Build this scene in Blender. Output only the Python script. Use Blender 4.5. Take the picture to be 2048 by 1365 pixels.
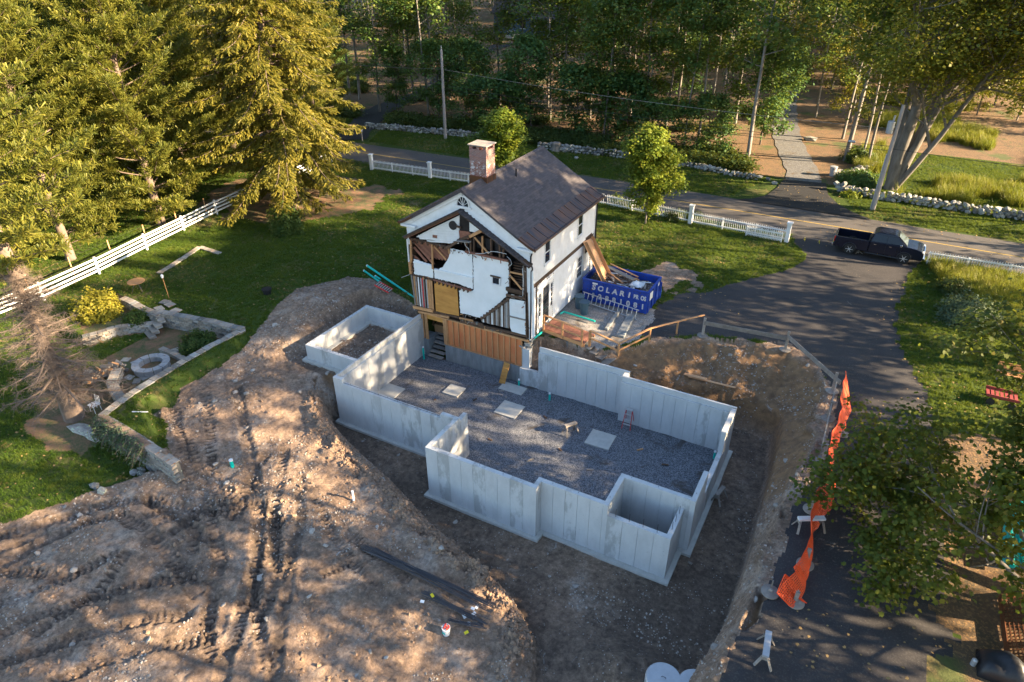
import bpy, bmesh, math, random
import numpy as np
from mathutils import Vector, Matrix, noise as mnoise
R = math.radians
random.seed(7); rng = np.random.default_rng(7)
sc = bpy.context.scene
for o in list(bpy.data.objects): bpy.data.objects.remove(o)

# ---------------------------------------------------------------- camera
CAM = Vector((23.108, -21.828, 20.40)); PITCH = 31.05; ROLL = -0.437; YAW = 28.921; FPX = 1354.34
cd = bpy.data.cameras.new('camera'); cam = bpy.data.objects.new('camera', cd); sc.collection.objects.link(cam)
_p, _r, _y = R(PITCH), R(ROLL), R(YAW)
_f = Vector((0, math.cos(_p), -math.sin(_p))); _u = Vector((0, math.sin(_p), math.cos(_p))); _x = Vector((1, 0, 0))
_x, _u = math.cos(_r)*_x + math.sin(_r)*_u, -math.sin(_r)*_x + math.cos(_r)*_u
_rz = Matrix.Rotation(_y, 3, 'Z'); _f = _rz @ _f; _u = _rz @ _u; _x = _rz @ _x
m3 = Matrix((_x, _u, -_f)).transposed()
cam.matrix_world = Matrix.Translation(CAM) @ m3.to_4x4()
cd.sensor_width = 36; cd.sensor_fit = 'HORIZONTAL'; cd.lens = 36*FPX/2048
cd.clip_start = 0.3; cd.clip_end = 2500
sc.camera = cam
sc.render.resolution_x = 1024; sc.render.resolution_y = 682

# ---------------------------------------------------------------- world, sun, exposure
SUN_AZ = 13.0; SUN_EL = 20.0        # azimuth from +X towards +Y, elevation (degrees)
w = bpy.data.worlds.new('World'); sc.world = w; w.use_nodes = True
nt = w.node_tree; nt.nodes.clear()
sky = nt.nodes.new('ShaderNodeTexSky'); sky.sky_type = 'NISHITA'; sky.sun_disc = False
sky.sun_elevation = R(SUN_EL); sky.sun_rotation = R(90-SUN_AZ); sky.air_density = 1.0; sky.dust_density = 0.6; sky.ozone_density = 1.5
bg = nt.nodes.new('ShaderNodeBackground'); bg.inputs['Strength'].default_value = 0.075
wo = nt.nodes.new('ShaderNodeOutputWorld')
nt.links.new(sky.outputs[0], bg.inputs[0]); nt.links.new(bg.outputs[0], wo.inputs[0])
sd = bpy.data.lights.new('sun', 'SUN'); sun = bpy.data.objects.new('sun', sd); sc.collection.objects.link(sun)
sd.energy = 5.0; sd.angle = R(0.55); sd.color = (1.0, 0.77, 0.49)
sdir = Vector((math.cos(R(SUN_EL))*math.cos(R(SUN_AZ)), math.cos(R(SUN_EL))*math.sin(R(SUN_AZ)), math.sin(R(SUN_EL))))
sun.rotation_euler = sdir.to_track_quat('Z', 'Y').to_euler(); sun.location = (60, 15, 40)
vs = sc.view_settings; vs.view_transform = 'Standard'; vs.look = 'None'; vs.gamma = 1.0; vs.use_curve_mapping = False
vs.exposure = 2.68
sc.cycles.max_bounces = 5; sc.cycles.diffuse_bounces = 3; sc.cycles.glossy_bounces = 2; sc.cycles.transmission_bounces = 3

# ---------------------------------------------------------------- helpers
COL = sc.collection
def ray(px, py):
    return _x*((px-1024)/FPX) + _u*((682.5-py)/FPX) + _f
def at(px, py, z=0.0):
    d = ray(px, py); t = (z-CAM.z)/d.z; return CAM + d*t
def atY(px, py, Y):
    d = ray(px, py); t = (Y-CAM.y)/d.y; return CAM + d*t
def atX(px, py, X):
    d = ray(px, py); t = (X-CAM.x)/d.x; return CAM + d*t

class MB:
    """collects shapes that become ONE mesh"""
    def __init__(s): s.v = []; s.f = []
    def add(s, vs_, fs):
        b = len(s.v); s.v += [tuple(q) for q in vs_]; s.f += [tuple(b+i for i in f) for f in fs]; return s
    def box(s, c, d, rz=0.0, M=None):
        x, y, z = d[0]/2, d[1]/2, d[2]/2
        vs_ = [Vector((i*x, j*y, k*z)) for k in (-1, 1) for j in (-1, 1) for i in (-1, 1)]
        if rz: q = Matrix.Rotation(rz, 3, 'Z'); vs_ = [q @ a for a in vs_]
        if M is not None: vs_ = [M @ a for a in vs_]
        c = Vector(c)
        return s.add([a+c for a in vs_], [(0,2,3,1),(4,5,7,6),(0,1,5,4),(2,6,7,3),(0,4,6,2),(1,3,7,5)])
    def span(s, a, b):
        return s.box([(a[i]+b[i])/2 for i in range(3)], [abs(b[i]-a[i]) for i in range(3)])
    def beam(s, p, q, w, h, up=(0, 0, 1)):
        p = Vector(p); q = Vector(q); d = q-p; L = d.length; d.normalize(); up = Vector(up)
        sx = d.cross(up)
        if sx.length < 1e-4: sx = d.cross(Vector((1, 0, 0)))
        sx.normalize(); uz = sx.cross(d)
        M = Matrix((d, sx, uz)).transposed()
        return s.box((p+q)/2, (L, w, h), M=M)
    def tube(s, pts, rad, n=8, caps=True):
        pts = [Vector(p) for p in pts]; k = len(pts)
        if not hasattr(rad, '__len__'): rad = [rad]*k
        vs_ = []; ref = None
        for i, p in enumerate(pts):
            t = (pts[min(i+1, k-1)]-pts[max(i-1, 0)]).normalized()
            if ref is None: ref = t.orthogonal().normalized()
            a = (ref - t*ref.dot(t))
            a = a.normalized() if a.length > 1e-5 else t.orthogonal().normalized()
            ref = a; b = t.cross(a)
            for j in range(n):
                th = 2*math.pi*j/n; vs_.append(p + (a*math.cos(th)+b*math.sin(th))*rad[i])
        fs = [(i*n+j, i*n+(j+1) % n, (i+1)*n+(j+1) % n, (i+1)*n+j) for i in range(k-1) for j in range(n)]
        if caps: fs += [tuple(range(n-1, -1, -1)), tuple((k-1)*n+j for j in range(n))]
        return s.add(vs_, fs)
    def lathe(s, prof, c=(0, 0, 0), n=16):
        c = Vector(c); vs_ = []; k = len(prof)
        for r, z in prof:
            for j in range(n):
                th = 2*math.pi*j/n; vs_.append(c+Vector((r*math.cos(th), r*math.sin(th), z)))
        fs = [(i*n+j, i*n+(j+1) % n, (i+1)*n+(j+1) % n, (i+1)*n+j) for i in range(k-1) for j in range(n)]
        fs += [tuple(range(n-1, -1, -1)), tuple((k-1)*n+j for j in range(n))]
        return s.add(vs_, fs)
    def prism(s, poly, d):
        """poly: list of 3-D points (planar), extruded by vector d"""
        n = len(poly); d = Vector(d); A = [Vector(p) for p in poly]
        return s.add(A+[p+d for p in A], [tuple(range(n)), tuple(range(2*n-1, n-1, -1))]+[(i, i+n, (i+1) % n+n, (i+1) % n) for i in range(n)])
    def mesh(s, name, smooth=False, bevel=0.0, fix=True):
        me = bpy.data.meshes.new(name); me.from_pydata(s.v, [], s.f)
        if bevel > 0 or fix:
            bm = bmesh.new(); bm.from_mesh(me)
            if bevel > 0: bmesh.ops.bevel(bm, geom=bm.edges[:], offset=bevel, segments=1, affect='EDGES')
            bmesh.ops.recalc_face_normals(bm, faces=bm.faces[:]); bm.to_mesh(me); bm.free()
        if smooth: me.polygons.foreach_set('use_smooth', [True]*len(me.polygons))
        me.update(); return me

def link(name, me, mat=None, parent=None, loc=None, rz=0.0, world=False):
    o = bpy.data.objects.new(name, me); COL.objects.link(o)
    if mat is not None and me is not None and not me.materials: me.materials.append(mat)
    if loc is not None: o.location = loc
    if rz: o.rotation_euler = (0, 0, rz)
    if parent is not None:
        o.parent = parent
        if world:
            P = parent; mm = Matrix.LocRotScale(P.location, P.rotation_euler, P.scale)
            if P.parent is not None:
                Q = P.parent; mm = Matrix.LocRotScale(Q.location, Q.rotation_euler, Q.scale) @ P.matrix_parent_inverse @ mm
            o.matrix_parent_inverse = mm.inverted()
    return o
def part(name, mb, mat, parent, world=True, smooth=False, bevel=0.0, label=None, fix=True):
    o = link(name, mb.mesh(name, smooth, bevel, fix) if isinstance(mb, MB) else mb, mat, parent, world=world)
    if label: o['label'] = label
    return o
def tag(o, label=None, cat=None, group=None, kind=None):
    if label: o['label'] = label
    if cat: o['category'] = cat
    if group: o['group'] = group
    if kind: o['kind'] = kind
    return o
def thing(name, label, cat, loc=(0, 0, 0), rz=0.0, group=None):
    o = bpy.data.objects.new(name, None); COL.objects.link(o); o.location = loc; o.rotation_euler = (0, 0, rz)
    o.empty_display_size = .2
    return tag(o, label, cat, group)
KIDS = {}
def copy_tree(o, parent=None, loc=None, rz=None, scale=None, label=None, group=None):
    c = o.copy(); COL.objects.link(c); c.parent = parent
    if loc is not None: c.location = loc
    if rz is not None: c.rotation_euler = (o.rotation_euler.x, o.rotation_euler.y, rz)
    if scale is not None: c.scale = scale if hasattr(scale, '__len__') else (scale,)*3
    if label: c['label'] = label
    if group: c['group'] = group
    if o.name not in KIDS: KIDS[o.name] = list(o.children)
    for ch in KIDS[o.name]: copy_tree(ch, c)
    return c

# ---------------------------------------------------------------- materials
def newmat(name):
    m = bpy.data.materials.new(name); m.use_nodes = True; n = m.node_tree
    for q in list(n.nodes):
        if q.type != 'OUTPUT_MATERIAL' and q.type != 'BSDF_PRINCIPLED': n.nodes.remove(q)
    return m, n, n.nodes['Principled BSDF'], n.nodes['Material Output']
def nd(n, t, **kw):
    q = n.nodes.new(t)
    for k, v in kw.items():
        if k in q.inputs.keys(): q.inputs[k].default_value = v
        else: setattr(q, k, v)
    return q
def mixc(n, fac, a, b, mode='MIX'):
    q = n.nodes.new('ShaderNodeMix'); q.data_type = 'RGBA'; q.blend_type = mode
    for s, v in ((0, fac), (6, a), (7, b)):
        if hasattr(v, 'links') or hasattr(v, 'is_linked'): n.links.new(v, q.inputs[s])
        elif v is not None: q.inputs[s].default_value = (v if s == 0 else (*v, 1)[:4])
    return q.outputs[2]
def ramp(n, src, p0, p1, c0=(0, 0, 0), c1=(1, 1, 1)):
    q = n.nodes.new('ShaderNodeValToRGB'); e = q.color_ramp.elements
    e[0].position = p0; e[1].position = p1; e[0].color = (*c0, 1); e[1].color = (*c1, 1)
    n.links.new(src, q.inputs[0]); return q.outputs[0]
def noise_(n, vec, scale, detail=5, rough=.6, dist=0):
    q = nd(n, 'ShaderNodeTexNoise', Scale=scale, Detail=detail, Roughness=rough, Distortion=dist)
    if vec is not None: n.links.new(vec, q.inputs['Vector'])
    return q.outputs['Fac']
def coords(n, kind='Object'):
    q = n.nodes.new('ShaderNodeTexCoord'); return q.outputs[kind]
def worldpos(n):
    q = n.nodes.new('ShaderNodeNewGeometry'); return q.outputs['Position']
def bump(n, b, h, strength=.3, dist=.02):
    q = nd(n, 'ShaderNodeBump', Strength=strength, Distance=dist); n.links.new(h, q.inputs['Height'])
    n.links.new(q.outputs[0], b.inputs['Normal']); return q
def stretch(n, vec, s):
    q = n.nodes.new('ShaderNodeMapping'); n.links.new(vec, q.inputs[0]); q.inputs['Scale'].default_value = s; return q.outputs[0]
def simple(name, c1, c2=None, scale=6.0, rough=.7, metal=0.0, bmp=.15, grain=None, rnd=.0, spec=.4, speck=None, pos=False):
    """base material: two-tone noise, optional stretched grain (wood), per-object tone variation"""
    m, n, b, o = newmat(name)
    v = worldpos(n) if pos else coords(n)
    vv = stretch(n, v, grain) if grain else v
    f = noise_(n, vv, scale, 6, .65)
    fr = ramp(n, f, .32, .68)
    c = mixc(n, fr, c1, c2 or tuple(k*.8 for k in c1))
    if rnd:
        oi = n.nodes.new('ShaderNodeObjectInfo')
        mr = nd(n, 'ShaderNodeMapRange'); mr.inputs[3].default_value = 1-rnd; mr.inputs[4].default_value = 1+rnd
        n.links.new(oi.outputs['Random'], mr.inputs[0])
        cc = n.nodes.new('ShaderNodeCombineColor')
        for i in range(3): n.links.new(mr.outputs[0], cc.inputs[i])
        c = mixc(n, 1.0, c, cc.outputs[0], 'MULTIPLY')
    if speck:
        s = ramp(n, noise_(n, v, speck[0], 2), speck[1], speck[1]+.04); c = mixc(n, s, c, speck[2])
    n.links.new(c, b.inputs['Base Color'])
    b.inputs['Roughness'].default_value = rough; b.inputs['Metallic'].default_value = metal; b.inputs['Specular IOR Level'].default_value = spec
    if bmp: bump(n, b, noise_(n, vv, scale*3, 5), bmp, .01)
    return m

MAT = {}
MAT['white_paint'] = simple('white_paint', (.80,.81,.82), (.70,.70,.69), 2.5, .55, bmp=.03)
MAT['plaster'] = simple('plaster', (.80,.82,.83), (.72,.74,.74), 1.2, .8, bmp=.05)
MAT['old_wood'] = simple('old_wood', (.13,.075,.045), (.055,.035,.025), 3, .85, grain=(1,1,1), rnd=.35, bmp=.4)
MAT['grey_wood'] = simple('grey_wood', (.30,.27,.24), (.19,.165,.145), 4, .85, rnd=.25, bmp=.3)
MAT['new_wood'] = simple('new_wood', (.58,.32,.15), (.46,.23,.10), 5, .6, rnd=.12, bmp=.1)
MAT['rail_wood'] = simple('rail_wood', (.52,.28,.13), (.42,.21,.09), 5, .6, rnd=.12, bmp=.1)
MAT['ply_red'] = simple('ply_red', (.56,.15,.055), (.60,.27,.10), 1.3, .65, grain=(1,1,.45), rnd=.08, bmp=.08)
MAT['osb'] = simple('osb', (.58,.29,.07), (.40,.18,.04), 1.5, .6, grain=(.6,1,2.2), bmp=.08)
MAT['chute'] = simple('chute', (.66,.37,.19), (.55,.28,.13), 1.6, .6, grain=(1,.35,.35), bmp=.08)
MAT['deck'] = simple('deck', (.30,.13,.085), (.20,.085,.055), 5, .7, rnd=.2, bmp=.1)
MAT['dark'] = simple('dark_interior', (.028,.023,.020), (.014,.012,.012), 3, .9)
MAT['teal'] = simple('teal_pvc', (.0,.50,.42), (.0,.43,.37), 3, .35, bmp=0)
MAT['blue'] = simple('blue_paint', (.010,.055,.36), (.008,.04,.26), 3, .5, bmp=.1, rnd=.12, speck=(7,.63,(.075,.045,.05)))
MAT['alu'] = simple('aluminium', (.70,.71,.72), (.6,.6,.6), 8, .35, .7, bmp=.03)
MAT['red_fg'] = simple('red_fibreglass', (.62,.05,.05), (.5,.04,.04), 5, .45, bmp=.03)
MAT['can'] = simple('bluegrey_plastic', (.055,.11,.16), (.045,.09,.13), 5, .5, bmp=.03)
MAT['rebar'] = simple('rebar_steel', (.07,.075,.095), (.11,.10,.10), 20, .5, .6, bmp=.2)
MAT['orange'] = simple('orange_net', (.90,.10,.02), (.8,.08,.02), 5, .5, bmp=0)
MAT['black_pl'] = simple('black_plastic', (.015,.016,.02), (.025,.025,.03), 5, .45, bmp=.05)
MAT['lettering'] = simple('lettering_paint', (.62,.62,.64), (.42,.42,.46), 14, .6, bmp=0)
MAT['concrete_pad'] = simple('concrete_pad', (.50,.49,.45), (.40,.39,.36), 3, .85, bmp=.1)
MAT['old_conc'] = simple('old_concrete', (.26,.275,.28), (.15,.16,.165), 1.6, .85, grain=(2.5,1,.5), bmp=.2)
MAT['stone_grey'] = simple('stone_grey', (.30,.29,.27), (.16,.155,.15), 3.5, .9, rnd=.5, bmp=.6, speck=(5,.62,(.34,.37,.28)))
MAT['stone_pale'] = simple('stone_pale', (.36,.34,.30), (.17,.165,.155), 4, .9, rnd=.5, bmp=.5, speck=(6,.58,(.44,.50,.36)))
MAT['flagstone'] = simple('flagstone', (.36,.31,.25), (.22,.20,.18), 3, .85, rnd=.3, bmp=.35, speck=(7,.66,(.30,.14,.07)))
MAT['firestone'] = simple('firepit_stone', (.36,.36,.36), (.26,.26,.27), 5, .85, rnd=.12, bmp=.25, speck=(5,.68,(.25,.12,.07)))
MAT['rock'] = simple('field_rock', (.42,.37,.32), (.27,.24,.21), 3, .9, rnd=.25, bmp=.5)
MAT['galv'] = simple('galvanized', (.46,.47,.49), (.40,.41,.43), 5, .5, .5, bmp=.05)
MAT['rubber'] = simple('rubber', (.02,.02,.02), (.03,.03,.03), 6, .8)
MAT['glass'] = simple('window_glass', (.016,.020,.027), (.022,.027,.035), 1, .05, bmp=0, spec=.35)
MAT['brass'] = simple('cardboard', (.36,.20,.09), (.30,.165,.075), 4, .8, bmp=.05)
MAT['copper'] = None

def brick_mat():
    m, n, b, o = newmat('worn_painted_brick'); v = coords(n)
    sep = n.nodes.new('ShaderNodeSeparateXYZ'); n.links.new(v, sep.inputs[0])
    ad = nd(n, 'ShaderNodeMath', operation='ADD'); n.links.new(sep.outputs[0], ad.inputs[0]); n.links.new(sep.outputs[1], ad.inputs[1])
    cb = n.nodes.new('ShaderNodeCombineXYZ'); n.links.new(ad.outputs[0], cb.inputs[0]); n.links.new(sep.outputs[2], cb.inputs[1])
    br = nd(n, 'ShaderNodeTexBrick', Scale=1.0); n.links.new(cb.outputs[0], br.inputs['Vector'])
    br.inputs['Brick Width'].default_value = .2; br.inputs['Row Height'].default_value = .067; br.inputs['Mortar Size'].default_value = .007
    br.inputs['Color1'].default_value = (.24,.06,.035,1); br.inputs['Color2'].default_value = (.14,.04,.03,1); br.inputs['Mortar'].default_value = (.36,.33,.30,1)
    wear = ramp(n, noise_(n, v, 3.4, 8, .8), .52, .60)
    gx = nd(n, 'ShaderNodeMath', operation='GREATER_THAN'); gx.inputs[1].default_value = 9.55; n.links.new(sep.outputs[2], gx.inputs[0])
    keep = mixc(n, gx.outputs[0], wear, (.08,.08,.08))
    c = mixc(n, keep, br.outputs[0], (.55,.54,.54)); n.links.new(c, b.inputs['Base Color']); b.inputs['Roughness'].default_value = .85
    bump(n, b, br.outputs['Fac'], -.5, .01); return m
MAT['brick'] = brick_mat()

def shingle_mat():
    m, n, b, o = newmat('asphalt_shingle'); v = coords(n)
    sep = n.nodes.new('ShaderNodeSeparateXYZ'); n.links.new(v, sep.inputs[0])
    mu = nd(n, 'ShaderNodeMath', operation='MULTIPLY'); mu.inputs[1].default_value = 1.9; n.links.new(sep.outputs[2], mu.inputs[0])
    cb = n.nodes.new('ShaderNodeCombineXYZ'); n.links.new(sep.outputs[1], cb.inputs[0]); n.links.new(mu.outputs[0], cb.inputs[1])
    br = nd(n, 'ShaderNodeTexBrick', Scale=1.0); n.links.new(cb.outputs[0], br.inputs['Vector'])
    br.inputs['Brick Width'].default_value = .30; br.inputs['Row Height'].default_value = .14; br.inputs['Mortar Size'].default_value = .007; br.inputs['Bias'].default_value = -.1
    br.inputs['Color1'].default_value = (.085,.072,.074,1); br.inputs['Color2'].default_value = (.042,.037,.041,1); br.inputs['Mortar'].default_value = (.035,.032,.034,1)
    big = noise_(n, v, .9, 5); c = mixc(n, ramp(n, big, .35, .7), br.outputs[0], (.085,.076,.078), 'MIX')
    c2 = mixc(n, .62, c, br.outputs[0]); 
    n.links.new(c2, b.inputs['Base Color']); b.inputs['Roughness'].default_value = .9
    bump(n, b, br.outputs['Fac'], -.6, .012); return m
MAT['shingle'] = shingle_mat()
def copper_mat():
    m, n, b, o = newmat('weathered_copper'); v = coords(n)
    st = noise_(n, stretch(n, v, (.35, 3.2, .35)), 1.2, 7, .7, .6)
    c = mixc(n, ramp(n, st, .42, .60), (.15,.068,.036), (.050,.042,.046)); n.links.new(c, b.inputs['Base Color'])
    b.inputs['Metallic'].default_value = .55; b.inputs['Roughness'].default_value = .38; bump(n, b, st, .1, .01); return m
MAT['copper'] = copper_mat()
def concrete_mat():
    m, n, b, o = newmat('cast_concrete'); v = worldpos(n)
    st = noise_(n, stretch(n, v, (1.1, 1.1, .45)), 1.6, 7, .7)
    fine = noise_(n, v, 11, 6, .7)
    oi = n.nodes.new('ShaderNodeObjectInfo')
    base = mixc(n, ramp(n, st, .40, .66), (.52,.53,.535), (.455,.465,.47))
    dk = mixc(n, ramp(n, oi.outputs['Random'], .72, .80), base, (.36,.365,.36))
    patch = ramp(n, st, .47, .56)
    base2 = mixc(n, patch, base, dk)
    c = mixc(n, ramp(n, fine, .62, .75), base2, (.30,.30,.30)); 
    vo = nd(n, 'ShaderNodeTexVoronoi', Scale=1.9); n.links.new(v, vo.inputs['Vector'])
    tie = ramp(n, vo.outputs['Distance'], .012, .03, (1,1,1), (0,0,0)); c = mixc(n, tie, c, (.08,.08,.08))
    n.links.new(c, b.inputs['Base Color']); b.inputs['Roughness'].default_value = .8
    bump(n, b, fine, .15, .01); return m
MAT['concrete'] = concrete_mat()
MAT['dull_red'] = simple('dull_red', (.28,.05,.05), (.2,.035,.035), 5, .7)
def leafmat(name, cols, trans=.35, rough=.55):
    """leaf colour varies leaf by leaf (per-island random) and tree by tree"""
    m, n, b, o = newmat(name)
    g = n.nodes.new('ShaderNodeNewGeometry'); oi = n.nodes.new('ShaderNodeObjectInfo')
    q = n.nodes.new('ShaderNodeValToRGB'); e = q.color_ramp.elements
    while len(e) < len(cols): e.new(.5)
    for i, c in enumerate(cols): e[i].position = i/(len(cols)-1); e[i].color = (*c, 1)
    nz = noise_(n, g.outputs['Position'], .55, 3, .6)
    a1 = nd(n, 'ShaderNodeMath', operation='MULTIPLY_ADD'); n.links.new(g.outputs['Random Per Island'], a1.inputs[0]); a1.inputs[1].default_value = .62
    mr = nd(n, 'ShaderNodeMapRange'); n.links.new(nz, mr.inputs[0]); mr.inputs[1].default_value = .3; mr.inputs[2].default_value = .7; mr.inputs[3].default_value = -.12; mr.inputs[4].default_value = .36
    n.links.new(mr.outputs[0], a1.inputs[2])
    a2 = nd(n, 'ShaderNodeMath', operation='MULTIPLY_ADD'); n.links.new(oi.outputs['Random'], a2.inputs[0]); a2.inputs[1].default_value = .16; n.links.new(a1.outputs[0], a2.inputs[2])
    n.links.new(a2.outputs[0], q.inputs[0])
    n.links.new(q.outputs[0], b.inputs['Base Color']); b.inputs['Roughness'].default_value = rough; b.inputs['Specular IOR Level'].default_value = .25
    tr = n.nodes.new('ShaderNodeBsdfTranslucent'); n.links.new(mixc(n, .5, q.outputs[0], (.30,.34,.03)), tr.inputs[0])
    mx = n.nodes.new('ShaderNodeMixShader'); mx.inputs[0].default_value = trans
    n.links.new(b.outputs[0], mx.inputs[1]); n.links.new(tr.outputs[0], mx.inputs[2]); n.links.new(mx.outputs[0], o.inputs[0])
    return m
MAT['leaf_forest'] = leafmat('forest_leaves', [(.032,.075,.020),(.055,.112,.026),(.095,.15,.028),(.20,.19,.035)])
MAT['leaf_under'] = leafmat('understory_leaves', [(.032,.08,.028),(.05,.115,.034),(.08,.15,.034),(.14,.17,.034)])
MAT['leaf_sunlit'] = leafmat('sunlit_tint_leaves', [(.06,.09,.015),(.12,.14,.018),(.22,.20,.02),(.34,.22,.03)])  # sunlit look put into the leaf colour, against the darker forest leaves
MAT['leaf_maple'] = leafmat('maple_leaves', [(.034,.062,.012),(.065,.10,.014),(.12,.145,.018),(.26,.17,.025)], .45)
MAT['leaf_young'] = leafmat('young_maple_leaves', [(.06,.105,.012),(.11,.165,.016),(.18,.22,.02),(.26,.26,.025)])
MAT['pine'] = leafmat('pine_needles', [(.045,.065,.014),(.09,.105,.018),(.145,.145,.022),(.21,.19,.03)], .3)
MAT['spruce'] = leafmat('hemlock_needles', [(.06,.066,.012),(.11,.105,.016),(.17,.145,.02),(.23,.18,.03)], .3)
MAT['leaf_shrub'] = leafmat('shrub_leaves', [(.022,.050,.012),(.035,.075,.016),(.06,.10,.02),(.09,.12,.02)])
MAT['leaf_yellow'] = leafmat('yellow_shrub_leaves', [(.12,.12,.015),(.20,.19,.02),(.30,.26,.03),(.36,.30,.05)])
MAT['leaf_blue'] = leafmat('bluegreen_leaves', [(.045,.085,.055),(.07,.115,.075),(.10,.15,.09),(.13,.16,.08)])
MAT['grass'] = leafmat('grass_blades', [(.020,.055,.008),(.036,.085,.010),(.066,.122,.012),(.13,.155,.02)], .35)
MAT['tall_grass'] = leafmat('tall_grass_blades', [(.06,.10,.014),(.12,.15,.02),(.20,.20,.025),(.28,.24,.05)], .35)
MAT['weeds'] = leafmat('weed_leaves', [(.02,.045,.014),(.04,.07,.018),(.07,.095,.02),(.13,.11,.03)], .3)
MAT['bark_grey'] = simple('bark_grey', (.26,.235,.21), (.12,.105,.09), 3, .9, grain=(1,1,.25), rnd=.25, bmp=.7)
MAT['bark_mid'] = simple('bark_mid', (.185,.16,.14), (.085,.072,.062), 2.5, .9, grain=(1.6,1.6,.25), rnd=.1, bmp=1.0)
MAT['bark_dark'] = simple('bark_dark', (.105,.085,.07), (.055,.045,.04), 3, .9, grain=(1,1,.25), rnd=.25, bmp=.7)
MAT['bark_pine'] = simple('bark_pine', (.20,.145,.115), (.10,.075,.06), 3, .9, grain=(1,1,.3), rnd=.2, bmp=.8)
MAT['dead_twig'] = simple('dead_twigs', (.19,.145,.115), (.12,.09,.075), 3, .9, bmp=0)
MAT['pole'] = simple('pole_wood', (.40,.35,.32), (.28,.245,.225), 4, .85, grain=(1,1,.15), bmp=.3)
# ================================================================ terrain
def W2(pts, z=0.0):                       # world XY of places read off on ground of height z
    out = []
    for p in pts:
        q = at(p[0], p[1], p[2] if len(p) > 2 else z); out.append((q.x, q.y))
    return out
def inpoly(X, Y, P):
    c = np.zeros(X.shape, bool); n = len(P)
    for i in range(n):
        x0, y0 = P[i]; x1, y1 = P[(i+1) % n]
        if y0 == y1: continue
        c ^= ((y0 > Y) != (y1 > Y)) & (X < (x1-x0)*(Y-y0)/(y1-y0)+x0)
    return c
def segd(X, Y, P, closed=True):
    d = np.full(X.shape, 1e9); n = len(P)
    for i in range(n if closed else n-1):
        x0, y0 = P[i]; x1, y1 = P[(i+1) % n]; dx, dy = x1-x0, y1-y0; L = dx*dx+dy*dy+1e-12
        t = np.clip(((X-x0)*dx+(Y-y0)*dy)/L, 0, 1); d = np.minimum(d, np.hypot(X-x0-t*dx, Y-y0-t*dy))
    return d
def sstep(t): t = np.clip(t, 0, 1); return t*t*(3-2*t)
def vnoise(X, Y, s, seed=0):
    """smooth value noise, vectorised"""
    g = np.random.default_rng(seed).random((256, 256)); x = X/s+1000.3; y = Y/s+1000.7
    xi = np.floor(x).astype(int); yi = np.floor(y).astype(int); fx = sstep(x-xi); fy = sstep(y-yi)
    a = g[xi % 256, yi % 256]; b = g[(xi+1) % 256, yi % 256]; c = g[xi % 256, (yi+1) % 256]; d = g[(xi+1) % 256, (yi+1) % 256]
    return (a*(1-fx)+b*fx)*(1-fy)+(c*(1-fx)+d*fx)*fy-.5
def fbm(X, Y, s, o=4, seed=0):
    r = 0; a = 1.0
    for i in range(o): r = r+a*vnoise(X, Y, s, seed+i); s *= .5; a *= .5
    return r

CP = []   # control points of the undisturbed / graded surface
def cp(px, py, z): q = at(px, py, z); CP.append((q.x, q.y, z))
for p in [(700,500,0),(600,480,0),(450,540,0),(350,575,-.05),(650,400,0),(800,420,0),(420,600,-.02),(500,600,0),(560,560,0),(300,560,-.05),(250,520,-.05),(400,450,0),(470,640,-.05),
          (640,588,.38),(600,612,.30),(690,572,.25),(560,655,-.05),(530,690,-.45),(500,705,-.6),
          (455,745,-.75),(400,790,-.8),(385,840,-.85),(400,890,-.9),(350,880,-.75),(375,930,-1.05),(480,760,-.85),(560,740,-1.0),(600,780,-1.1),(520,830,-1.1),(450,860,-1.0),
          (470,780,-.62),(640,850,-1.4),(560,900,-1.35),(480,960,-1.3),(760,965,-1.75),(660,920,-1.55),(900,1100,-2.0),(800,1020,-1.8),(1000,1190,-2.15),(1030,1230,-2.2),(300,1000,-1.25),(420,1020,-1.3),(100,1060,-1.5),(200,1020,-1.35),
          (240,1090,-1.15),(0,1140,-1.6),(0,1250,-1.6),(150,1200,-1.5),(400,1300,-1.9),(350,1120,-1.45),(300,1330,-1.8),(100,1340,-1.7),(550,1150,-1.7),(700,1100,-1.75),(700,1300,-2.1),(850,1200,-2.0),(1000,1340,-2.3),(1040,1300,-2.3),(900,1340,-2.2),
          (1720,700,0),(1850,800,0),(1400,600,0),(1600,560,0),(1350,480,0),(1720,1000,0),(1650,1100,0),(1600,1250,0),(1550,1340,-.05),(1800,1200,0),(1900,1350,0),(1200,660,.08),(1150,640,.12),(1250,600,.05),(1950,700,.0),(2000,600,0),(1680,850,0),(1440,690,.05),(1330,690,.0),(1300,700,-.05)]: cp(*p)
for x in range(-40, 60, 10):
    for y in (24, 34, 44, 60): CP.append((x, y, 0.0))
for q in [(-3,12,0),(-3,18,0),(4,20,0),(10,20,0),(2,12,0),(-8,10,0),(-8,14,0),(-30,0,-.3),(-40,10,-.2),(34,10,0),(34,0,0),(34,-10,0),(34,-25,-.1),(24,-16,-.2),(18,-16,-2.3),(10,-22,-2.2),(0,-22,-1.9),(-8,-22,-1.8)]: CP.append(q)
LOWCP = []
for p in [(300,735,-.9),(240,720,-.92),(400,690,-.9),(200,800,-1.0),(150,840,-1.1),(100,880,-1.2),(230,690,-.9),(330,690,-.9),(60,800,-1.15),(100,950,-1.35),(200,930,-1.4),(250,970,-1.45),(330,940,-1.5),(0,1000,-1.5),(0,900,-1.3),(130,700,-1.0),(40,650,-1.0),(0,780,-1.15)]:
    q = at(*p); LOWCP.append((q.x, q.y, p[2]))
WALL_T = W2([(204,834),(262,790),(345,738),(420,695),(487,661)], -.1)      # terrace wall, patio side
WALL_R = W2([(204,836),(250,862),(300,895),(352,930)], -.15)               # retaining wall above the lower lawn
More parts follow.
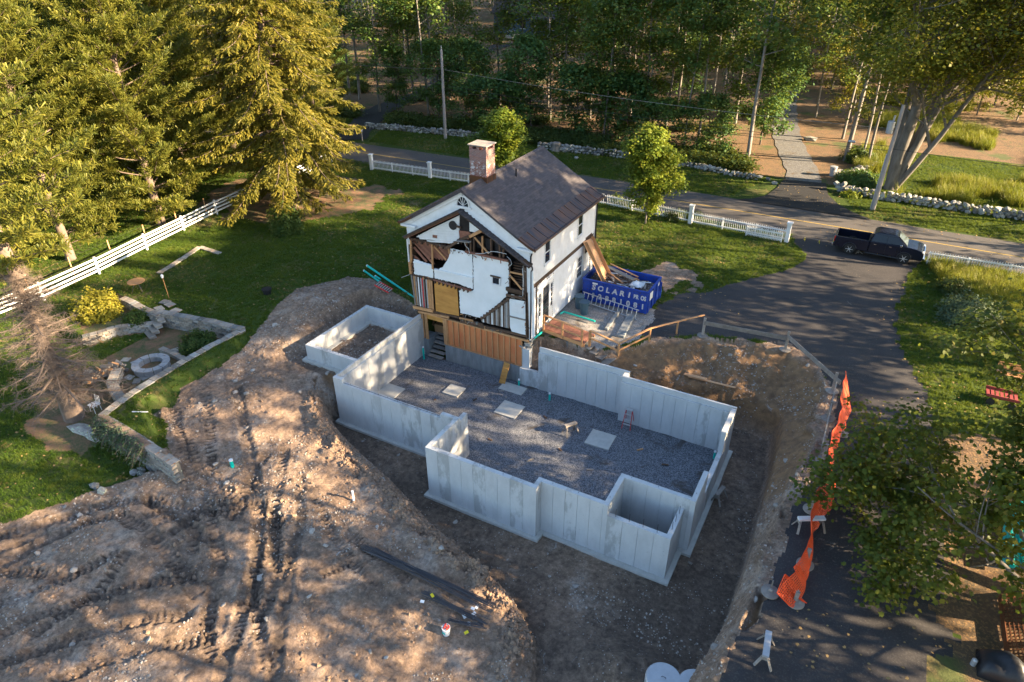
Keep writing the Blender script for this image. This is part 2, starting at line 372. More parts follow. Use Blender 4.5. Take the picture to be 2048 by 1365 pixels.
WALL_N = W2([(487,661),(420,645),(362,634),(318,626)], -.05)               # wall between patio and upper lawn
WALL_C = W2([(306,648),(270,650),(230,657),(195,668),(165,676)], -.45)     # curved wall
WALL_B = W2([(318,632),(285,618),(258,603),(245,598)], 0.0)                # wall above planting bed
LOW = list(reversed(WALL_R)) + WALL_T[1:] + WALL_N[1:] + WALL_C[1:] + W2([(120,662),(40,600),(-150,640),(-300,800),(-300,1050),(0,1015),(150,985),(260,960),(320,945)], -1.2)
BED = W2([(318,630),(285,618),(258,603),(230,592),(165,610),(150,640),(165,676),(195,668),(230,657),(270,650),(306,648)], -.3)
PIT_T = [(8.0,8.4),(8.15,9.35),(9.6,9.45),(11.6,9.2),(12.4,9.9),(13.6,11.6),(16.3,13.5),(18.8,14.4),(20.8,14.7),(22.7,13.6),(23.5,12.0),(23.75,8.0),(23.3,3.8),(22.9,1.5),(23.05,-1.1),(22.7,-4.9),(22.4,-7.1),(22.1,-10),(22,-16),(16.4,-16),(16.2,-10.2)] + [(q[0], q[1]) for q in W2([(1040,1290),(1030,1220),(980,1165),(900,1100),(830,1040),(760,965),(700,922),(662,885),(640,850)], -2.0)] + [(-.9,-.6),(-2.0,1.0),(-2.0,1.75),(-.1,1.8),(-.1,8.2)]
PIT_B = [(7.9,8.3),(8.3,8.75),(12,8.75),(14.2,8.75),(16,9.3),(20.2,9.9),(21.4,9.5),(21.8,6.7),(22.1,.5),(22.1,-3.6),(21.4,-8),(20.8,-16),(17.2,-16),(16.9,-9.0),(16.0,-7.2),(14.2,-5.9),(11.6,-5.0),(9.2,-4.3),(6.3,-3.1),(3.2,-2.1),(1.0,-1.2),(-.4,-.3),(-.7,1.2),(-.4,1.7),(-.15,1.72),(-.15,8.2)]
ANX_T = [(-5.9,1.0),(-5.9,6.0),(-5.2,9.0),(-3.4,9.7),(-1.0,9.6),(-.3,8.3),(-.2,1.0)]
ANX_B = [(-4.6,1.0),(-4.5,6.0),(-4.3,8.05),(-.3,8.1),(-.25,1.0)]
ZF = -3.05
DIRT = W2([(630,572),(690,556),(740,562),(800,590),(838,615),(838,640)], 0) + [(7.5,8.3),(8.0,9.1),(9.6,9.3),(11.6,9.1)] + W2([(1262,712),(1300,694),(1330,684),(1405,676),(1480,684),(1570,700),(1640,745),(1668,790),(1672,850),(1640,930),(1600,1000),(1570,1080),(1545,1150),(1500,1240),(1470,1290),(1440,1365)], 0) + [(22,-20),(0,-30),(-8,-30)] + W2([(-100,1075),(0,1042),(120,1010),(235,975),(300,940),(345,925)], -1.45) + W2([(318,868),(322,835),(300,812),(336,800),(352,772),(372,760),(418,728),(470,700),(500,672),(522,648),(555,622),(590,592)], -.3)
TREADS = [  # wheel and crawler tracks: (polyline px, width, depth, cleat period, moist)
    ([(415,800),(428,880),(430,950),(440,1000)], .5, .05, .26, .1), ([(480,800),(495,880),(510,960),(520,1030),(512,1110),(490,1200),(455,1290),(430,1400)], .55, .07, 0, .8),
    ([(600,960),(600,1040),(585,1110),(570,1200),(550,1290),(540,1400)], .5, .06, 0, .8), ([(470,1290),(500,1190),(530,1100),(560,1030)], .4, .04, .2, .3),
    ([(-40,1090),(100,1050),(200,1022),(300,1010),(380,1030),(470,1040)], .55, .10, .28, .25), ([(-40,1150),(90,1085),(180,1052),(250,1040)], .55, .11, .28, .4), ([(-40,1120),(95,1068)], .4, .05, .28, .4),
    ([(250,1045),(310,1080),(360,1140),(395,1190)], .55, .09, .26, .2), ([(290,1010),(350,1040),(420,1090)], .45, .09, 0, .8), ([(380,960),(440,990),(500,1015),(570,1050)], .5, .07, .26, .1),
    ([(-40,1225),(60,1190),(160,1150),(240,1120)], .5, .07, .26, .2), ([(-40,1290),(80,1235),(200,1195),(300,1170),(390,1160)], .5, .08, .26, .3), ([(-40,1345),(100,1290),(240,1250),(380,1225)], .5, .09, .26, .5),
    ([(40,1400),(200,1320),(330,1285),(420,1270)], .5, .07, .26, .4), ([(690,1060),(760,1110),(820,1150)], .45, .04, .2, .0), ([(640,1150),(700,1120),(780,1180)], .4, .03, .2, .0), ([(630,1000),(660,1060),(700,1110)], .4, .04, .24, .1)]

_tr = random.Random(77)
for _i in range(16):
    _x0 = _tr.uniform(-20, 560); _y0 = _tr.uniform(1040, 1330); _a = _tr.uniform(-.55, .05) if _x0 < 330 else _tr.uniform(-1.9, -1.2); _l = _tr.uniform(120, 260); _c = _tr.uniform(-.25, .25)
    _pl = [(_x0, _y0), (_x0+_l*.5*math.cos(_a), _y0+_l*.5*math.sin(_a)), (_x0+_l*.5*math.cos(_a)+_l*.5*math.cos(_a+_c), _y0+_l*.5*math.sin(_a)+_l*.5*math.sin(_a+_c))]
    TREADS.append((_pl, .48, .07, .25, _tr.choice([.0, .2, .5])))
def idw(X, Y, P, p=3.2):
    num = np.zeros(X.shape); den = np.zeros(X.shape)
    for x, y, z in P:
        ww = 1/((X-x)**2+(Y-y)**2+.35)**(p/2); num += ww*z; den += ww
    return num/den
def height(X, Y, full=False):
    Z = idw(X, Y, CP)
    # flatten the built-up level where it is all but level
    rough = np.zeros(X.shape); moist_and_shade = np.zeros(X.shape)
    Z = Z + .05*fbm(X, Y, 6, 3, 5)*(1-sstep((np.abs(Y-36)-14)/-6))
    ter = inpoly(X, Y, WALL_T + W2([(505,672),(470,700),(418,728),(372,762),(352,776),(336,800),(318,815),(325,835),(320,868),(350,925)], -.2) + list(reversed(WALL_R)))
    tin = np.where(ter, segd(X, Y, DIRT), 0); Z = np.where(ter, Z+(-.1-Z)*sstep(tin/.7), Z)
    jx = X+.9*fbm(X, Y, 2.2, 4, 11); jy = Y+.9*fbm(X, Y, 2.2, 4, 21)
    dirt = inpoly(X+.45*fbm(X, Y, 1.3, 4, 11), Y+.45*fbm(X, Y, 1.3, 4, 21), DIRT)
    dd = np.where(dirt, segd(X, Y, DIRT), 0); rough = sstep(dd/.8)
    # planting bed and low patio / lawn
    bed = inpoly(X, Y, BED); Z = np.where(bed, -.42, Z)
    low = inpoly(X, Y, LOW); Zl = idw(X, Y, LOWCP)+.03*fbm(X, Y, 3, 3, 8)
    Z = np.where(low, Zl, Z)
    # annex excavation
    tA = inpoly(jx*.4+X*.6, jy*.4+Y*.6, ANX_T); bA = inpoly(X, Y, ANX_B)
    d1 = segd(X, Y, ANX_B); d2 = segd(X, Y, ANX_T); t = np.where(bA, 0, d1/(d1+d2+1e-6)); zf = np.minimum(Z, -1.08)
    Z = np.where(tA | bA, zf+(Z-zf)*sstep(t*1.3), Z); moist_and_shade = np.where(tA, .35, moist_and_shade); moist_and_shade = np.where(bA, .55, moist_and_shade)
    # spoil ridge, mounds, rubble ridges
    Z = Z + rough*(.13*fbm(X, Y, 2.4, 5, 31)+.13*fbm(X, Y, .6, 4, 41)+.13*np.abs(fbm(X, Y, .34, 2, 43)))
    # main pit
    kx = X+.95*fbm(X, Y, 1.5, 4, 51); ky = Y+.95*fbm(X, Y, 1.5, 4, 61)
    iT = inpoly(kx, ky, PIT_T); iB = inpoly(X, Y, PIT_B); d1 = segd(X, Y, PIT_B); d2 = segd(X, Y, PIT_T)
    t = np.where(iB, 0, d1/(d1+d2+1e-6))
    prof = np.where(t < .22, .62*sstep(t/.22), .62+.38*((t-.22)/.78)**1.15)
    gul = np.clip(fbm(X*1.0, Y*.55, .9, 3, 71), -.5, .5)
    wide = sstep((d1+d2-1.6)/2.0)
    Zp = ZF+(Z-ZF)*np.clip(prof+wide*np.where((t > .05) & (t < .97), gul*.16, 0), 0, 1.05)
    ins = iT | iB
    Z = np.where(ins, Zp, Z); Z = np.where(iB, ZF+.05*fbm(X, Y, 1.5, 4, 81), Z)
    moist_and_shade = np.where(~ins, np.maximum(moist_and_shade, .55*np.clip(.25+1.3*fbm(X, Y, 3.2, 4, 95), 0, 1)), moist_and_shade); moist_and_shade = np.where(iB, .58+.7*fbm(X, Y, 3, 4, 91), moist_and_shade); bank = np.where(iT & ~iB, np.clip(4*t*(1-t)*1.6, 0, 1)*sstep((d1+d2-.9)/1.0+.25), 0)
    # low rubble ridge along the lip of the left bank
    lip = segd(X, Y, [PIT_T[i] for i in range(21, 30)], False)
    Z = Z+np.where(~iT & dirt, .30*np.exp(-(lip/.9)**2)*(.4+2.6*fbm(X, Y, .7, 4, 15)), 0)
    # mound at the pit mouth
    mq = at(1275, 1345, -2.2); Z = Z+1.15*np.exp(-(((X-mq.x)/2.0)**2+((Y-mq.y)/1.1)**2))*(1+.5*fbm(X, Y, .7, 3, 17))
    # treads (worked out only where a track can run)
    sel = np.where((dirt & ~ins).ravel() & (Y.ravel() < 3))[0]; Xs, Ys = X.ravel()[sel], Y.ravel()[sel]; Zt = np.zeros(len(sel)); Mt = np.zeros(len(sel))
    wob = .12*vnoise(Xs, Ys, 1.1, 3); dpn_ = .6+np.clip(.5+vnoise(Xs, Ys, 1.7, 9), 0, 1); edge = .35*(.5+1.6*vnoise(Xs, Ys, .3, 13)); cln = np.clip(.75+vnoise(Xs, Ys, 1.4, 7), 0, 1); mon = .85+1.1*fbm(Xs, Ys, .7, 3, 19)
    for pl, wd, dp, per, mo in TREADS:
        P = W2(pl, -1.6); s0 = 0
        for i in range(len(P)-1):
            x0, y0 = P[i]; x1, y1 = P[i+1]; L = math.hypot(x1-x0, y1-y0); tx, ty = (x1-x0)/L, (y1-y0)/L
            u = (Xs-x0)*tx+(Ys-y0)*ty; v = np.abs(-(Xs-x0)*ty+(Ys-y0)*tx+wob)
            k_ = np.where((u > -.05) & (u < L+.05) & (v < wd))[0]; uu, vv = u[k_], v[k_]
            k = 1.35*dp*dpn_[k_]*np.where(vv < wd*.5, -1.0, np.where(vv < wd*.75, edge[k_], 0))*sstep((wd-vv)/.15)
            if per: k = .8*k+np.where(vv < wd*.5, .06*np.sin(2*math.pi*(uu+s0+.25*vv)/per), 0)*cln[k_]; Mt[k_] = np.maximum(Mt[k_], np.where((vv < wd*.52) & (np.sin(2*math.pi*(uu+s0+.25*vv)/per) < -.1), .8, 0)*cln[k_])  # cleat troughs coloured darker, painted shade that makes the tread relief show
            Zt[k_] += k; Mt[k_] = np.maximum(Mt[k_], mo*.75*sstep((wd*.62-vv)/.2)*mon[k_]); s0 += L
    zf_ = Z.ravel().copy(); zf_[sel] += Zt; Z = zf_.reshape(X.shape); mf_ = moist_and_shade.ravel().copy(); mf_[sel] = np.maximum(mf_[sel], Mt); moist_and_shade = mf_.reshape(X.shape)
    if full: return Z, dirt, ter, low, bed, ins, moist_and_shade, bank
    return Z
def axis(lo, f0, f1, hi, step, grow):
    a = list(np.arange(f0, f1, step)); d = step; x = a[-1]
    while x < hi: d = min(d*grow, 6.0); x += d; a.append(x)
    d = step; x = f0; pre = []
    while x > lo: d = min(d*grow, 6.0); x -= d; pre.append(x)
    return np.array(pre[::-1]+a)
gx = axis(-190, -14, 24.6, 120, .09, 1.10); gy = axis(-60, -18.5, 15, 330, .09, 1.10)
gx = np.concatenate([axis(-190, -45, -14.3, -14.2, .32, 1.12)[:-2], np.arange(-14.3, 24.6, .09), np.arange(24.6, 37, .25), axis(37, 37, 38, 120, .35, 1.12)[1:]]); gx = np.unique(np.round(gx, 3)); gx = gx[np.concatenate([[True], np.diff(gx) > .03])]
gy = np.concatenate([axis(-60, -18.5, -18.4, -18.4, .09, 1.12)[:-1], np.arange(-18.4, 15, .09), np.arange(15, 47.5, .22), axis(47.5, 47.5, 48.2, 330, .32, 1.10)[1:]]); gy = np.unique(np.round(gy, 3)); gy = gy[np.concatenate([[True], np.diff(gy) > .03])]
GX, GY = np.meshgrid(gx, gy, indexing='ij')
GZ, gD, gT, gL, gB, gI, gM, gBk = height(GX, GY, True)
FOUND = [(0,0),(7.74,0),(7.74,-2.44),(13.52,-2.44),(13.52,-1.94),(19.4,-1.94),(19.76,0),(19.76,7.51),(13.9,8.06),(8.4,8.06),(0,8)]
fdist = segd(GX, GY, FOUND)
gDu = np.clip(1.0-fdist/1.5, 0, 1)*gI*np.clip(.75+1.8*fbm(GX, GY, 1.2, 4, 211), 0, 1)
_s1 = np.hypot(GX-20.5, GY+4.2); gDu = np.maximum(gDu, gI*np.clip(1.15-_s1/2.4, 0, 1)*np.clip(.5+1.8*fbm(GX, GY, .9, 4, 221), 0, 1))
_pp = W2([(378,806),(415,770),(452,742),(480,734),(510,746),(500,765),(455,775),(425,792)], -.8)
gDu = np.maximum(gDu, inpoly(GX+.5*fbm(GX, GY, .8, 4, 231), GY+.5*fbm(GX, GY, .8, 4, 241), _pp)*.95)
gDu = np.maximum(gDu, inpoly(GX+.8*fbm(GX, GY, .8, 4, 251), GY+.8*fbm(GX, GY, .8, 4, 261), W2([(1300,715),(1340,720),(1330,745),(1300,740)], -.4))*.7)
ROADN, ROADF = 32.55, 38.75
road_band = (GY > ROADN+.1) & (GY < ROADF-.1); GZ = np.where(road_band, -.05, GZ)
hs = (GX > 0.0) & (GX < 7.5) & (GY > 8.2) & (GY < 17.0); GZ = np.where(hs, -3.0, GZ)
inn = inpoly(GX, GY, [(.2,.2),(7.9,.2),(7.9,-2.2),(13.4,-2.2),(13.4,-1.7),(16.5,-1.7),(16.5,.2),(19.5,.2),(19.5,7.3),(13.9,7.3),(13.9,7.8),(.2,7.8)]); GZ = np.where(inn, -3.12, GZ)
# far rise of the wood so that the ground closes the view
GZ = GZ+np.where(GY > 60, .018*(GY-60)**1.15, 0)+np.where(GX < -60, .012*(-60-GX), 0)
DRIVE = [(11.9,12.2),(12.9,16.2),(13.6,18.3),(15.0,19.2),(16.6,22.0),(18.7,24.7),(20.0,27.2),(20.0,28.6),(19.0,30.4),(18.3,32.0),(18.6,32.9),(27.6,32.9),(27.0,30.6),(26.6,28.9),(26.3,24.1),(26.1,20.4),(26.5,17.4),(27.3,14.9),(28.0,12.6),(28.6,9),(28.9,3),(29.0,-4),(29.2,-14),(29.5,-30),(21,-30),(21.5,-8),(22.6,-4),(22.8,1.5),(23.2,4),(23.6,8),(23.3,12.4),(20.8,14.9),(16.3,13.7),(13.6,11.9)]
PAD = [(7.7,9.3),(7.7,15.2),(12.7,15.2),(13.2,14.4),(13.0,12.4),(13.2,11.6),(11.6,9.3)]
def zone_masks(X, Y):
    jx = X+.30*fbm(X, Y, .8, 3, 111); jy = Y+.30*fbm(X, Y, .8, 3, 121)
    return inpoly(jx, jy, DRIVE), inpoly(jx, jy, PAD)
gDr, gPa = zone_masks(GX, GY)
FOREST_Y = 46.6
gap = GX+.02*GY
gF = (GY+1.2*fbm(GX, GY, 5, 3, 131) > FOREST_Y) & ~((GX+3*fbm(GX, GY, 4, 4, 141)+.1*(GY-46) > 21.5) & (GY+9*fbm(GX, GY, 7, 4, 171) < 60))
zone = np.zeros(GX.shape, int)                          # 0 lawn
zone[gF] = 3; zone[gDr & ~gI] = 2; zone[gD | gI] = 1; zone[gPa & ~gI] = 4; zone[gL & (GX > -14.5) & inpoly(GX+1.1*fbm(GX, GY, 1.8, 4, 151), GY+1.1*fbm(GX, GY, 1.8, 4, 161), W2([(210,838),(485,664),(320,630),(300,650),(180,668),(150,690),(60,800),(40,870),(150,905),(190,870)], -1.0))] = 5
zone[gB] = 5
jX = GX+1.6*fbm(GX, GY, 1.5, 5, 181); jY = GY+1.6*fbm(GX, GY, 1.5, 5, 191)
zone[inpoly(jX, jY, W2([(1255,545),(1325,522),(1405,545),(1398,572),(1335,600),(1322,565)], 0)) & (zone == 0)] = 6
zone[(((jX+24)/8.0)**2+((jY-21)/6.5)**2 < 1) & (zone == 0)] = 5
zone[(jX > 28.6) & (jY < 10.5) & ((zone == 0) | (zone == 2))] = 3
zone[inpoly(jX, jY, W2([(700,385),(760,372),(790,385),(740,415),(690,420)], 0)) & (zone == 0)] = 5
nx, ny = GX.shape
idx = np.arange(nx*ny).reshape(nx, ny)
def grid_z(x, y):
    i = np.clip(np.searchsorted(gx, x)-1, 0, nx-2); j = np.clip(np.searchsorted(gy, y)-1, 0, ny-2)
    u = (x-gx[i])/(gx[i+1]-gx[i]); v = (y-gy[j])/(gy[j+1]-gy[j])
    return GZ[i, j]*(1-u)*(1-v)+GZ[i+1, j]*u*(1-v)+GZ[i, j+1]*(1-u)*v+GZ[i+1, j+1]*u*v, zone[i, j]
def hz(x, y): return float(grid_z(np.array([x], float), np.array([y], float))[0][0])
def hzs(pts):
    A = np.array(pts, float); return grid_z(A[:, 0], A[:, 1])[0]
def onground(px, py, z0=-1.0):
    """point of the built ground under a spot"""
    z = z0
    for _ in range(8):
        q = at(px, py, z); z = .5*z+.5*hz(q.x, q.y)
    q = at(px, py, z); q.z = z; return q

quads = np.stack([idx[:-1, :-1], idx[1:, :-1], idx[1:, 1:], idx[:-1, 1:]], -1).reshape(-1, 4)
qz = zone[:-1, :-1].reshape(-1)
V = np.stack([GX.ravel(), GY.ravel(), GZ.ravel()], -1)
def npmesh(name, verts, faces, k, smooth=True, attrs=None):
    me = bpy.data.meshes.new(name); nv, nf = len(verts), len(faces)
    me.vertices.add(nv); me.vertices.foreach_set('co', np.ascontiguousarray(verts, np.float32).ravel())
    me.loops.add(nf*k); me.loops.foreach_set('vertex_index', np.ascontiguousarray(faces, np.int32).ravel())
    me.polygons.add(nf); me.polygons.foreach_set('loop_start', np.arange(0, nf*k, k, dtype=np.int32))
    me.update(calc_edges=True)
    if smooth: me.polygons.foreach_set('use_smooth', np.ones(nf, bool))
    for a, d in (attrs or {}).items():
        at_ = me.attributes.new(a, 'FLOAT', 'POINT'); at_.data.foreach_set('value', np.ascontiguousarray(d, np.float32))
    me.validate(); return me
def attr(n, name):
    q = n.nodes.new('ShaderNodeAttribute'); q.attribute_name = name; return q.outputs['Fac']

def mat_dirt():
    m, n, b, o = newmat('excavated_soil'); v = worldpos(n)
    big = noise_(n, v, .55, 6, .65); med = noise_(n, v, 2.3, 7, .7, .4); fine = noise_(n, v, 17, 5, .7)
    dry = mixc(n, ramp(n, med, .35, .65), (.37,.26,.185), (.235,.155,.105))
    dry = mixc(n, ramp(n, big, .52, .68), dry, (.46,.36,.285))
    wet_and_shaded = mixc(n, ramp(n, med, .35, .65), (.175,.125,.09), (.108,.076,.056))
    mo = attr(n, 'moist_and_shade'); mp = nd(n, 'ShaderNodeMath', operation='MULTIPLY_ADD'); n.links.new(med, mp.inputs[0]); mp.inputs[1].default_value = .9; mp.inputs[2].default_value = -.45
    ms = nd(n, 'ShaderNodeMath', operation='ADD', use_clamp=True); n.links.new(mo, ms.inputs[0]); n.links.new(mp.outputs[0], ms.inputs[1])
    c = mixc(n, ramp(n, ms.outputs[0], .10, .75), dry, wet_and_shaded)  # damp soil, plus the shade painted into the cleat troughs
    clod = noise_(n, v, 5.5, 8, .78, .3); cl = ramp(n, clod, .36, .66, (.5,.5,.5), (1.3,1.3,1.3)); c = mixc(n, 1.0, c, cl, 'MULTIPLY')
    bk = attr(n, 'bank'); sub = mixc(n, ramp(n, med, .4, .62), (.30,.175,.085), (.17,.10,.055))
    c = mixc(n, ramp(n, bk, .2, .7), c, sub)
    # pale stone dust patches and pebbles
    du_ = nd(n, 'ShaderNodeMath', operation='MULTIPLY_ADD'); n.links.new(mixc(n, .55, clod, fine), du_.inputs[0]); du_.inputs[1].default_value = 2.0; n.links.new(attr(n, 'dust'), du_.inputs[2])
    c = mixc(n, ramp(n, du_.outputs[0], 1.18, 1.85, (0,0,0), (.8,.8,.8)), c, (.37,.36,.355))
    c = mixc(n, ramp(n, noise_(n, v, 1.1, 8, .72, .8), .64, .70), c, (.44,.42,.40))
    vo = nd(n, 'ShaderNodeTexVoronoi', Scale=7.0); n.links.new(v, vo.inputs['Vector'])
    peb = ramp(n, vo.outputs['Distance'], .14, .2, (1,1,1), (0,0,0)); gate = ramp(n, noise_(n, v, 1.3, 3), .48, .62)
    pg = mixc(n, 1.0, peb, gate, 'MULTIPLY'); c = mixc(n, pg, c, (.45,.42,.39))
    n.links.new(c, b.inputs['Base Color']); b.inputs['Roughness'].default_value = .92
    hh = nd(n, 'ShaderNodeMath', operation='MULTIPLY_ADD'); n.links.new(fine, hh.inputs[0]); hh.inputs[1].default_value = .45; n.links.new(clod, hh.inputs[2])
    bump(n, b, hh.outputs[0], 1.0, .12); return m
def mat_lawn():
    m, n, b, o = newmat('lawn_turf'); v = worldpos(n)
    big = noise_(n, v, .35, 5, .6); med = noise_(n, v, 1.8, 6, .7); fine = noise_(n, v, 22, 4, .7)
    c = mixc(n, ramp(n, med, .3, .7), (.026,.055,.010), (.045,.078,.014))
    c = mixc(n, ramp(n, fine, .45, .7), c, (.085,.10,.028))
    c = mixc(n, ramp(n, big, .55, .70), c, (.14,.115,.055))
    vo = nd(n, 'ShaderNodeTexVoronoi', Scale=2.6); n.links.new(v, vo.inputs['Vector'])
    c = mixc(n, ramp(n, vo.outputs['Distance'], .035, .05, (1,1,1), (0,0,0)), c, (.34,.26,.10))
    n.links.new(c, b.inputs['Base Color']); b.inputs['Roughness'].default_value = .9; b.inputs['Specular IOR Level'].default_value = .1
    bump(n, b, fine, .8, .05); return m
def mat_forest():
    m, n, b, o = newmat('forest_floor'); v = worldpos(n)
    med = noise_(n, v, .9, 7, .7); fine = noise_(n, v, 9, 5, .75)
    c = mixc(n, ramp(n, med, .38, .62), (.15,.085,.045), (.075,.055,.03)); c = mixc(n, ramp(n, fine, .5, .62), c, (.26,.15,.06))
    c = mixc(n, ramp(n, noise_(n, v, .3, 4), .55, .65), c, (.07,.085,.02))
    n.links.new(c, b.inputs['Base Color']); b.inputs['Roughness'].default_value = .95; bump(n, b, fine, .8, .06); return m
def mat_millings(name='driveway_millings', c1=(.040,.036,.037), c2=(.025,.023,.025), light=(.085,.078,.073)):
    m, n, b, o = newmat(name); v = worldpos(n)
    big = noise_(n, v, .4, 6, .65); fine = noise_(n, v, 14, 4, .8)
    c = mixc(n, ramp(n, big, .38, .62), c1, c2); c = mixc(n, ramp(n, fine, .52, .72), c, light)
    c = mixc(n, ramp(n, noise_(n, v, .8, 8, .75, 1.0), .65, .72), c, (.17,.15,.135))
    vo = nd(n, 'ShaderNodeTexVoronoi', Scale=2.4); n.links.new(v, vo.inputs['Vector'])
    c = mixc(n, ramp(n, vo.outputs['Distance'], .03, .045, (1,1,1), (0,0,0)), c, (.36,.26,.14))
    n.links.new(c, b.inputs['Base Color']); b.inputs['Roughness'].default_value = .85; bump(n, b, fine, .5, .025); return m
def mat_gravel(name, a, bb, cc, s=26):
    m, n, b, o = newmat(name); v = worldpos(n)
    vo = nd(n, 'ShaderNodeTexVoronoi', Scale=s); n.links.new(v, vo.inputs['Vector'])
    sp = n.nodes.new('ShaderNodeSeparateColor'); n.links.new(vo.outputs['Color'], sp.inputs[0])
    c = mixc(n, ramp(n, sp.outputs[0], .2, .95), a, bb); c = mixc(n, ramp(n, noise_(n, v, .6, 6, .7, .5), .56, .66), c, cc)
    n.links.new(c, b.inputs['Base Color']); b.inputs['Roughness'].default_value = .8
    bump(n, b, vo.outputs['Distance'], -.9, .03); return m
def mat_patio():
    m, n, b, o = newmat('pine_straw_ground'); v = worldpos(n)
    med = noise_(n, v, 1.0, 7, .7); fine = noise_(n, v, 14, 5, .75)
    c = mixc(n, ramp(n, med, .40, .58), (.20,.105,.06), (.055,.075,.022)); c = mixc(n, ramp(n, fine, .5, .7), c, (.24,.13,.075))
    n.links.new(c, b.inputs['Base Color']); b.inputs['Roughness'].default_value = .95; bump(n, b, fine, .6, .04); return m
MAT['dirt'] = mat_dirt(); MAT['lawn'] = mat_lawn(); MAT['forest'] = mat_forest(); MAT['millings'] = mat_millings()
MAT['road'] = mat_millings('road_asphalt', (.082,.073,.068), (.062,.056,.053), (.115,.105,.098)); MAT['fresh'] = mat_millings('fresh_asphalt', (.014,.014,.016), (.011,.011,.013), (.020,.020,.022))
MAT['gravel'] = mat_gravel('crushed_stone', (.052,.057,.070), (.215,.22,.24), (.060,.052,.047))
MAT['pad_gravel'] = mat_gravel('pea_gravel', (.16,.145,.13), (.36,.34,.32), (.13,.11,.09), 30)
MAT['drive_gravel'] = mat_gravel('drive_gravel', (.09,.088,.088), (.19,.185,.18), (.10,.07,.04), 12)
MAT['patio'] = mat_patio()
ZN = {0: ('lawn', 'lawn'), 1: ('excavated_earth', 'dirt'), 2: ('driveway', 'millings'), 3: ('forest_floor', 'forest'), 4: ('gravel_pad', 'pad_gravel'), 5: ('needle_litter', 'patio'), 6: ('bare_soil', 'dirt')}
for z, (nm, mt) in ZN.items():
    q = quads[qz == z]; used, inv = np.unique(q, return_inverse=True)
    me = npmesh(nm, V[used], inv.reshape(-1, 4), 4, True, {'moist_and_shade': gM.ravel()[used], 'bank': gBk.ravel()[used], 'dust': gDu.ravel()[used]} if z in (1, 6) else None)
    tag(link(nm, me, MAT[mt]), kind='structure')

# ---------------------------------------------------------------- road, yellow line, aprons, wood drives
def road_y(x): return .00045*(x-5)**2*-1.0+.25*math.sin(x*.03)
def strip(name, xs, f0, f1, z, mat, kind='structure'):
    mb = MB(); k = len(xs)
    mb.v = [(x, f0(x), z) for x in xs]+[(x, f1(x), z) for x in xs]; mb.f = [(i, i+1, i+1+k, i+k) for i in range(k-1)]
    return tag(link(name, mb.mesh(name), mat), kind=kind)
xs = [-110+3*i for i in range(75)]
strip('road', xs, lambda x: ROADN+road_y(x)+.08*math.sin(x*.9)+.05*math.sin(x*2.3), lambda x: ROADF+road_y(x)+.08*math.sin(x*.8+1), .0, MAT['road'])
MAT['yellow'] = simple('road_yellow', (.46,.30,.04), (.30,.22,.08), 6, .7, bmp=0)
strip('road_line', xs, lambda x: 35.75+road_y(x)-.06, lambda x: 35.75+road_y(x)+.06, .005, MAT['yellow'])
def sheet(name, pts, z, mat):
    mb = MB(); mb.v = [(p[0], p[1], z) for p in pts]; mb.f = [tuple(range(len(pts)))]
    return tag(link(name, mb.mesh(name), mat), kind='structure')
sheet('driveway_apron', [(12.6,38.6),(13.8,39.3),(14.8,41),(15.2,43.5),(15.3,46.3),(19.0,46.9),(19.6,43.6),(20.7,41.3),(22.0,39.8),(23.6,38.6)], .06, MAT['fresh'])
def ribbon(name, pts, w, mat, dz=.05):
    P = [Vector((p[0], p[1], 0)) for p in pts]; Q = []
    for i in range(len(P)-1):
        n_ = max(2, int((P[i+1]-P[i]).length/1.0))
        for k in range(n_): Q.append(P[i].lerp(P[i+1], k/n_))
    Q.append(P[-1]); mb = MB(); k = len(Q); L_ = []; R_ = []
    for i, p in enumerate(Q):
        t = (Q[min(i+1, k-1)]-Q[max(i-1, 0)]).normalized(); s = Vector((-t.y, t.x, 0)); ww = w*(.5+.03*math.sin(i*1.7))
        L_.append(p+s*ww); R_.append(p-s*ww)
    A = L_+R_
    zz = [hz(a.x, a.y)+dz for a in A]
    mb.v = [(a.x, a.y, z) for a, z in zip(A, zz)]; mb.f = [(i, i+1, i+1+k, i+k) for i in range(k-1)]
    return tag(link(name, mb.mesh(name, True), mat), kind='structure')
ribbon('gravel_drive', [(17.1,46.5),(16.5,50),(14.7,56),(13,62),(11.5,69),(9.5,80),(8,92),(6,110)], 3.1, MAT['drive_gravel'], .04)
ribbon('wooded_drive', [(-31.5,38.6),(-33.0,41),(-35,45.5),(-38,52),(-39,58),(-38.5,64),(-41,72),(-46,84),(-49,96),(-49,106),(-46,112),(-38,116)], 3.8, MAT['fresh'], .08)
# stone floor inside the foundation
_gp = [(.15,.15),(7.95,.15),(7.95,-2.25),(13.35,-2.25),(13.35,-1.75),(16.4,-1.75),(16.4,.22),(19.55,.22),(19.55,7.35),(13.85,7.35),(13.85,7.9),(.15,7.9)]
_ax = np.arange(.1, 19.7, .1); _ay = np.arange(-2.4, 8.0, .1); _GX, _GY = np.meshgrid(_ax, _ay, indexing='ij'); _in = inpoly(_GX+.05, _GY+.05, _gp)
_GZ = -2.845+.05*fbm(_GX, _GY, 1.4, 4, 501)+.03*fbm(_GX, _GY, .35, 2, 511)
_id = np.arange(_GX.size).reshape(_GX.shape); _q = np.stack([_id[:-1,:-1], _id[1:,:-1], _id[1:,1:], _id[:-1,1:]], -1)[_in[:-1,:-1]]; _gu, _ginv = np.unique(_q, return_inverse=True)
tag(link('gravel_floor', npmesh('gravel_floor', np.stack([_GX.ravel(), _GY.ravel(), _GZ.ravel()], -1)[_gu], _ginv.reshape(-1, 4), 4), MAT['gravel']), kind='structure')
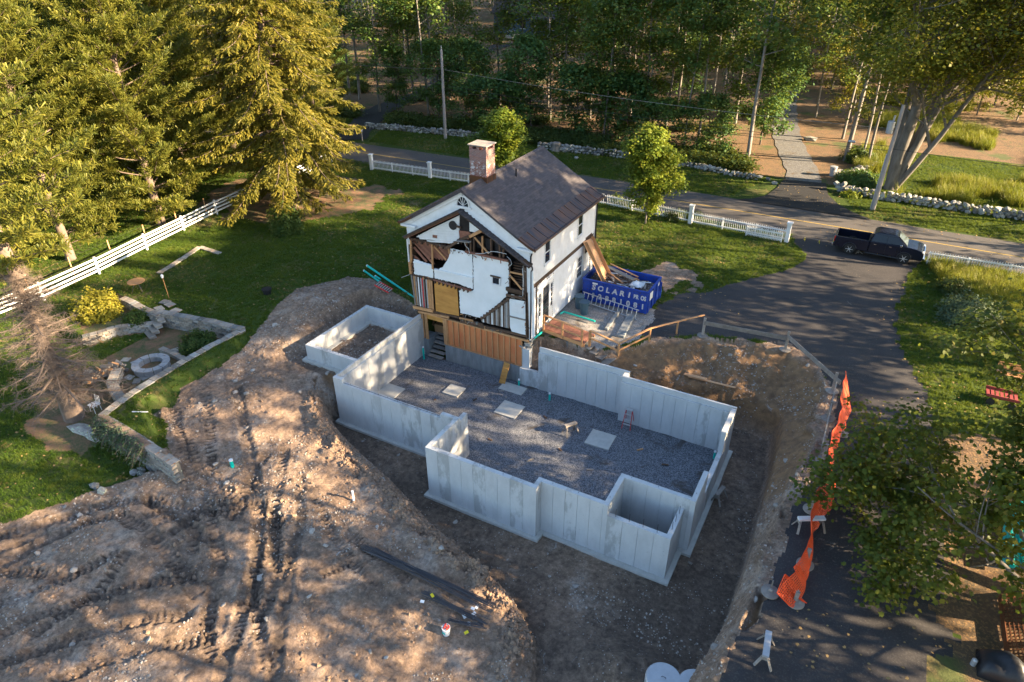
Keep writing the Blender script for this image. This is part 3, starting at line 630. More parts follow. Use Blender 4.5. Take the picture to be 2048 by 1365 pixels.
# ================================================================ new concrete foundation
fd = thing('concrete_foundation', 'large roofless grey concrete foundation walls standing in the pit', 'foundation', (10, 3, -2.9))
PW = .61
def wall(root, a, b, z0, z1, t=.22, side=1, ledge=0.0, name='wall_panel'):
    """straight wall from a to b (XY, outer face line); body lies to the left*side; split in form panels"""
    A = Vector((a[0], a[1], 0)); B = Vector((b[0], b[1], 0)); d = B-A; L = d.length; d.normalize(); s = Vector((-d.y, d.x, 0))*side
    n = max(1, round(L/PW)); w_ = L/n
    core = MB(); zz1 = z1-.006
    P = [A+d*.03+s*.028, B-d*.03+s*.028, B-d*.03+s*(t-.028), A+d*.03+s*(t-.028)]
    core.prism([(p.x, p.y, z0) for p in P], (0, 0, zz1-z0-(ledge if ledge else 0)))
    part('wall_core', core, MAT['concrete'], root)
    for i in range(n):
        p = A+d*(i*w_+(.006 if i else 0)); q = A+d*((i+1)*w_-(.006 if i < n-1 else 0)); o1 = random.uniform(-.005, .005); o2 = random.uniform(-.005, .005)
        z2 = z1-ledge if ledge else z1
        m = MB(); P = [p+s*o1, q+s*o1, q+s*(t+o2), p+s*(t+o2)]
        m.prism([(v.x, v.y, z0+.004) for v in P], (0, 0, z2-z0-.004))
        part(name, m, MAT['concrete'], root)
    if ledge:
        k = max(1, round(L/2.4)); 
        for i in range(k):
            p = A+d*(L*i/k+.003); q = A+d*(L*(i+1)/k-.003); m = MB()
            P = [p, q, q+s*t*.5, p+s*t*.5]; m.prism([(v.x, v.y, z1-ledge+.002) for v in P], (0, 0, ledge-.002)); part('ledge_panel', m, MAT['concrete'], root)
def footing(root, a, b, t=.22, side=1, z=-2.93, out=.2, name='footing'):
    A = Vector((a[0], a[1], 0)); B = Vector((b[0], b[1], 0)); d = (B-A).normalized(); s = Vector((-d.y, d.x, 0))*side
    out = out+random.uniform(-.018, .018)
    P = [A-d*out-s*out, B+d*out-s*out, B+d*out+s*(t+out), A-d*out+s*(t+out)]
    m = MB(); m.prism([(v.x, v.y, z-.3+random.uniform(-.01, .01)) for v in P], (0, 0, .3+random.uniform(-.004, .028))); part(name, m, MAT['concrete_pad'], root)
FZ = -2.92
runs = [((0,8.0),(0,.224),0,1,.30), ((0,0),(.62,0),0,1,0), ((.624,0),(6.95,0),-.27,1,0), ((6.954,0),(7.96,0),0,1,0),
        ((7.74,-.004),(7.74,-2.216),0,1,0), ((7.74,-2.44),(13.52,-2.44),0,1,0), ((13.52,-2.216),(13.52,-1.72),0,1,0), ((13.524,-1.94),(16.396,-1.94),0,1,0),
        ((16.62,-1.94),(16.62,.0),0,1,0), ((16.40,.004),(19.536,.004),0,1,0),
        ((16.624,-1.94),(19.35,-1.94),-.57,1,0), ((19.35,-1.716),(19.35,-.002),-.57,1,0),
        ((19.76,0),(19.76,2.1),0,1,0), ((19.76,2.104),(19.76,5.2),-1.3,1,0), ((19.76,5.204),(19.76,7.286),0,1,0),
        ((19.76,7.51),(13.7,7.51),0,1,.32), ((13.92,7.514),(13.92,7.836),0,1,0), ((13.92,8.06),(8.46,8.06),0,1,.32), ((8.456,8.06),(7.22,8.06),-1.72,1,0),
        ((7.96,.228),(7.96,.9),-.2,1,0)]
for a, b, zt, sd_, lg in runs:
    wall(fd, a, b, FZ, zt, .22, sd_, lg); footing(fd, a, b, .22, sd_)
for (x, y) in [(.5+.62*i, .11) for i in range(11)]:                       # anchor bolts and rebar on the wall tops
    part('anchor_bolt', MB().tube([(x,y,-.30),(x+random.uniform(-.02,.02),y,-.13)], .008, 5), MAT['rebar'], fd)
part('rebar_rod', MB().tube([(.5,.10,-.235),(2.5,.13,-.25),(4.6,.09,-.235),(6.8,.12,-.24)], .012, 5), MAT['rebar'], fd)
for (x, y) in [(16.95,-1.83),(17.55,-1.83),(18.15,-1.83),(18.75,-1.83),(19.24,-1.4),(19.24,-.9),(19.24,-.4)]:
    part('rebar_rod', MB().tube([(x,y,-.7),(x,y,-.12)], .011, 5), MAT['rebar'], fd)
for rn in runs[5:10]+runs[12:13]:
    A = Vector(rn[0]); B = Vector(rn[1]); L = (B-A).length; dd_ = (B-A).normalized(); sn = Vector((-dd_.y, dd_.x))*rn[3]*.11
    for i in range(int(L/1.2)):
        p = A+dd_*(.5+1.2*i)+sn; part('anchor_bolt', MB().tube([(p.x,p.y,-.05),(p.x,p.y,.07)], .009, 5), MAT['rebar'], fd)

ax_ = thing('annex_foundation', 'low rectangular concrete foundation joined to the left of the large one', 'foundation', (-2, 4.5, -1.1))
for a, b, sd_ in [((-3.72,7.42),(-3.72,2.064),1), ((-3.72,1.84),(-.01,1.84),1), ((-.01,7.42),(-3.50,7.42),1)]:
    wall(ax_, a, b, -.98, -.02, .22, sd_); 
fb = 0
for a, b in [((-3.98,1.62),(-3.20,7.66)), ((-3.2,1.62),(-.02,2.32)), ((-3.2,6.92),(-.02,7.66))]:
    nseg = 6 if fb == 0 else 4
    for i in range(nseg):
        if fb == 0: m = MB().span((a[0], a[1]+(b[1]-a[1])*i/nseg+.01, -1.25), (b[0], a[1]+(b[1]-a[1])*(i+1)/nseg-.01, -.975))
        else: m = MB().span((a[0]+(b[0]-a[0])*i/nseg+.01, a[1], -1.25), (a[0]+(b[0]-a[0])*(i+1)/nseg-.01, b[1], -.976))
        part('footing_block', m, MAT['concrete_pad'], ax_, bevel=.015)
    fb += 1
for i in range(14):
    y = 2.1+.38*i; part('anchor_bolt', MB().tube([(-3.61,y,-.05),(-3.61,y,.07)], .009, 5), MAT['rebar'], ax_)
for i in range(8):
    x = -3.4+.42*i
    for y in (1.95, 7.31): part('anchor_bolt', MB().tube([(x,y,-.05),(x,y,.07)], .009, 5), MAT['rebar'], ax_)

# column pads on the stone floor
for (c, sx, sy, rz, lb) in [((908,781),1.05,1.0,.02,'small square concrete pad near the basement stairs'), ((1019,819),1.35,1.3,0,'square concrete pad between the other two square pads'), ((1201,879),1.35,1.3,.03,'square concrete pad with rusty stain near the sawhorse')]:
    p = at(*c, -2.8); m = MB().box((0,0,0), (sx, sy, .10)); o = link('concrete_pad', m.mesh('concrete_pad', bevel=.01), MAT['concrete_pad'], loc=(p.x, p.y, -2.835), rz=rz); tag(o, lb, 'concrete pad', 'column pads on the stone floor')
o = link('concrete_slab', MB().span((.22,1.6,-2.9), (1.5,4.1,-2.80)).mesh('concrete_slab', bevel=.01), MAT['concrete_pad']); tag(o, 'long pale concrete slab along the left foundation wall', 'concrete slab')
o = link('concrete_slab', MB().span((6.35,6.75,-2.9), (7.9,7.55,-2.79)).mesh('concrete_slab', bevel=.01), MAT['concrete_pad']); tag(o, 'rough pale concrete slab below the leaning yellow form board', 'concrete slab')
def pipe(name, pts, r, label, cat='pipe', group=None, mat='teal', n=10, cap=True):
    t = thing(name, label, cat, pts[0], 0, group)
    part('pipe_body', MB().tube(pts, r, n), MAT[mat], t, smooth=False)
    if cap:
        e = Vector(pts[-1]); d = (e-Vector(pts[-2])).normalized()
        part('end_cap', MB().tube([e-d*.01, e+d*.06], r*1.12, n), MAT['white_paint'], t)
    return t
for (c, z, lb) in [((848,718), -2.84, 'short teal standpipe in stone beside the basement stairs'), ((1038,772), -2.84, 'short teal standpipe beside the leaning yellow form board'), ((1099,800), -2.84, 'short teal standpipe at the foot of the back concrete wall'), ((1428,917), -2.84, 'short teal standpipe in the far right corner of the foundation')]:
    q = at(*c, z); hgt = .85 if c[0] < 900 else .42; pipe('standpipe', [(q.x,q.y,z-.02),(q.x,q.y,z+hgt)], .06, lb)
# yellow form board leaning against the knee wall
fb_ = thing('form_board', 'yellow ribbed form board leaning on the old concrete wall', 'board', (6.35, 7.0, -2.84))
p = Vector((6.30,7.28,-2.82)); q = Vector((6.38,7.82,-1.62))
part('panel', MB().beam(p, q, .40, .03, (0,-1,.3)), MAT['osb'], fb_)
for i in range(6):
    c = p.lerp(q, .08+.165*i)+Vector((0,-.03,.01)); part('rib', MB().box(c, (.38,.03,.035)), MAT['osb'], fb_)

# ================================================================ old white house
HX0, HX1, HY0, HY1, HZ0, HZE = -.38, 7.76, 8.07, 17.2, .22, 5.95
RX, RZ = 3.66, 8.62
ho = thing('white_house', 'white clapboard house with its front gable torn open, under a dark shingle roof', 'house', (3.7, 12.5, 0))
def clap(name, quadsXY, zlo, zhi, nrm, ax, lo, hi, mat, step=.135, cut=None, jag=None):
    """lapped boards on a wall plane; cut = list of (lo,hi,zlo,zhi) openings"""
    mb = MB(); z = zlo
    while z < zhi-.01:
        z2 = min(z+step, zhi); L_, H_ = (lo, hi) if not callable(lo) else (lo(z+.5*step), hi(z+.5*step))
        segs = [(L_, H_)]
        for (a, b, c, d) in (cut or []):
            if z+step*.5 > c and z+step*.5 < d:
                ns = []
                for (s, e) in segs:
                    if b <= s or a >= e: ns.append((s, e))
                    else:
                        if a > s: ns.append((s, a))
                        if b < e: ns.append((b, e))
                segs = ns
        for s, e in segs:
            if e-s < .03: continue
            if jag: s += random.uniform(0, jag); e -= random.uniform(0, jag)
            A = [(s, .036, z), (e, .036, z), (e, .004, z2), (s, .004, z2), (s, 0, z), (e, 0, z)]
            P = []
            for u, d_, zz in A:
                P.append((nrm[1]+nrm[0]*d_, u, zz) if ax == 'y' else (u, nrm[1]+nrm[0]*d_, zz))
            mb.add(P, [(0,1,2,3), (0,4,5,1)])
        z = z2
    return part(name, mb, MAT['white_paint'], ho, fix=True)
# solid backing walls
part('side_wall', MB().span((HX1-.16,HY0+.02,HZ0), (HX1-.004,HY1-.01,HZE)), MAT['old_wood'], ho)
part('side_wall', MB().span((HX0+.004,HY0+.02,HZ0), (HX0+.16,HY1-.01,HZE)), MAT['old_wood'], ho)
part('back_wall', MB().prism([(HX0+.17,HY1-.2,HZ0),(HX1-.17,HY1-.2,HZ0),(HX1-.17,HY1-.2,HZE),(RX,HY1-.2,RZ-.25),(HX0+.17,HY1-.2,HZE)], (0,.16,0)), MAT['white_paint'], ho)
part('foundation_sill', MB().span((HX1-.30,HY0+.3,-.4), (HX1-.03,HY1-.1,HZ0-.004)), MAT['stone_grey'], ho)
part('foundation_sill', MB().span((HX0+.03,HY0+.3,-1.2), (HX0+.3,HY1-.1,HZ0-.004)), MAT['stone_grey'], ho)
WIN = [(9.80,10.47,4.30,5.66), (14.38,15.08,4.30,5.70), (14.50,15.28,1.35,2.82)]
door = (9.62,10.42,.45,2.85); dfr = (8.95,11.05,.35,3.32)
chute_o = (15.7,16.75,2.6,3.75)
cuts = [(a-.09, b+.09, c-.07, d+.09) for a, b, c, d in WIN]+[dfr, chute_o]
clap('siding', None, HZ0, 3.36, (1, HX1), 'y', HY0+.16, HY1-.16, 'w', cut=cuts+[(8.72,8.98,.2,3.4)])
clap('siding', None, 3.66, HZE, (1, HX1), 'y', HY0+.16, HY1-.16, 'w', cut=cuts)
clap('siding', None, HZ0, HZE, (-1, HX0), 'y', HY0+.16, HY1-.16, 'w')
part('exposed_band', MB().span((HX1-.01,HY0+.75,3.37), (HX1+.012,16.7,3.65)), MAT['old_wood'], ho, label='dark strip of bare boards where siding is missing')
for i in range(22):                                                  # torn lower edge of the strip
    y = 8.75+i*.11; part('torn_siding', MB().span((HX1,y,3.36-random.uniform(.02,.16)), (HX1+.016,y+.10,3.375)), MAT['old_wood'] if random.random() < .7 else MAT['white_paint'], ho)
part('corner_board', MB().span((HX1-.004,HY0-.025,HZ0), (HX1+.035,HY0+.155,HZE-.02)), MAT['white_paint'], ho)
part('corner_board', MB().span((HX1-.004,HY1-.155,HZ0), (HX1+.035,HY1+.02,HZE-.02)), MAT['white_paint'], ho)
part('corner_board', MB().span((HX0-.03,HY0-.025,4.6), (HX0+.12,HY0+.15,HZE-.02)), MAT['white_paint'], ho)
part('exposed_post', MB().span((HX1-.003,8.74,.3), (HX1+.018,8.93,3.36)), MAT['old_wood'], ho)
def window(y0, y1, z0, z1, x, grid=(1, 2)):
    wd = part('window', MB().span((x-.05,y0,z0), (x+.004,y1,z1)), MAT['glass'], ho)
    fr = MB(); fr.span((x,y0-.09,z0-.05), (x+.045,y0,z1+.09)); fr.span((x,y1,z0-.05), (x+.045,y1+.09,z1+.09)); fr.span((x,y0,z1), (x+.045,y1,z1+.09))
    part('window_frame', fr, MAT['white_paint'], wd)
    part('window_sill', MB().span((x,y0-.11,z0-.06), (x+.08,y1+.11,z0)), MAT['white_paint'], wd)
    zm = (z0+z1)/2; part('sash_rail', MB().span((x+.003,y0,zm-.025), (x+.028,y1,zm+.025)), MAT['white_paint'], wd)
    gx_, gz_ = grid; mu = MB()
    for i in range(1, gx_): yy = y0+(y1-y0)*i/gx_; mu.span((x+.003,yy-.008,z0), (x+.016,yy+.008,z1))
    for i in range(1, gz_):
        zz = z0+(z1-z0)*i/gz_
        if abs(zz-zm) > .05: mu.span((x+.004,y0,zz-.008), (x+.015,y1,zz+.008))
    sb = MB(); sb.span((x+.002,y0,z0), (x+.024,y0+.04,z1)); sb.span((x+.002,y1-.04,z0), (x+.024,y1,z1)); sb.span((x+.002,y0+.04,z0), (x+.024,y1-.04,z0+.05)); sb.span((x+.002,y0+.04,z1-.05), (x+.024,y1-.04,z1))
    part('sash', sb, MAT['white_paint'], wd)
    if mu.v: part('muntin', mu, MAT['white_paint'], wd)
window(*WIN[0], HX1+.012); window(*WIN[1], HX1+.012); window(*WIN[2], HX1+.012, (3, 4))
# entrance with side lights
dz = part('door_surround', MB().span((HX1-.01,8.96,.36), (HX1+.01,11.04,3.30)), MAT['white_paint'], ho)
dr = part('door', MB().span((HX1+.012,door[0],door[2]), (HX1+.03,door[1],door[3])), MAT['black_pl'], ho)
for i in range(3):
    for k in range(5):
        y = door[0]+.10+i*.21; z = 1.0+k*.36; part('door_pane', MB().span((HX1+.031,y,z), (HX1+.036,y+.17,z+.30)), MAT['glass'], dr)
part('door_handle', MB().tube([(HX1+.03,door[1]-.08,1.35),(HX1+.10,door[1]-.08,1.35)], .025, 8), MAT['alu'], dr)
for y0 in (9.12, 10.68):
    sl = part('side_light', MB().span((HX1+.012,y0,1.2), (HX1+.02,y0+.24,2.75)), MAT['glass'], ho); mu = MB()
    for k in range(6): mu.span((HX1+.021,y0,1.2+k*.305), (HX1+.032,y0+.24,1.225+k*.305))
    mu.span((HX1+.021,y0-.03,1.17), (HX1+.04,y0,2.8)); mu.span((HX1+.021,y0+.24,1.17), (HX1+.04,y0+.27,2.8)); part('muntin', mu, MAT['white_paint'], sl)
for y0 in (9.42, 10.44): part('door_casing', MB().span((HX1+.011,y0,.36), (HX1+.06,y0+.18,3.0)), MAT['white_paint'], ho)
part('door_casing', MB().span((HX1+.011,9.0,2.95), (HX1+.07,11.0,3.12)), MAT['white_paint'], ho)
part('wall_mark', MB().box((HX1+.024,11.75,1.65), (.004,.28,.22)), MAT['red_fg'], ho) if False else None
part('chute_opening', MB().span((HX1-.003,15.7,2.6), (HX1+.006,16.7,3.36)), MAT['dark'], ho)
for y0 in (16.55,): part('exposed_post', MB().span((HX1+.006,y0,1.0), (HX1+.03,y0+.16,3.72)), MAT['old_wood'], ho)
# gable roof
OH = .32; YF, YB = HY0-.28, HY1+.42
def slope_pts(s):      # cross-section of one slope (s=+1 right), flared at the eave
    e = HX1+OH if s > 0 else HX0-OH
    knee = RX+s*abs(e-RX)*.80; return [(RX, RZ), (knee, 6.50), (e-s*.35, 6.20), (e, 6.05)]
roof = None
for s in (1, -1):
    P = slope_pts(s); mb = MB()
    mb.prism([(P[0][0],YF,P[0][1]),(P[1][0],YF,P[1][1]),(P[1][0],YF,P[1][1]-.14),(P[0][0],YF,P[0][1]-.14)], (0,YB-YF,0))
    o = part('roof', mb, MAT['shingle'], ho)
    if s > 0: roof = o
    k = MB(); A = [(P[1][0]-s*.03, P[1][1]+.028)]+[(x, z+.016) for x, z in P[2:]]; Bq = [(x, z-.13) for x, z in P[2:]][::-1]+[(P[1][0], P[1][1]-.125)]
    k.prism([(x, YF-.01, z) for x, z in A+Bq], (0,YB-YF+.02,0)); part('copper_eave', k, MAT['copper'], o)
    for i in range(13):                                               # standing seams
        y = YF+.2+i*(YB-YF-.4)/12; sm = MB()
        sm.beam((P[1][0],y,P[1][1]+.03), (P[2][0],y,P[2][1]+.02), .02, .022); sm.beam((P[2][0],y,P[2][1]+.02), (P[3][0],y,P[3][1]+.02), .02, .022); part('seam', sm, MAT['copper'], o)
    g = MB(); ex = P[3][0]+s*.07
    g.tube([(ex,YF,6.0),(ex,YB,5.98)], .075, 8); part('gutter', g, MAT['copper'], ho)
    part('soffit', MB().span((min(HX1 if s > 0 else HX0-OH, HX1+OH), HY0-.2, 5.86), ((HX1+OH-.02) if s > 0 else HX0, HY1+.3, 5.93)), MAT['white_paint'], ho)
for i in range(15):
    y = YF+i*(YB-YF)/15; part('ridge_cap', MB().prism([(RX-.2,y,RZ-.075),(RX,y,RZ+.04),(RX+.2,y,RZ-.075),(RX,y,RZ+.0)], (0,(YB-YF)/15-.01,0)), MAT['shingle'], roof)
# raking trim on the front gable, cornice returns
for s in (1, -1):
    P = slope_pts(s); m = MB()
    for i in range(3):
        a, b = P[i], P[i+1]; m.beam((a[0],HY0-.08,a[1]-.27),(b[0],HY0-.08,b[1]-.22), .07, .20, (0,0,1))
    part('rake_board', m, MAT['white_paint'], ho)
    x0 = HX1 if s > 0 else HX0
    part('cornice_return', MB().span((x0-.75*s,HY0-.24,5.78),(x0+s*.30,HY0-.0,5.92)), MAT['white_paint'], ho, bevel=.02)
# front gable clapboards above the torn roof line
def torn(x):   # old roof line
    return 5.10+(7.42-5.10)*(x+.40)/(3.54+.40) if x < 3.54 else 7.42+(4.86-7.42)*(x-3.54)/(7.72-3.54)
gb = MB(); z = 4.9
def gl(z): # outer limits at height z
    if z < 6.05: return HX0+.02, HX1-.02
    t = (z-6.05)/(RZ-.30-6.05); return HX0-.05+(RX-HX0)*t*.98, HX1+.05-(HX1-RX)*t*.98
while z < 8.28:
    lo, hi = gl(z+.06)
    tl = -.40+(z-5.10)/(7.42-5.10)*3.94; tr = 3.54+(7.42-z)/(7.42-4.86)*4.18
    segs = [(lo, min(hi, tl)), (max(lo, tr), hi)] if z < 7.40 else [(lo, hi)]
    for s, e in segs:
        if e-s > .05: gb.add([(s,HY0-.036,z),(e,HY0-.036,z),(e,HY0-.004,z+.135),(s,HY0-.004,z+.135),(s,HY0,z),(e,HY0,z)], [(0,1,2,3),(0,4,5,1)])
    z += .135
part('gable_siding', gb, MAT['white_paint'], ho)
part('gable_wall', MB().prism([(HX0+.05,HY0+.01,5.9),(HX0+.05,HY0+.01,5.05),(-.3,HY0+.01,5.12),(3.54,HY0+.01,7.42),(7.70,HY0+.01,4.9),(HX1-.05,HY0+.01,4.9),(HX1-.05,HY0+.01,5.95),(RX,HY0+.01,RZ-.28)], (0,.12,0)), MAT['old_wood'], ho)
# half-round fan light
fq = atY(927, 405, HY0); fl = part('fan_window', MB().prism([(fq.x-.36*math.cos(a),HY0-.055,fq.z-.20+.52*math.sin(a)) for a in [math.pi*i/14 for i in range(15)]], (0,.025,0)), MAT['glass'], ho)
arc = [math.pi*i/14 for i in range(15)]
m = MB()
for i in range(14):
    a, b = arc[i], arc[i+1]; m.beam((fq.x-.40*math.cos(a),HY0-.065,fq.z-.20+.56*math.sin(a)),(fq.x-.40*math.cos(b),HY0-.065,fq.z-.20+.56*math.sin(b)), .06, .09, (0,-1,0))
m.box((fq.x,HY0-.07,fq.z-.26), (1.05,.10,.12)); part('window_frame', m, MAT['white_paint'], fl)
for a in (.5, 1.05, math.pi/2, math.pi-1.05, math.pi-.5):
    part('muntin', MB().beam((fq.x,HY0-.062,fq.z-.18),(fq.x-.36*math.cos(a),HY0-.062,fq.z-.20+.52*math.sin(a)), .022, .03, (0,-1,0)), MAT['white_paint'], fl)
part('vent_cap', MB().box((*[atY(962,431,HY0)[0]],HY0-.03,atY(962,431,HY0).z), (.18,.07,.09)), MAT['white_paint'], ho)
# chimney
ch = part('chimney', MB().span((2.92,9.98,8.0),(4.00,10.92,10.22)), MAT['brick'], ho)
part('chimney_band', MB().span((2.90,9.96,9.78),(4.02,10.94,9.86)), MAT['brick'], ch)
for (a, b) in [((2.92,9.98),(3.12,10.16)), ((3.80,9.98),(4.0,10.16)), ((2.92,10.74),(3.12,10.92)), ((3.80,10.74),(4.0,10.92)), ((3.38,9.99),(3.54,10.91))]:
    part('chimney_pier', MB().span((a[0],a[1],10.222),(b[0],b[1],10.40)), MAT['brick'], ch)
part('chimney_cap', MB().span((2.84,9.90,10.402),(4.08,11.0,10.47)), MAT['flagstone'], ch, bevel=.015)
part('flashing', MB().span((2.88,9.94,8.0),(4.04,10.96,8.72)), MAT['copper'], ch)
part('vent_pipe', MB().tube([(4.45,12.6,8.0),(4.45,12.6,8.62)], .05, 10), MAT['black_pl'], roof)
# downspout at the front right corner
dsp = [(HX1+OH+.05,HY0-.1,5.95),(HX1+OH+.02,HY0-.1,5.86),(HX1+.12,HY0-.03,5.72),(HX1+.06,HY0-.06,5.5),(HX1+.07,HY0-.08,5.02),(HX1+.16,HY0-.06,4.86),(HX1+.16,HY0-.06,4.74),(HX1+.075,HY0-.02,4.62),(HX1+.07,HY0-.02,.35)]
part('downspout', MB().tube(dsp, .045, 8), MAT['black_pl'], ho, smooth=True)
part('downspout', MB().tube([(HX1+OH+.05,HY1+.1,5.95),(HX1+OH,HY1+.08,5.85),(HX1+.09,HY1+.0,5.68),(HX1+.08,HY1-.03,.3)], .045, 8), MAT['black_pl'], ho, smooth=True)
# ---- torn open gable: everything placed on the facade plane
FS = 4.876
def F(x, y, d=0.0):
    q = atY(800+x/FS, 400+y/FS, HY0-d); return q
def fpoly(name, pts, d, th, mat, parent=None, label=None):
    if mat == 'plaster' and name == 'plaster_panel':
        rj = random.Random(len(pts)*7); q_ = []
        for i in range(len(pts)):
            (xa, ya), (xb, yb) = pts[i], pts[(i+1) % len(pts)]; nseg = max(1, int(math.hypot(xb-xa, yb-ya)/14))
            for k in range(nseg): t_ = k/nseg; q_.append((xa+(xb-xa)*t_+(rj.uniform(-4, 4) if k else 0), ya+(yb-ya)*t_+(rj.uniform(-4, 4) if k else 0)))
        pts = q_
    P = [atY(800+x/FS, 400+y/FS, HY0) for x, y in pts]
    m = MB().prism([(p.x, HY0-d, p.z) for p in P], (0, th, 0)); return part(name, m, MAT[mat], parent or ho, label=label)
def fbeam(name, a, b, d, w_, th, mat, parent=None):
    p, q = F(*a), F(*b); return part(name, MB().beam((p.x,HY0-d,p.z),(q.x,HY0-d,q.z), w_, th, (0,-1,0)), MAT[mat], parent or ho)
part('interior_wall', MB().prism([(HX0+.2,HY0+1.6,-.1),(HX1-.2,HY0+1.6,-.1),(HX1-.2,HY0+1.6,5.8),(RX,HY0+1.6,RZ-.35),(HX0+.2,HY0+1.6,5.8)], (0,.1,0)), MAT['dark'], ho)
part('interior_floor', MB().span((HX0+.17,HY0+.05,-.02),(HX1-.17,HY0+1.58,.16)), MAT['old_wood'], ho)
part('interior_floor', MB().span((HX0+.17,HY0+.1,2.95),(HX1-.17,HY0+1.58,3.12)), MAT['old_wood'], ho)
fpoly('plaster_panel', [(490,475),(560,487),(640,505),(640,520),(705,532),(712,870),(560,815),(340,765),(335,690),(420,655),(462,590),(488,520)], .02, .05, 'plaster', label='torn white plaster wall of the upper room')
fpoly('plaster_panel', [(135,578),(160,585),(230,612),(322,635),(324,763),(140,722)], .02, .05, 'plaster')
fpoly('plaster_panel', [(712,530),(1062,600),(1066,845),(1042,850),(1045,935),(905,1062),(788,1152),(585,1105),(572,862),(700,893),(716,880)], -.02, .05, 'plaster', label='big white plaster wall of the stair well')
fpoly('plaster_ledge', [(340,668),(712,755),(712,772),(340,684)], .10, .12, 'plaster')
fpoly('plaster_ledge', [(135,598),(322,640),(322,652),(135,612)], .08, .10, 'plaster')
sw = fpoly('stair_window', [(906,748),(972,762),(972,828),(906,812)], .0, .02, 'glass')
for a, b in [((900,742),(980,760)), ((900,818),(978,836)), ((902,745),(902,815)), ((976,762),(976,832))]: fbeam('window_frame', a, b, .04, .07, .06, 'white_paint', sw)
fbeam('lintel', (886,735), (984,758), .06, .08, .06, 'old_wood')
q1 = None
for i in range(13):                                                   # diagonal boards
    x = 118+i*30
    a = (x, 392+max(0, (x-118))*.18); b = (min(x+175, 480), min(392+max(0, (x-118))*.18+205, 650))
    if a[0] > 455: break
    fbeam('diagonal_board', a, (a[0]+min(170, 478-a[0]), a[1]+min(170, 478-a[0])*1.05), -.14, .17, .03, 'deck')
for a, b in [((128,560),(180,600)), ((122,470),(250,615)), ((120,410),(320,640))]: fbeam('diagonal_board', a, b, -.14, .17, .03, 'deck')
for x, y0, y1 in [(110,385,610), (318,430,670), (480,470,520)]: fbeam('stud', (x, y0), (x+6, y1), .05, .10, .09, 'rail_wood')
fbeam('diagonal_brace', (305,432), (445,585), -.05, .10, .05, 'rail_wood')
fbeam('ceiling_joist', (95,372), (470,455), .04, .11, .10, 'old_wood')
for i in range(7): fbeam('blocking', (120+i*50, 380+i*11), (122+i*50, 410+i*11), .03, .06, .10, 'old_wood')
fbeam('tie_beam', (455,470), (580,395), .10, .16, .14, 'old_wood'); fbeam('tie_beam', (570,395), (700,345), .05, .16, .10, 'old_wood'); fbeam('tie_beam', (690,352), (815,290), .10, .16, .14, 'rail_wood')
fbeam('loose_plank', (575,385), (705,400), .22, .05, .20, 'grey_wood')
sd2 = MB(); 
fpoly('attic_siding', [(155,362),(300,285),(450,215),(578,152),(578,372),(545,392),(480,428),(330,395)], .0, .05, 'white_paint')
for k in range(9):
    yy = 205+k*24
    xl = 155+(362-yy)/210*423 if yy < 362 else 160+(yy-362)*3
    fbeam('clapboard', (max(xl, 160), yy+ (max(xl,160)-160)*.03), (576, yy+22), .035, .10, .012, 'white_paint')
fpoly('attic_siding', [(676,205),(788,284),(725,318),(678,308)], .0, .05, 'white_paint')
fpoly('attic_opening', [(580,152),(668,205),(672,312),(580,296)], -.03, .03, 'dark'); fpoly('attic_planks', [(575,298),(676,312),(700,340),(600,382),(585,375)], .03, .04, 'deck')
fpoly('wall_vent', [(322,338),(366,345),(366,374),(322,366)], .05, .02, 'deck')
cq = F(522,247); part('vent_flange', MB().tube([(cq.x,HY0-.10,cq.z),(cq.x,HY0-.02,cq.z)], .26, 16), MAT['black_pl'], ho)
part('vent_flange', MB().tube([(cq.x+.28,HY0-.06,cq.z),(cq.x+.55,HY0-.04,cq.z-.04)], .07, 8), MAT['old_wood'], ho)
for x, y0, y1 in [(722,350,505), (805,355,520), (888,380,540), (972,440,560), (1008,480,560), (650,395,490), (690,390,500)]: fbeam('stud', (x, y0), (x+2, y1), .0, .09, .10, 'rail_wood' if x % 2 else 'old_wood')
fbeam('diagonal_brace', (732,362), (872,522), .06, .10, .05, 'new_wood'); fbeam('wall_plate', (640,498), (1062,592), .05, .12, .12, 'deck')
for (x, y) in [(745,400),(830,420),(920,455)]: fpoly('cavity_dark_sheet', [(x-18,y-30),(x+50,y-10),(x+52,y+95),(x-16,y+75)], -.25, .02, 'black_pl')  # black sheets between the studs stand in for the dark of the cavities
for y in range(620, 830, 26): fbeam('stair_tread', (1080, y+12), (1200, y+36), -.45, .05, .30, 'old_wood')
fbeam('diagonal_brace', (1072,700), (1205,728), .04, .10, .05, 'new_wood'); fbeam('diagonal_brace', (1072,728), (1195,872), .05, .10, .05, 'new_wood'); fbeam('stud', (1070,600),(1075,860), .03, .07, .08, 'old_wood'); fbeam('stud', (1208,640),(1212,880), .04, .07, .08, 'grey_wood')
fbeam('header_beam', (1040,862), (1225,905), .05, .20, .12, 'old_wood'); fbeam('header_beam', (1040,925), (1228,960), .03, .14, .12, 'old_wood')
for a, b in [((1105,918),(1105,955)), ((1180,935),(1180,968))]: fbeam('lath_patch', a, b, .06, .22, .03, 'grey_wood')
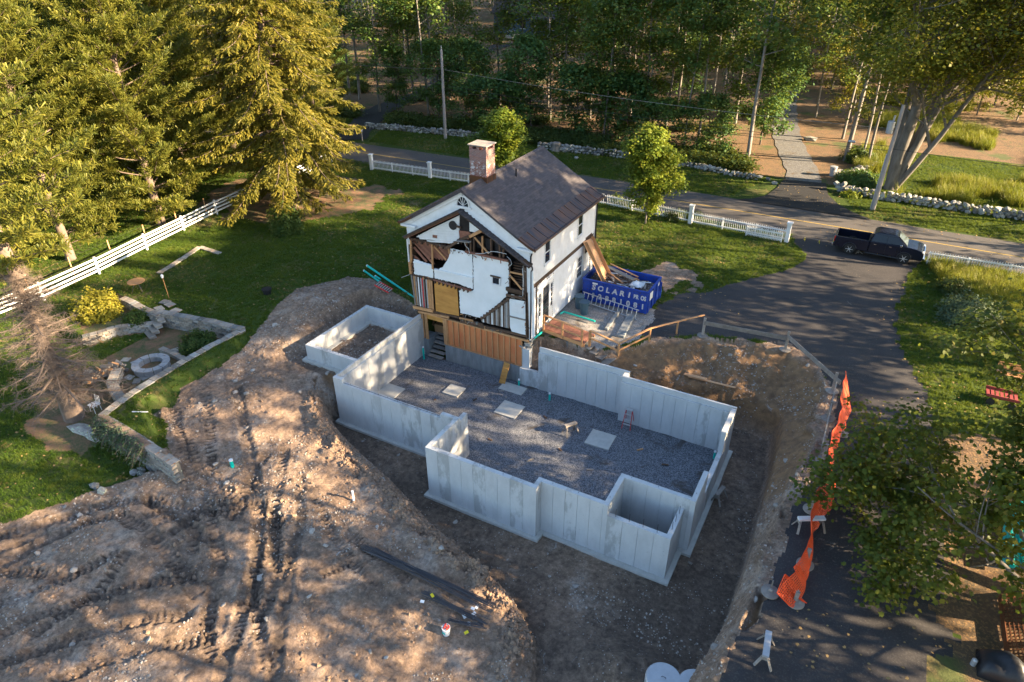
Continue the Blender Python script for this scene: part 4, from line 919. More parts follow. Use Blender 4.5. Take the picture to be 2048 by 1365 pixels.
# roof remnant along the old roof line
for a, b, nm in [((70,352),(600,100),'old_roof_edge'), ((600,100),(1290,640),'old_roof_edge')]:
    fbeam(nm, a, b, .16, .16, .34, 'old_wood'); 
n_ = 26
for i in range(n_):
    t0 = i/n_; t1 = (i+.92)/n_; a = (606+684*t0, 92+540*t0); b = (606+684*t1, 92+540*t1); fbeam('cut_shingle', a, b, .20+random.uniform(-.03,.03), .07, .46, 'shingle')
for i in range(16):
    t0 = i/16; t1 = (i+.95)/16; a = (66+530*t0, 340-254*t0); b = (66+530*t1, 340-254*t1); fbeam('cut_shingle', a, b, .20, .06, .44, 'shingle')
fbeam('fascia_strip', (75,366), (590,128), .10, .06, .25, 'red_fg') if False else fbeam('fascia_strip', (78,362), (590,122), .12, .08, .22, 'deck')
# left wall of the lower room, plywood and stacked boards
fpoly('plywood_sheet', [(335,792),(560,850),(578,1132),(352,1086)], .03, .02, 'osb', label='yellow plywood sheet closing the lower doorway')
cols = ['rail_wood','grey_wood','old_wood','white_paint','black_pl','galv','red_fg','grey_wood','dark','galv','rail_wood','new_wood','rail_wood','new_wood']
for i, cm in enumerate(cols): fbeam('wall_board', (138+i*13.5, 742+i*3.4), (165+i*12.8, 1025+i*4.3), .02+random.uniform(-.03,.03), .085, .05, cm)
fbeam('new_beam', (145,1035), (335,1075), .16, .19, .08, 'new_wood'); fbeam('new_beam', (190,1082), (486,1140), .10, .12, .10, 'new_wood'); fbeam('old_sill', (330,1088), (590,1150), .0, .14, .10, 'old_wood')
fbeam('new_beam', (585,1150), (718,1180), .05, .14, .06, 'new_wood'); fbeam('floor_edge', (130,728), (345,778), .04, .07, .12, 'old_wood'); fbeam('floor_edge', (335,775), (700,880), .06, .07, .14, 'deck')
for i in range(9): fbeam('joist_stub', (350+i*40, 782+i*11), (352+i*40, 808+i*11), .10, .06, .14, 'old_wood')
fbeam('wall_edge_board', (78,380), (95,600), .06, .07, .10, 'white_paint'); fbeam('wall_edge_board', (100,600), (112,720), .05, .15, .12, 'rail_wood'); fbeam('wall_edge_board', (118,730), (160,1020), .03, .10, .14, 'grey_wood')
fbeam('loose_pipe', (42,740), (120,712), .3, .03, .03, 'galv')
# stair stringer (saw-tooth) and lath wall beneath it
NS = 10
pts = []
for i in range(NS):
    a = (790+i*27.5, 1132-i*20.5); pts += [a, (a[0]+2, a[1]-8) if i else a, (a[0]+27.5, a[1]-2)]
pts = []
for i in range(NS):
    x0 = 790+i*28; y0 = 1135-i*20.8; pts += [(x0, y0), (x0+28, y0+7)]
pts += [(1072,968),(800,1170)]
fpoly('stair_stringer', pts, .10, .08, 'old_wood', label='brown saw-tooth stair stringer')
cols = ['grey_wood','white_paint','old_wood','grey_wood','galv','grey_wood','old_wood','white_paint','grey_wood','old_wood','galv','grey_wood','old_wood']
for i in range(20):
    x = 800+i*14; yt = 1155-(x-800)*.72+18; yb = 1190+(x-800)*.24
    fbeam('lath_board', (x, yt), (x+2, yb), .0+random.uniform(-.03,.02), .085, .04, cols[i % 13])
for i in range(9): fbeam('rubble_block', (600+i*24, 1165+i*6), (618+i*24, 1170+i*6), .02, .15, .12, 'old_wood' if i % 3 else 'grey_wood')
fbeam('old_sill', (590,1185), (1235,1330), -.02, .16, .12, 'old_wood')
dp = fpoly('door_panel', [(1068,962),(1224,990),(1226,1322),(1160,1300),(1092,1282),(1075,1240)], .03, .03, 'plaster', label='white panelled inside door')
fpoly('door_inset', [(1090,985),(1208,1008),(1210,1120),(1092,1095)], .045, .02, 'white_paint', dp)
fbeam('door_bar', (1052,1125), (1230,1168), .08, .07, .06, 'grey_wood')
for x0, y0, y1 in [(1228,660,1340), (1240,900,1345)]: fbeam('corner_post', (x0, y0), (x0+14, y1), .0, .12, .12, 'old_wood')
fpoly('corner_face', [(1238,650),(1272,640),(1284,1345),(1252,1352)], .03, .05, 'white_paint'); fpoly('corner_face', [(1286,640),(1300,645),(1318,1330),(1290,1350)], .05, .05, 'white_paint')
# splinters and lath ends along the torn edges
rj = random.Random(31)
for (x0, y0, x1, y1, n_) in [(490,475,705,532,10),(340,765,712,870,14),(712,530,1062,600,8),(1062,600,1066,845,8),(585,1105,788,1152,10),(135,722,322,763,7),(100,372,470,455,10),(455,470,815,290,10),(590,1160,1050,1290,16),(1215,650,1232,1300,12),(120,380,140,720,8)]:
    for k in range(n_):
        t_ = rj.random(); x, y = x0+(x1-x0)*t_+rj.uniform(-8,8), y0+(y1-y0)*t_+rj.uniform(-8,8); a = rj.uniform(0, 3.14); L_ = rj.uniform(10, 34)
        fbeam('splinter', (x, y), (x+L_*math.cos(a), y+L_*math.sin(a)), rj.uniform(.04,.14), rj.uniform(.02,.06), .02, rj.choice(['old_wood','grey_wood','deck','rail_wood','old_wood']))
# wires dangling
for ws in [[(640,400),(650,440),(680,470),(690,515)], [(870,515),(900,495),(960,500),(1050,520)], [(1055,545),(1090,580),(1100,620),(1078,640)], [(745,520),(830,515),(880,500)], [(1205,660),(1212,760),(1208,930)]]:
    part('cable', MB().tube([(F(*p).x,HY0-.13,F(*p).z) for p in ws], .014, 5), MAT['white_paint'], ho)
# ---- basement stud wall on old concrete
sz0, sz1 = -1.74, .10
part('bottom_plate', MB().span((1.86,HY0-.06,sz0),(7.28,HY0+.04,sz0+.045)), MAT['new_wood'], ho)
part('top_plate', MB().span((-.05,HY0-.07,sz1),(7.72,HY0+.04,sz1+.05)), MAT['new_wood'], ho)
part('top_plate', MB().span((4.75,HY0-.10,sz1+.052),(7.70,HY0+.03,sz1+.12)), MAT['new_wood'], ho)
for i in range(4): 
    x0 = 2.05+i*1.305; part('sheathing', MB().span((x0,HY0+.045,sz0),(x0+1.30,HY0+.06,sz1)), MAT['ply_red'], ho)
for i in range(14): x = 2.05+i*.40; part('stud', MB().span((x-.02,HY0-.05,sz0+.046),(x+.02,HY0+.04,sz1-.001)), MAT['new_wood'], ho)
for x in (1.78, 1.84, 1.91, 1.97): part('stud', MB().span((x-.028,HY0-.06,sz0+.046 if x > 1.86 else -1.735),(x+.026,HY0+.04,sz1-.001)), MAT['new_wood'], ho)
for x in (.02, .12, .22, .40, .50): part('stud', MB().span((x-.03,HY0-.06,-1.72),(x+.03,HY0+.05,sz1-.001)), MAT['new_wood' if x != .12 else 'rail_wood'], ho)
part('opening_header', MB().span((.55,HY0-.02,-.22),(1.74,HY0+.08,sz1-.001)), MAT['osb'], ho)
for (x0, x1, z0, z1) in [(3.3,3.68,-.55,-.52),(4.1,4.48,-.60,-.57),(4.5,4.88,-.66,-.63),(3.7,4.08,-.52,-.49)]: pass
part('knee_wall', MB().span((1.85,HY0-.12,-3.0),(7.20,HY0+.22,-1.742)), MAT['old_conc'], ho)
part('knee_wall', MB().span((-.10,HY0-.10,-3.0),(.58,HY0+.9,-1.722)), MAT['old_conc'], ho)
part('pier', MB().span((7.30,HY0-.05,-1.715),(7.78,HY0+.45,-.42)), MAT['concrete'], ho)
for i in range(7): part('pier_rubble', MB().box((7.45+random.uniform(-.15,.25),HY0+.15+random.uniform(-.1,.2),-.36+.09*i), (random.uniform(.35,.55),.4,.085), rz=random.uniform(-.4,.4)), MAT['stone_grey'], ho, bevel=.03)
part('stair_side_wall', MB().span((1.76,HY0+.03,-3.0),(1.84,HY0+2.2,-.3)), MAT['old_conc'], ho); part('stair_side_wall', MB().span((.34,HY0+.92,-3.0),(.57,HY0+2.4,-1.74)), MAT['old_conc'], ho)
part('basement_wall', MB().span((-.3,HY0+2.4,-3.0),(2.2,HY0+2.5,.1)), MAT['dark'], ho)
for i in range(8):
    y = HY0-.42+i*.25; part('stair_tread', MB().span((.64,y,-2.72+i*.20),(1.72,y+.30,-2.68+i*.20)), MAT['grey_wood'], ho); part('stair_riser', MB().span((.66,y+.26,-2.87+i*.20),(1.70,y+.28,-2.725+i*.20)), MAT['deck'], ho)
bxq = thing('cardboard_box', 'open brown cardboard box on the basement ledge', 'box', (.75, HY0+1.3, -1.2))
part('box_body', MB().span((.35,HY0+.95,-1.70),(1.02,HY0+1.5,-1.15)), MAT['brass'], bxq); part('box_flap', MB().beam((.35,HY0+.95,-1.15),(.25,HY0+.9,-1.05),.5,.01), MAT['brass'], bxq); part('box_flap', MB().beam((.35,HY0+1.5,-1.148),(1.0,HY0+1.62,-1.02),.2,.01), MAT['brass'], bxq)
# ================================================================ site objects
def OG(px, py, z0=-.5): return onground(px, py, z0)
# ---- blue waste container
DX0, DX1, DY0, DY1, DH = 8.28, 12.60, 14.42, 16.85, 1.58
du = thing('waste_container', 'blue steel roll-off waste container full of demolition debris beside the house', 'dumpster', (10.4, 15.6, 0))
mb = MB(); t = .05
mb.span((DX0,DY0,.12),(DX1,DY0+t,DH-.05)); part('side_panel', mb, MAT['blue'], du)
part('side_panel', MB().span((DX0,DY1-t,.12),(DX1,DY1,DH-.05)), MAT['blue'], du); part('end_panel', MB().span((DX0,DY0+t+.002,.12),(DX0+t,DY1-t-.002,DH-.05)), MAT['blue'], du); part('end_panel', MB().span((DX1-t,DY0+t+.002,.12),(DX1,DY1-t-.002,DH-.05)), MAT['blue'], du)
part('floor', MB().span((DX0+.06,DY0+.06,.14),(DX1-.06,DY1-.06,.22)), MAT['blue'], du)
for a, b in [((DX0-.05,DY0-.06,DH-.048),(DX1+.05,DY0+.07,DH+.05)), ((DX0-.05,DY1-.07,DH-.048),(DX1+.05,DY1+.06,DH+.05)), ((DX0-.05,DY0+.072,DH-.048),(DX0+.07,DY1-.072,DH+.05)), ((DX1-.07,DY0+.072,DH-.048),(DX1+.05,DY1-.072,DH+.05))]: part('top_rail', MB().span(a, b), MAT['blue'], du, bevel=.015)
bays = 9
for i in range(bays+1):
    x = DX0+.04+i*(DX1-DX0-.08)/bays
    part('rib', MB().span((x-.03,DY0-.055,.14),(x+.03,DY0-.002,DH-.05)), MAT['blue'], du); part('rib', MB().span((x-.03,DY1+.002,.14),(x+.03,DY1+.055,DH-.05)), MAT['blue'], du)
for i in range(4):
    y = DY0+.15+i*(DY1-DY0-.3)/3; part('rib', MB().span((DX1+.002,y-.04,.14),(DX1+.06,y+.04,DH-.05)), MAT['blue'], du)
part('mid_rail', MB().span((DX0,DY0-.05,.80),(DX1,DY0-.003,.85)), MAT['blue'], du); part('skid', MB().span((DX0+.1,DY0+.5,.0),(DX1-.1,DY0+.65,.118)), MAT['old_wood'], du); part('skid', MB().span((DX0+.1,DY1-.65,.0),(DX1-.1,DY1-.5,.118)), MAT['old_wood'], du); part('hinge_post', MB().tube([(DX1+.09,DY1-.05,.2),(DX1+.09,DY1-.05,1.3)], .05, 8), MAT['blue'], du)
part('label_plate', MB().span((DX1+.062,DY0+.20,.95),(DX1+.07,DY0+.75,1.45)), MAT['white_paint'], du); part('label_plate', MB().span((DX0+.68,DY0-.062,DH-.20),(DX0+1.02,DY0-.057,DH-.09)), MAT['white_paint'], du); part('label_plate', MB().span((DX1+.012,DY1-.5,1.2),(DX1+.02,DY1-.25,1.4)), MAT['white_paint'], du)
def text_mesh(s, size, shear=.12, bold=.02):
    cu = bpy.data.curves.new('lettering', 'FONT'); cu.body = s; cu.size = size; cu.align_x = 'CENTER'; cu.shear = shear; cu.extrude = .002; cu.offset = bold
    o = bpy.data.objects.new('tmp', cu); COL.objects.link(o); dg = bpy.context.evaluated_depsgraph_get(); me = bpy.data.meshes.new_from_object(o.evaluated_get(dg)); bpy.data.objects.remove(o); return me
bw = (DX1-DX0-.08)/bays
def letter(s, i, z, size, w_=1.0, dx=0.0, shear=.15):
    me = text_mesh(s, size, shear); o = link('letter', me, MAT['lettering'], du); o.matrix_parent_inverse = Matrix.Translation(du.location).inverted()
    o.location = (DX0+.04+(i+.5)*bw+dx, DY0-.012, z); o.rotation_euler = (R(90), 0, 0); o.scale = (w_, 1, 1)
for i, c in enumerate('SOLARI'): letter(c, i+1, .98, .50, 1.0)
letter('BR', 7, 1.0, .40, .68, shear=0); letter('OS', 8, 1.0, .40, .68, shear=0)
for i, c in enumerate('82881081'): letter(c, i+1, .40, .48, 1.0 if i else .7, shear=0)
# debris in the container
rd = random.Random(9)
hp = MB(); nxp, nyp = 34, 18
for i in range(nxp):
    for j in range(nyp):
        x = DX0+.08+(DX1-DX0-.16)*i/(nxp-1); y = DY0+.08+(DY1-DY0-.16)*j/(nyp-1)
        hp.v.append((x, y, 1.12+.30*math.exp(-((x-9.6)/1.2)**2-((y-16.0)/.8)**2)+rd.uniform(-.06, .06)))
hp.f = [(i*nyp+j, (i+1)*nyp+j, (i+1)*nyp+j+1, i*nyp+j+1) for i in range(nxp-1) for j in range(nyp-1)]
MAT['debris'] = simple('demolition_rubble', (.22,.17,.135), (.10,.075,.06), 9, .9, bmp=.6, speck=(14,.60,(.55,.52,.48)))
tag(link('debris_heap', hp.mesh('debris_heap', False), MAT['debris']), 'heap of splintered demolition rubble filling the blue container', kind='stuff')
dl = ['splintered brown board in the blue container', 'grey weathered board in the blue container', 'pale painted lath scrap in the blue container']
for i in range(64):
    x, y = rd.uniform(DX0+.5, DX1-.4), rd.uniform(DY0+.25, DY1-.3); L = rd.uniform(.3, 1.3); a = rd.uniform(-.6, .6) if rd.random() < .7 else rd.uniform(0, 3.1); k = rd.choice([0, 0, 1, 2])
    dx_, dy_ = math.cos(a)*L/2, math.sin(a)*L/2
    if not (DX0+.1 < x-abs(dx_) and x+abs(dx_) < DX1-.1 and DY0+.1 < y-abs(dy_) and y+abs(dy_) < DY1-.1): continue
    z = 1.22+.30*math.exp(-((x-9.6)/1.2)**2-((y-16.0)/.8)**2)+rd.uniform(0, .08)
    o = link('debris_board', MB().beam((-dx_,-dy_,rd.uniform(-.08,.08)),(dx_,dy_,rd.uniform(-.08,.08)), rd.uniform(.05,.14), .025).mesh('debris_board'), MAT[['old_wood','grey_wood','white_paint'][k]], loc=(x, y, z)); tag(o, dl[k], 'board', 'boards dumped in the blue container')
for (a, b, w_, mt, lb) in [((9.1,16.5,1.75),(11.2,15.9,1.50),.35,'grey_wood','long grey wall frame lying on top of the container debris'), ((9.2,16.7,1.88),(11.3,16.2,1.62),.09,'new_wood','fresh timber rail on top of the container debris'), ((9.0,16.1,1.75),(10.6,15.4,1.36),.12,'rail_wood','brown joist sloping across the container debris'), ((9.2,15.9,1.60),(10.4,15.0,1.32),.10,'old_wood','dark joist sloping across the container debris'), ((10.9,16.1,1.50),(11.4,15.9,1.52),.30,'brass','torn brown carton on the container debris')]:
    o = link('debris_board', MB().beam(a, b, w_, .05).mesh('debris_board'), MAT[mt]); tag(o, lb, 'board')
sh = MB(); rs = random.Random(4); k = 9
for i in range(k):
    for j in range(7): sh.v.append((11.05+i*.10+rs.uniform(-.03,.03), 15.25+j*.13+rs.uniform(-.03,.03), 1.36+.22*math.sin(i*.45)*math.sin(j*.55)+rs.uniform(-.03,.03)))
sh.f = [(i*7+j,(i+1)*7+j,(i+1)*7+j+1,i*7+j+1) for i in range(k-1) for j in range(6)]
o = link('plastic_sheet', sh.mesh('plastic_sheet', True), MAT['white_paint']); o.modifiers.new('thickness', 'SOLIDIFY').thickness = .006; tag(o, 'crumpled white sheet on the debris in the blue container', 'plastic sheet')
# plywood chute from the upper opening
cu_ = thing('plywood_chute', 'plywood debris chute sloping from the house wall into the blue container', 'chute', (8.9, 15.6, 1.3))
pa, pb = Vector((7.86,15.75,3.62)), Vector((9.42,15.35,1.40)); part('chute_floor', MB().beam(pa, pb, 1.05, .025, (.7,0,.7)), MAT['chute'], cu_)
for s in (-1, 1):
    off = Vector((.13, .53*s, .085)); part('chute_side', MB().beam(pa+off, pb+off, .03, .22, (.75,0,.65)), MAT['rail_wood'], cu_)
# aluminium ladder leaning on the container
ld = thing('aluminium_ladder', 'long aluminium ladder propped sideways against the blue container', 'ladder', (10, 14, .1))
la, lb_ = Vector((8.42,14.18,.78)), Vector((12.28,13.88,.55)); dn = Vector((0,-.28,-.50))
for o_ in (Vector((0,0,0)), dn): part('ladder_rail', MB().beam(la+o_, lb_+o_, .03, .07, (0,-.5,.85)), MAT['alu'], ld)
for i in range(13): p = la.lerp(lb_, .03+.94*i/12); part('rung', MB().tube([p, p+dn], .02, 7), MAT['alu'], ld)
# edging stones of the old planting strip
for a, b, lb in [((1240,622),(1212,662),'pale edging stone along the gravel pad'), ((1262,634),(1240,676),'rough pale kerb stone beside the planting strip')]:
    p, q = OG(*a, 0), OG(*b, 0); o = link('edging_stone', MB().beam((p.x,p.y,p.z+.10),(q.x,q.y,q.z+.08), .22 if a[0] < 1250 else .5, .2).mesh('edging_stone', bevel=.03), MAT['old_conc']); tag(o, lb, 'kerb stone')
# dustbins
for i, (px, py, lb) in enumerate([(1162,622,'blue grey lidded dustbin standing behind another beside the container'), (1158+14,634,'blue grey lidded dustbin standing in front of another on the gravel pad')]):
    q = at(px-4, py-6, .1); dbn = thing('dustbin', lb, 'dustbin', (q.x, q.y, .10), 0, 'dustbins beside the container')
    part('bin_body', MB().lathe([(.0,0),(.23,0),(.25,.08),(.24,.1),(.29,.82),(.29,.84),(.0,.84)], n=18), MAT['can'], dbn, world=False, smooth=False); part('bin_rim', MB().lathe([(.30,.80),(.33,.80),(.33,.86),(.24,.865)], n=18), MAT['can'], dbn, world=False); part('lid_dish', MB().lathe([(0,.845),(.2,.845),(.2,.855),(0,.855)], n=18), MAT['black_pl'], dbn, world=False)
    for s in (-1, 1): part('handle', MB().box((.33*s,0,.68), (.05,.16,.06)), MAT['can'], dbn, world=False)
# teal drain pipes
pipe('drain_pipe', [tuple(at(1121,628,.35)), tuple(at(1128,624,.35)), tuple(at(1190,643,.30))], .055, 'bent teal drain pipe lying on the gravel pad', cap=False)
pipe('drain_pipe', [tuple(at(1092,658,.25)), tuple(at(1064,681,.12))], .06, 'teal drain pipe running under the front corner of the house', cap=True)
pipe('drain_pipe', [(-.4,9.3,-.15), tuple(OG(736,540,.1)+Vector((0,0,.3)))], .075, 'long teal drain pipe running from the house onto the lawn')
pipe('drain_pipe', [tuple(OG(764,570)+Vector((0,0,.10))), tuple(OG(729,545)+Vector((0,0,.10)))], .07, 'medium teal drain pipe lying on the lawn above the red ladder')
pipe('drain_pipe', [tuple(OG(761,562)+Vector((0,0,.10))), tuple(OG(752,556)+Vector((0,0,.10)))], .07, 'short teal pipe offcut lying between two longer pipes')
def ladder_flat(name, label, a, b, wv, n, railm, rungm='alu'):
    t_ = thing(name, label, 'ladder', a)
    for o_ in (Vector((0,0,0)), wv): part('ladder_rail', MB().beam(a+o_, b+o_, .035, .09), MAT[railm], t_)
    for i in range(n): p = a.lerp(b, .06+.88*i/(n-1)); part('rung', MB().beam(p, p+wv, .06, .025), MAT[rungm], t_)
    return t_
a = OG(750,578)+Vector((0,0,.28)); b = OG(778,592)+Vector((0,0,.22)); ladder_flat('step_ladder', 'red fibreglass stepladder lying on the bank beside the house', a, b, (OG(757,573)-OG(750,578))*1.25+Vector((0,0,.02)), 7, 'red_fg')
# red stepladder standing in the foundation
sl = thing('step_ladder', 'red and silver stepladder standing in the foundation', 'ladder', (*at(1252,857,-2.84)[:2], -2.84))
b0, b1 = at(1243,857,-2.84), at(1260,862,-2.84); u = (b1-b0); bk = Vector((-u.y, u.x, 0)).normalized(); tz = 1.12
T0, T1 = b0+bk*.35+u*.16+Vector((0,0,tz)), b1+bk*.35-u*.16+Vector((0,0,tz))
for p, q in ((b0, T0), (b1, T1)): part('ladder_rail', MB().beam(p, q, .03, .07, bk), MAT['red_fg'], sl)
for p, q in ((b0+bk*.7, T0), (b1+bk*.7, T1)): part('rear_leg', MB().beam(p, q, .025, .04, bk), MAT['red_fg'], sl)
for i in range(1, 4): part('step', MB().beam(b0.lerp(T0, i*.25), b1.lerp(T1, i*.25), .09, .03), MAT['alu'], sl)
part('top_cap', MB().beam(T0-u*.05, T1+u*.05, .16, .05), MAT['alu'], sl)
# sawhorses
def sawhorse(label, c, L, rz, z, mat='grey_wood', top='grey_wood', h=.62):
    t_ = thing('sawhorse', label, 'sawhorse', (c.x, c.y, z), rz, 'sawhorses around the site')
    part('top_beam', MB().box((0,0,h-.05), (L,.20,.09)), MAT[top], t_, world=False)
    for s in (-1, 1):
        for k in (-1, 1): part('leg', MB().beam((s*(L/2-.1),k*.03,h-.06),(s*(L/2+.02),k*.27,0), .09, .04), MAT[mat], t_, world=False)
        part('leg_brace', MB().box((s*(L/2-.05),0,h-.22), (.03,.30,.12)), MAT[mat], t_, world=False)
    return t_
sawhorse('weathered wooden sawhorse standing on the stone floor of the foundation', at(1141,866,-2.84), .72, R(55), -2.84)
q = OG(1437,1000,-3); sawhorse('grey sawhorse leaning against the outer foundation wall', q, .75, R(78), q.z)
q = OG(1617,1058,0); sh2 = sawhorse('silver topped sawhorse tangled in the orange netting', q, 1.05, R(30), q.z, 'grey_wood', 'white_paint')
q = OG(1528,1310,0); sawhorse('silver and teal sawhorse alone on the driveway', q, 1.0, R(95), q.z, 'grey_wood', 'galv')
# ---- ramp with railings and the timber guard rail
rp = thing('entrance_ramp', 'timber entrance ramp with reddish deck boards and a rail', 'ramp', (9, 9.8, .1))
r0, r1 = at(1085,640,.55), at(1196,678,.35); r2 = at(1150,672,.35)
A = Vector((7.95,9.35,.45)); B = Vector((10.75,9.12,.28)); Wd = Vector((.1,1.25,0))
nb = 24
for i in range(nb):
    p = A.lerp(B, (i+.5)/nb); part('deck_board', MB().beam(p, p+Wd, (B-A).length/nb-.012, .03), MAT['deck'], rp)
for o_ in (Vector((0,-.02,-.12)), Wd+Vector((0,.02,-.12))): part('side_joist', MB().beam(A+o_, B+o_, .04, .20), MAT['new_wood'], rp)
def rail(root, P, h, post=True, mid=True, top=True, mat='rail_wood', pw=.09, skip=()):
    for i, p in enumerate(P):
        if post and i not in skip: part('rail_post', MB().span((p.x-pw/2,p.y-pw/2,p.z-.25),(p.x+pw/2,p.y+pw/2,p.z+h)), MAT[mat], root)
    for i in range(len(P)-1):
        if top: part('top_rail', MB().beam(P[i]+Vector((0,0,h+.02)), P[i+1]+Vector((0,0,h+.02)), .13, .04), MAT[mat], root)
        if mid: part('mid_rail', MB().beam(P[i]+Vector((0,-.05,h*.5)), P[i+1]+Vector((0,-.05,h*.5)), .04, .10), MAT[mat], root)
rail(rp, [Vector((8.05,9.28,.5)), Vector((9.3,9.18,.42)), Vector((10.6,9.05,.3))], .85)
part('rail_post', MB().span((11.0-.04,9.3,.0),(11.0+.04,9.38,1.1)), MAT['rail_wood'], rp)
st0 = Vector((10.8,9.1,.12))
for i in range(4):
    p = Vector((11.0+i*.42, 9.15-.12*i, .02-.16*i)); part('ramp_step', MB().box(p+Vector((0,.55,0)), (.46,1.2,.06), rz=-.2), MAT['grey_wood'], rp)
gr = thing('timber_guard_rail', 'fresh timber hand rail running down beside the ramp and along the bank', 'railing', (14, 11, 0))
g1 = at(1236,712,-.35); P = [Vector((10.95,9.3,.25)), Vector((g1.x,g1.y,-.4)), at(1298,683,.0), at(1353,667,.05)]; 
rail(gr, P[:3], .85); part('top_rail', MB().beam(P[2]+Vector((0,0,.87)), at(1405,655,0)+Vector((0,0,.85)), .10, .05), MAT['rail_wood'], gr); part('rail_post', MB().span((P[3].x-.045,P[3].y-.045,-.2),(P[3].x+.045,P[3].y+.045,.84)), MAT['rail_wood'], gr)
def disc_post(c, h, label, group='posts with round weighted bases along the pit'):
    t_ = thing('barrier_post', label, 'post', (c.x, c.y, c.z), 0, group)
    part('base_disc', MB().lathe([(0,0),(.32,0),(.32,.05),(.12,.09),(0,.09)], n=18), MAT['grey_wood'], t_, world=False); part('post_board', MB().box((0,0,h/2+.05), (.14,.09,h)), MAT['grey_wood'], t_, world=False)
    part('brace', MB().beam((0,.12,.1),(0,.03,.6), .05, .04), MAT['grey_wood'], t_, world=False); return t_
bp = [at(1405,672,.02), at(1570,700,0), at(1674,790,.0)]
disc_post(bp[0], 1.15, 'barrier post on a round base where the timber hand rail ends'); disc_post(bp[1], 1.15, 'barrier post on a round base between two grey barrier planks')
for a, b, lb in [(bp[0], bp[1], 'grey weathered barrier plank along the top of the bank'), (bp[1], bp[2], 'grey barrier plank ending at the orange netting')]:
    o = link('barrier_plank', MB().beam(a+Vector((0,-.1,.92)), b+Vector((0,-.1,.80)), .05, .26).mesh('barrier_plank', bevel=.006), MAT['grey_wood']); tag(o, lb, 'plank')
net_px = [(1678,780),(1672,850),(1655,905),(1640,985),(1612,1060),(1605,1128),(1582,1165)]
posts = [(1664,783),(1655,838),(1683,868),(1645,922),(1622,1020),(1610,1130),(1540,1185),(1590,1205)]
for i, (x, y) in enumerate(posts): q = at(x, y, 0); disc_post(Vector((q.x, q.y, .0)), [1.1,1.0,.12,.9,.9,.8,.12,.5][i], 'weighted barrier post behind the orange netting', 'weighted posts behind the orange netting')
o = link('barrier_plank', MB().beam(at(1670,795,0)+Vector((-.12,0,.85)), at(1640,925,0)+Vector((-.1,0,.85)), .05, .24).mesh('barrier_plank'), MAT['grey_wood']); tag(o, 'long grey plank fixed behind the orange netting', 'plank')
# orange safety netting: real mesh of strands
def netting(path, hts, name, label, mesh_=.085, sag=.05, th=.016):
    P = [at(*p, 0) for p in path]; L = [0]
    for i in range(len(P)-1): L.append(L[-1]+(P[i+1]-P[i]).length)
    def pos(s, f):
        i = 0
        while i < len(P)-2 and s > L[i+1]: i += 1
        t_ = (s-L[i])/(L[i+1]-L[i]); p = P[i].lerp(P[i+1], t_); hh = hts[i]*(1-t_)+hts[i+1]*t_
        wv = .05*math.sin(s*1.6+f*1.2)+.03*math.sin(s*4.3); d_ = (P[i+1]-P[i]).normalized()
        return Vector((p.x-d_.y*wv+.50*(1-f)*(.8+.3*math.sin(s*.9)), p.y+d_.x*wv, .03+hh*f-.04*math.sin(s*3)))
    mb = MB(); n = int(L[-1]/mesh_); m_ = 10
    for i in range(n+1):
        s = L[-1]*i/n; mb.tube([pos(s, j/m_) for j in range(m_+1)], th, 3, caps=False)
    for j in range(m_+1): mb.tube([pos(L[-1]*i/n, j/m_) for i in range(n+1)], th*1.2, 3, caps=False)
    o = link(name, mb.mesh(name, fix=False), MAT['orange']); tag(o, label, 'netting'); return o
netting(net_px, [1.15,1.1,1.05,1.1,1.05,.9,.7], 'safety_netting', 'orange plastic safety netting strung along the edge of the pit')
netting([(1588,1150),(1570,1185),(1548,1205),(1556,1180),(1565,1160),(1578,1195),(1592,1200)], [.6,.75,.35,.8,.35,.25,.15], 'safety_netting', 'crumpled heap of orange safety netting on the driveway', th=.016)
# boards on the bank
for a, b, w_, lb in [((1368,752,-1.0),(1412,763,-.95),.24,'short reddish board lying on the bank behind the foundation'), ((1376,757,-1.0),(1470,780,-1.1),.16,'long reddish board lying on the bank behind the foundation')]:
    p, q = OG(a[0], a[1], -1), OG(b[0], b[1], -1); zz = max(p.z, q.z)+.12; o = link('bank_board', MB().beam((p.x,p.y,p.z+.14),(q.x,q.y,q.z+.14), w_, .04).mesh('bank_board', bevel=.005), MAT['chute']); tag(o, lb, 'board')
# rebar bundles
def bundle(label, a, b, n, spread, fan=.4):
    p, q = OG(*a, -2), OG(*b, -2); t_ = thing('rebar_bundle', label, 'rebar', p); d = (q-p); s = Vector((-d.y, d.x, 0)).normalized(); rr_ = random.Random(n)
    for i in range(n):
        o1 = s*rr_.uniform(-spread, spread)*fan; o2 = s*rr_.uniform(-spread, spread); sh_ = d*rr_.uniform(-.06, .06); m_ = (p+q)/2
        zz = [hz(*(p+o1)[:2])+.10, hz(m_.x, m_.y)+.13, hz(*(q+o2)[:2])+.08]; lift = rr_.uniform(0, .06)
        z0 = max(zz[0], .5*zz[1]+.25*zz[0]+.25*zz[2]-.1); part('bar', MB().tube([Vector(((p+o1+sh_).x, (p+o1+sh_).y, zz[0]+lift)), Vector(((m_+(o1+o2)/2+sh_).x, (m_+(o1+o2)/2+sh_).y, zz[1]+lift)), Vector(((q+o2+sh_).x, (q+o2+sh_).y, zz[2]+lift))], .012, 5), MAT['rebar'], t_)
bundle('long bundle of dark reinforcing bars on the dirt ledge', (735,1100), (975,1212), 26, .28, .6); bundle('shorter bundle of dark reinforcing bars beside the white bucket', (850,1190), (972,1250), 16, .22, .6)
bundle('few dark reinforcing bars right behind the white bucket', (900,1240), (968,1257), 8, .12, 1.0)
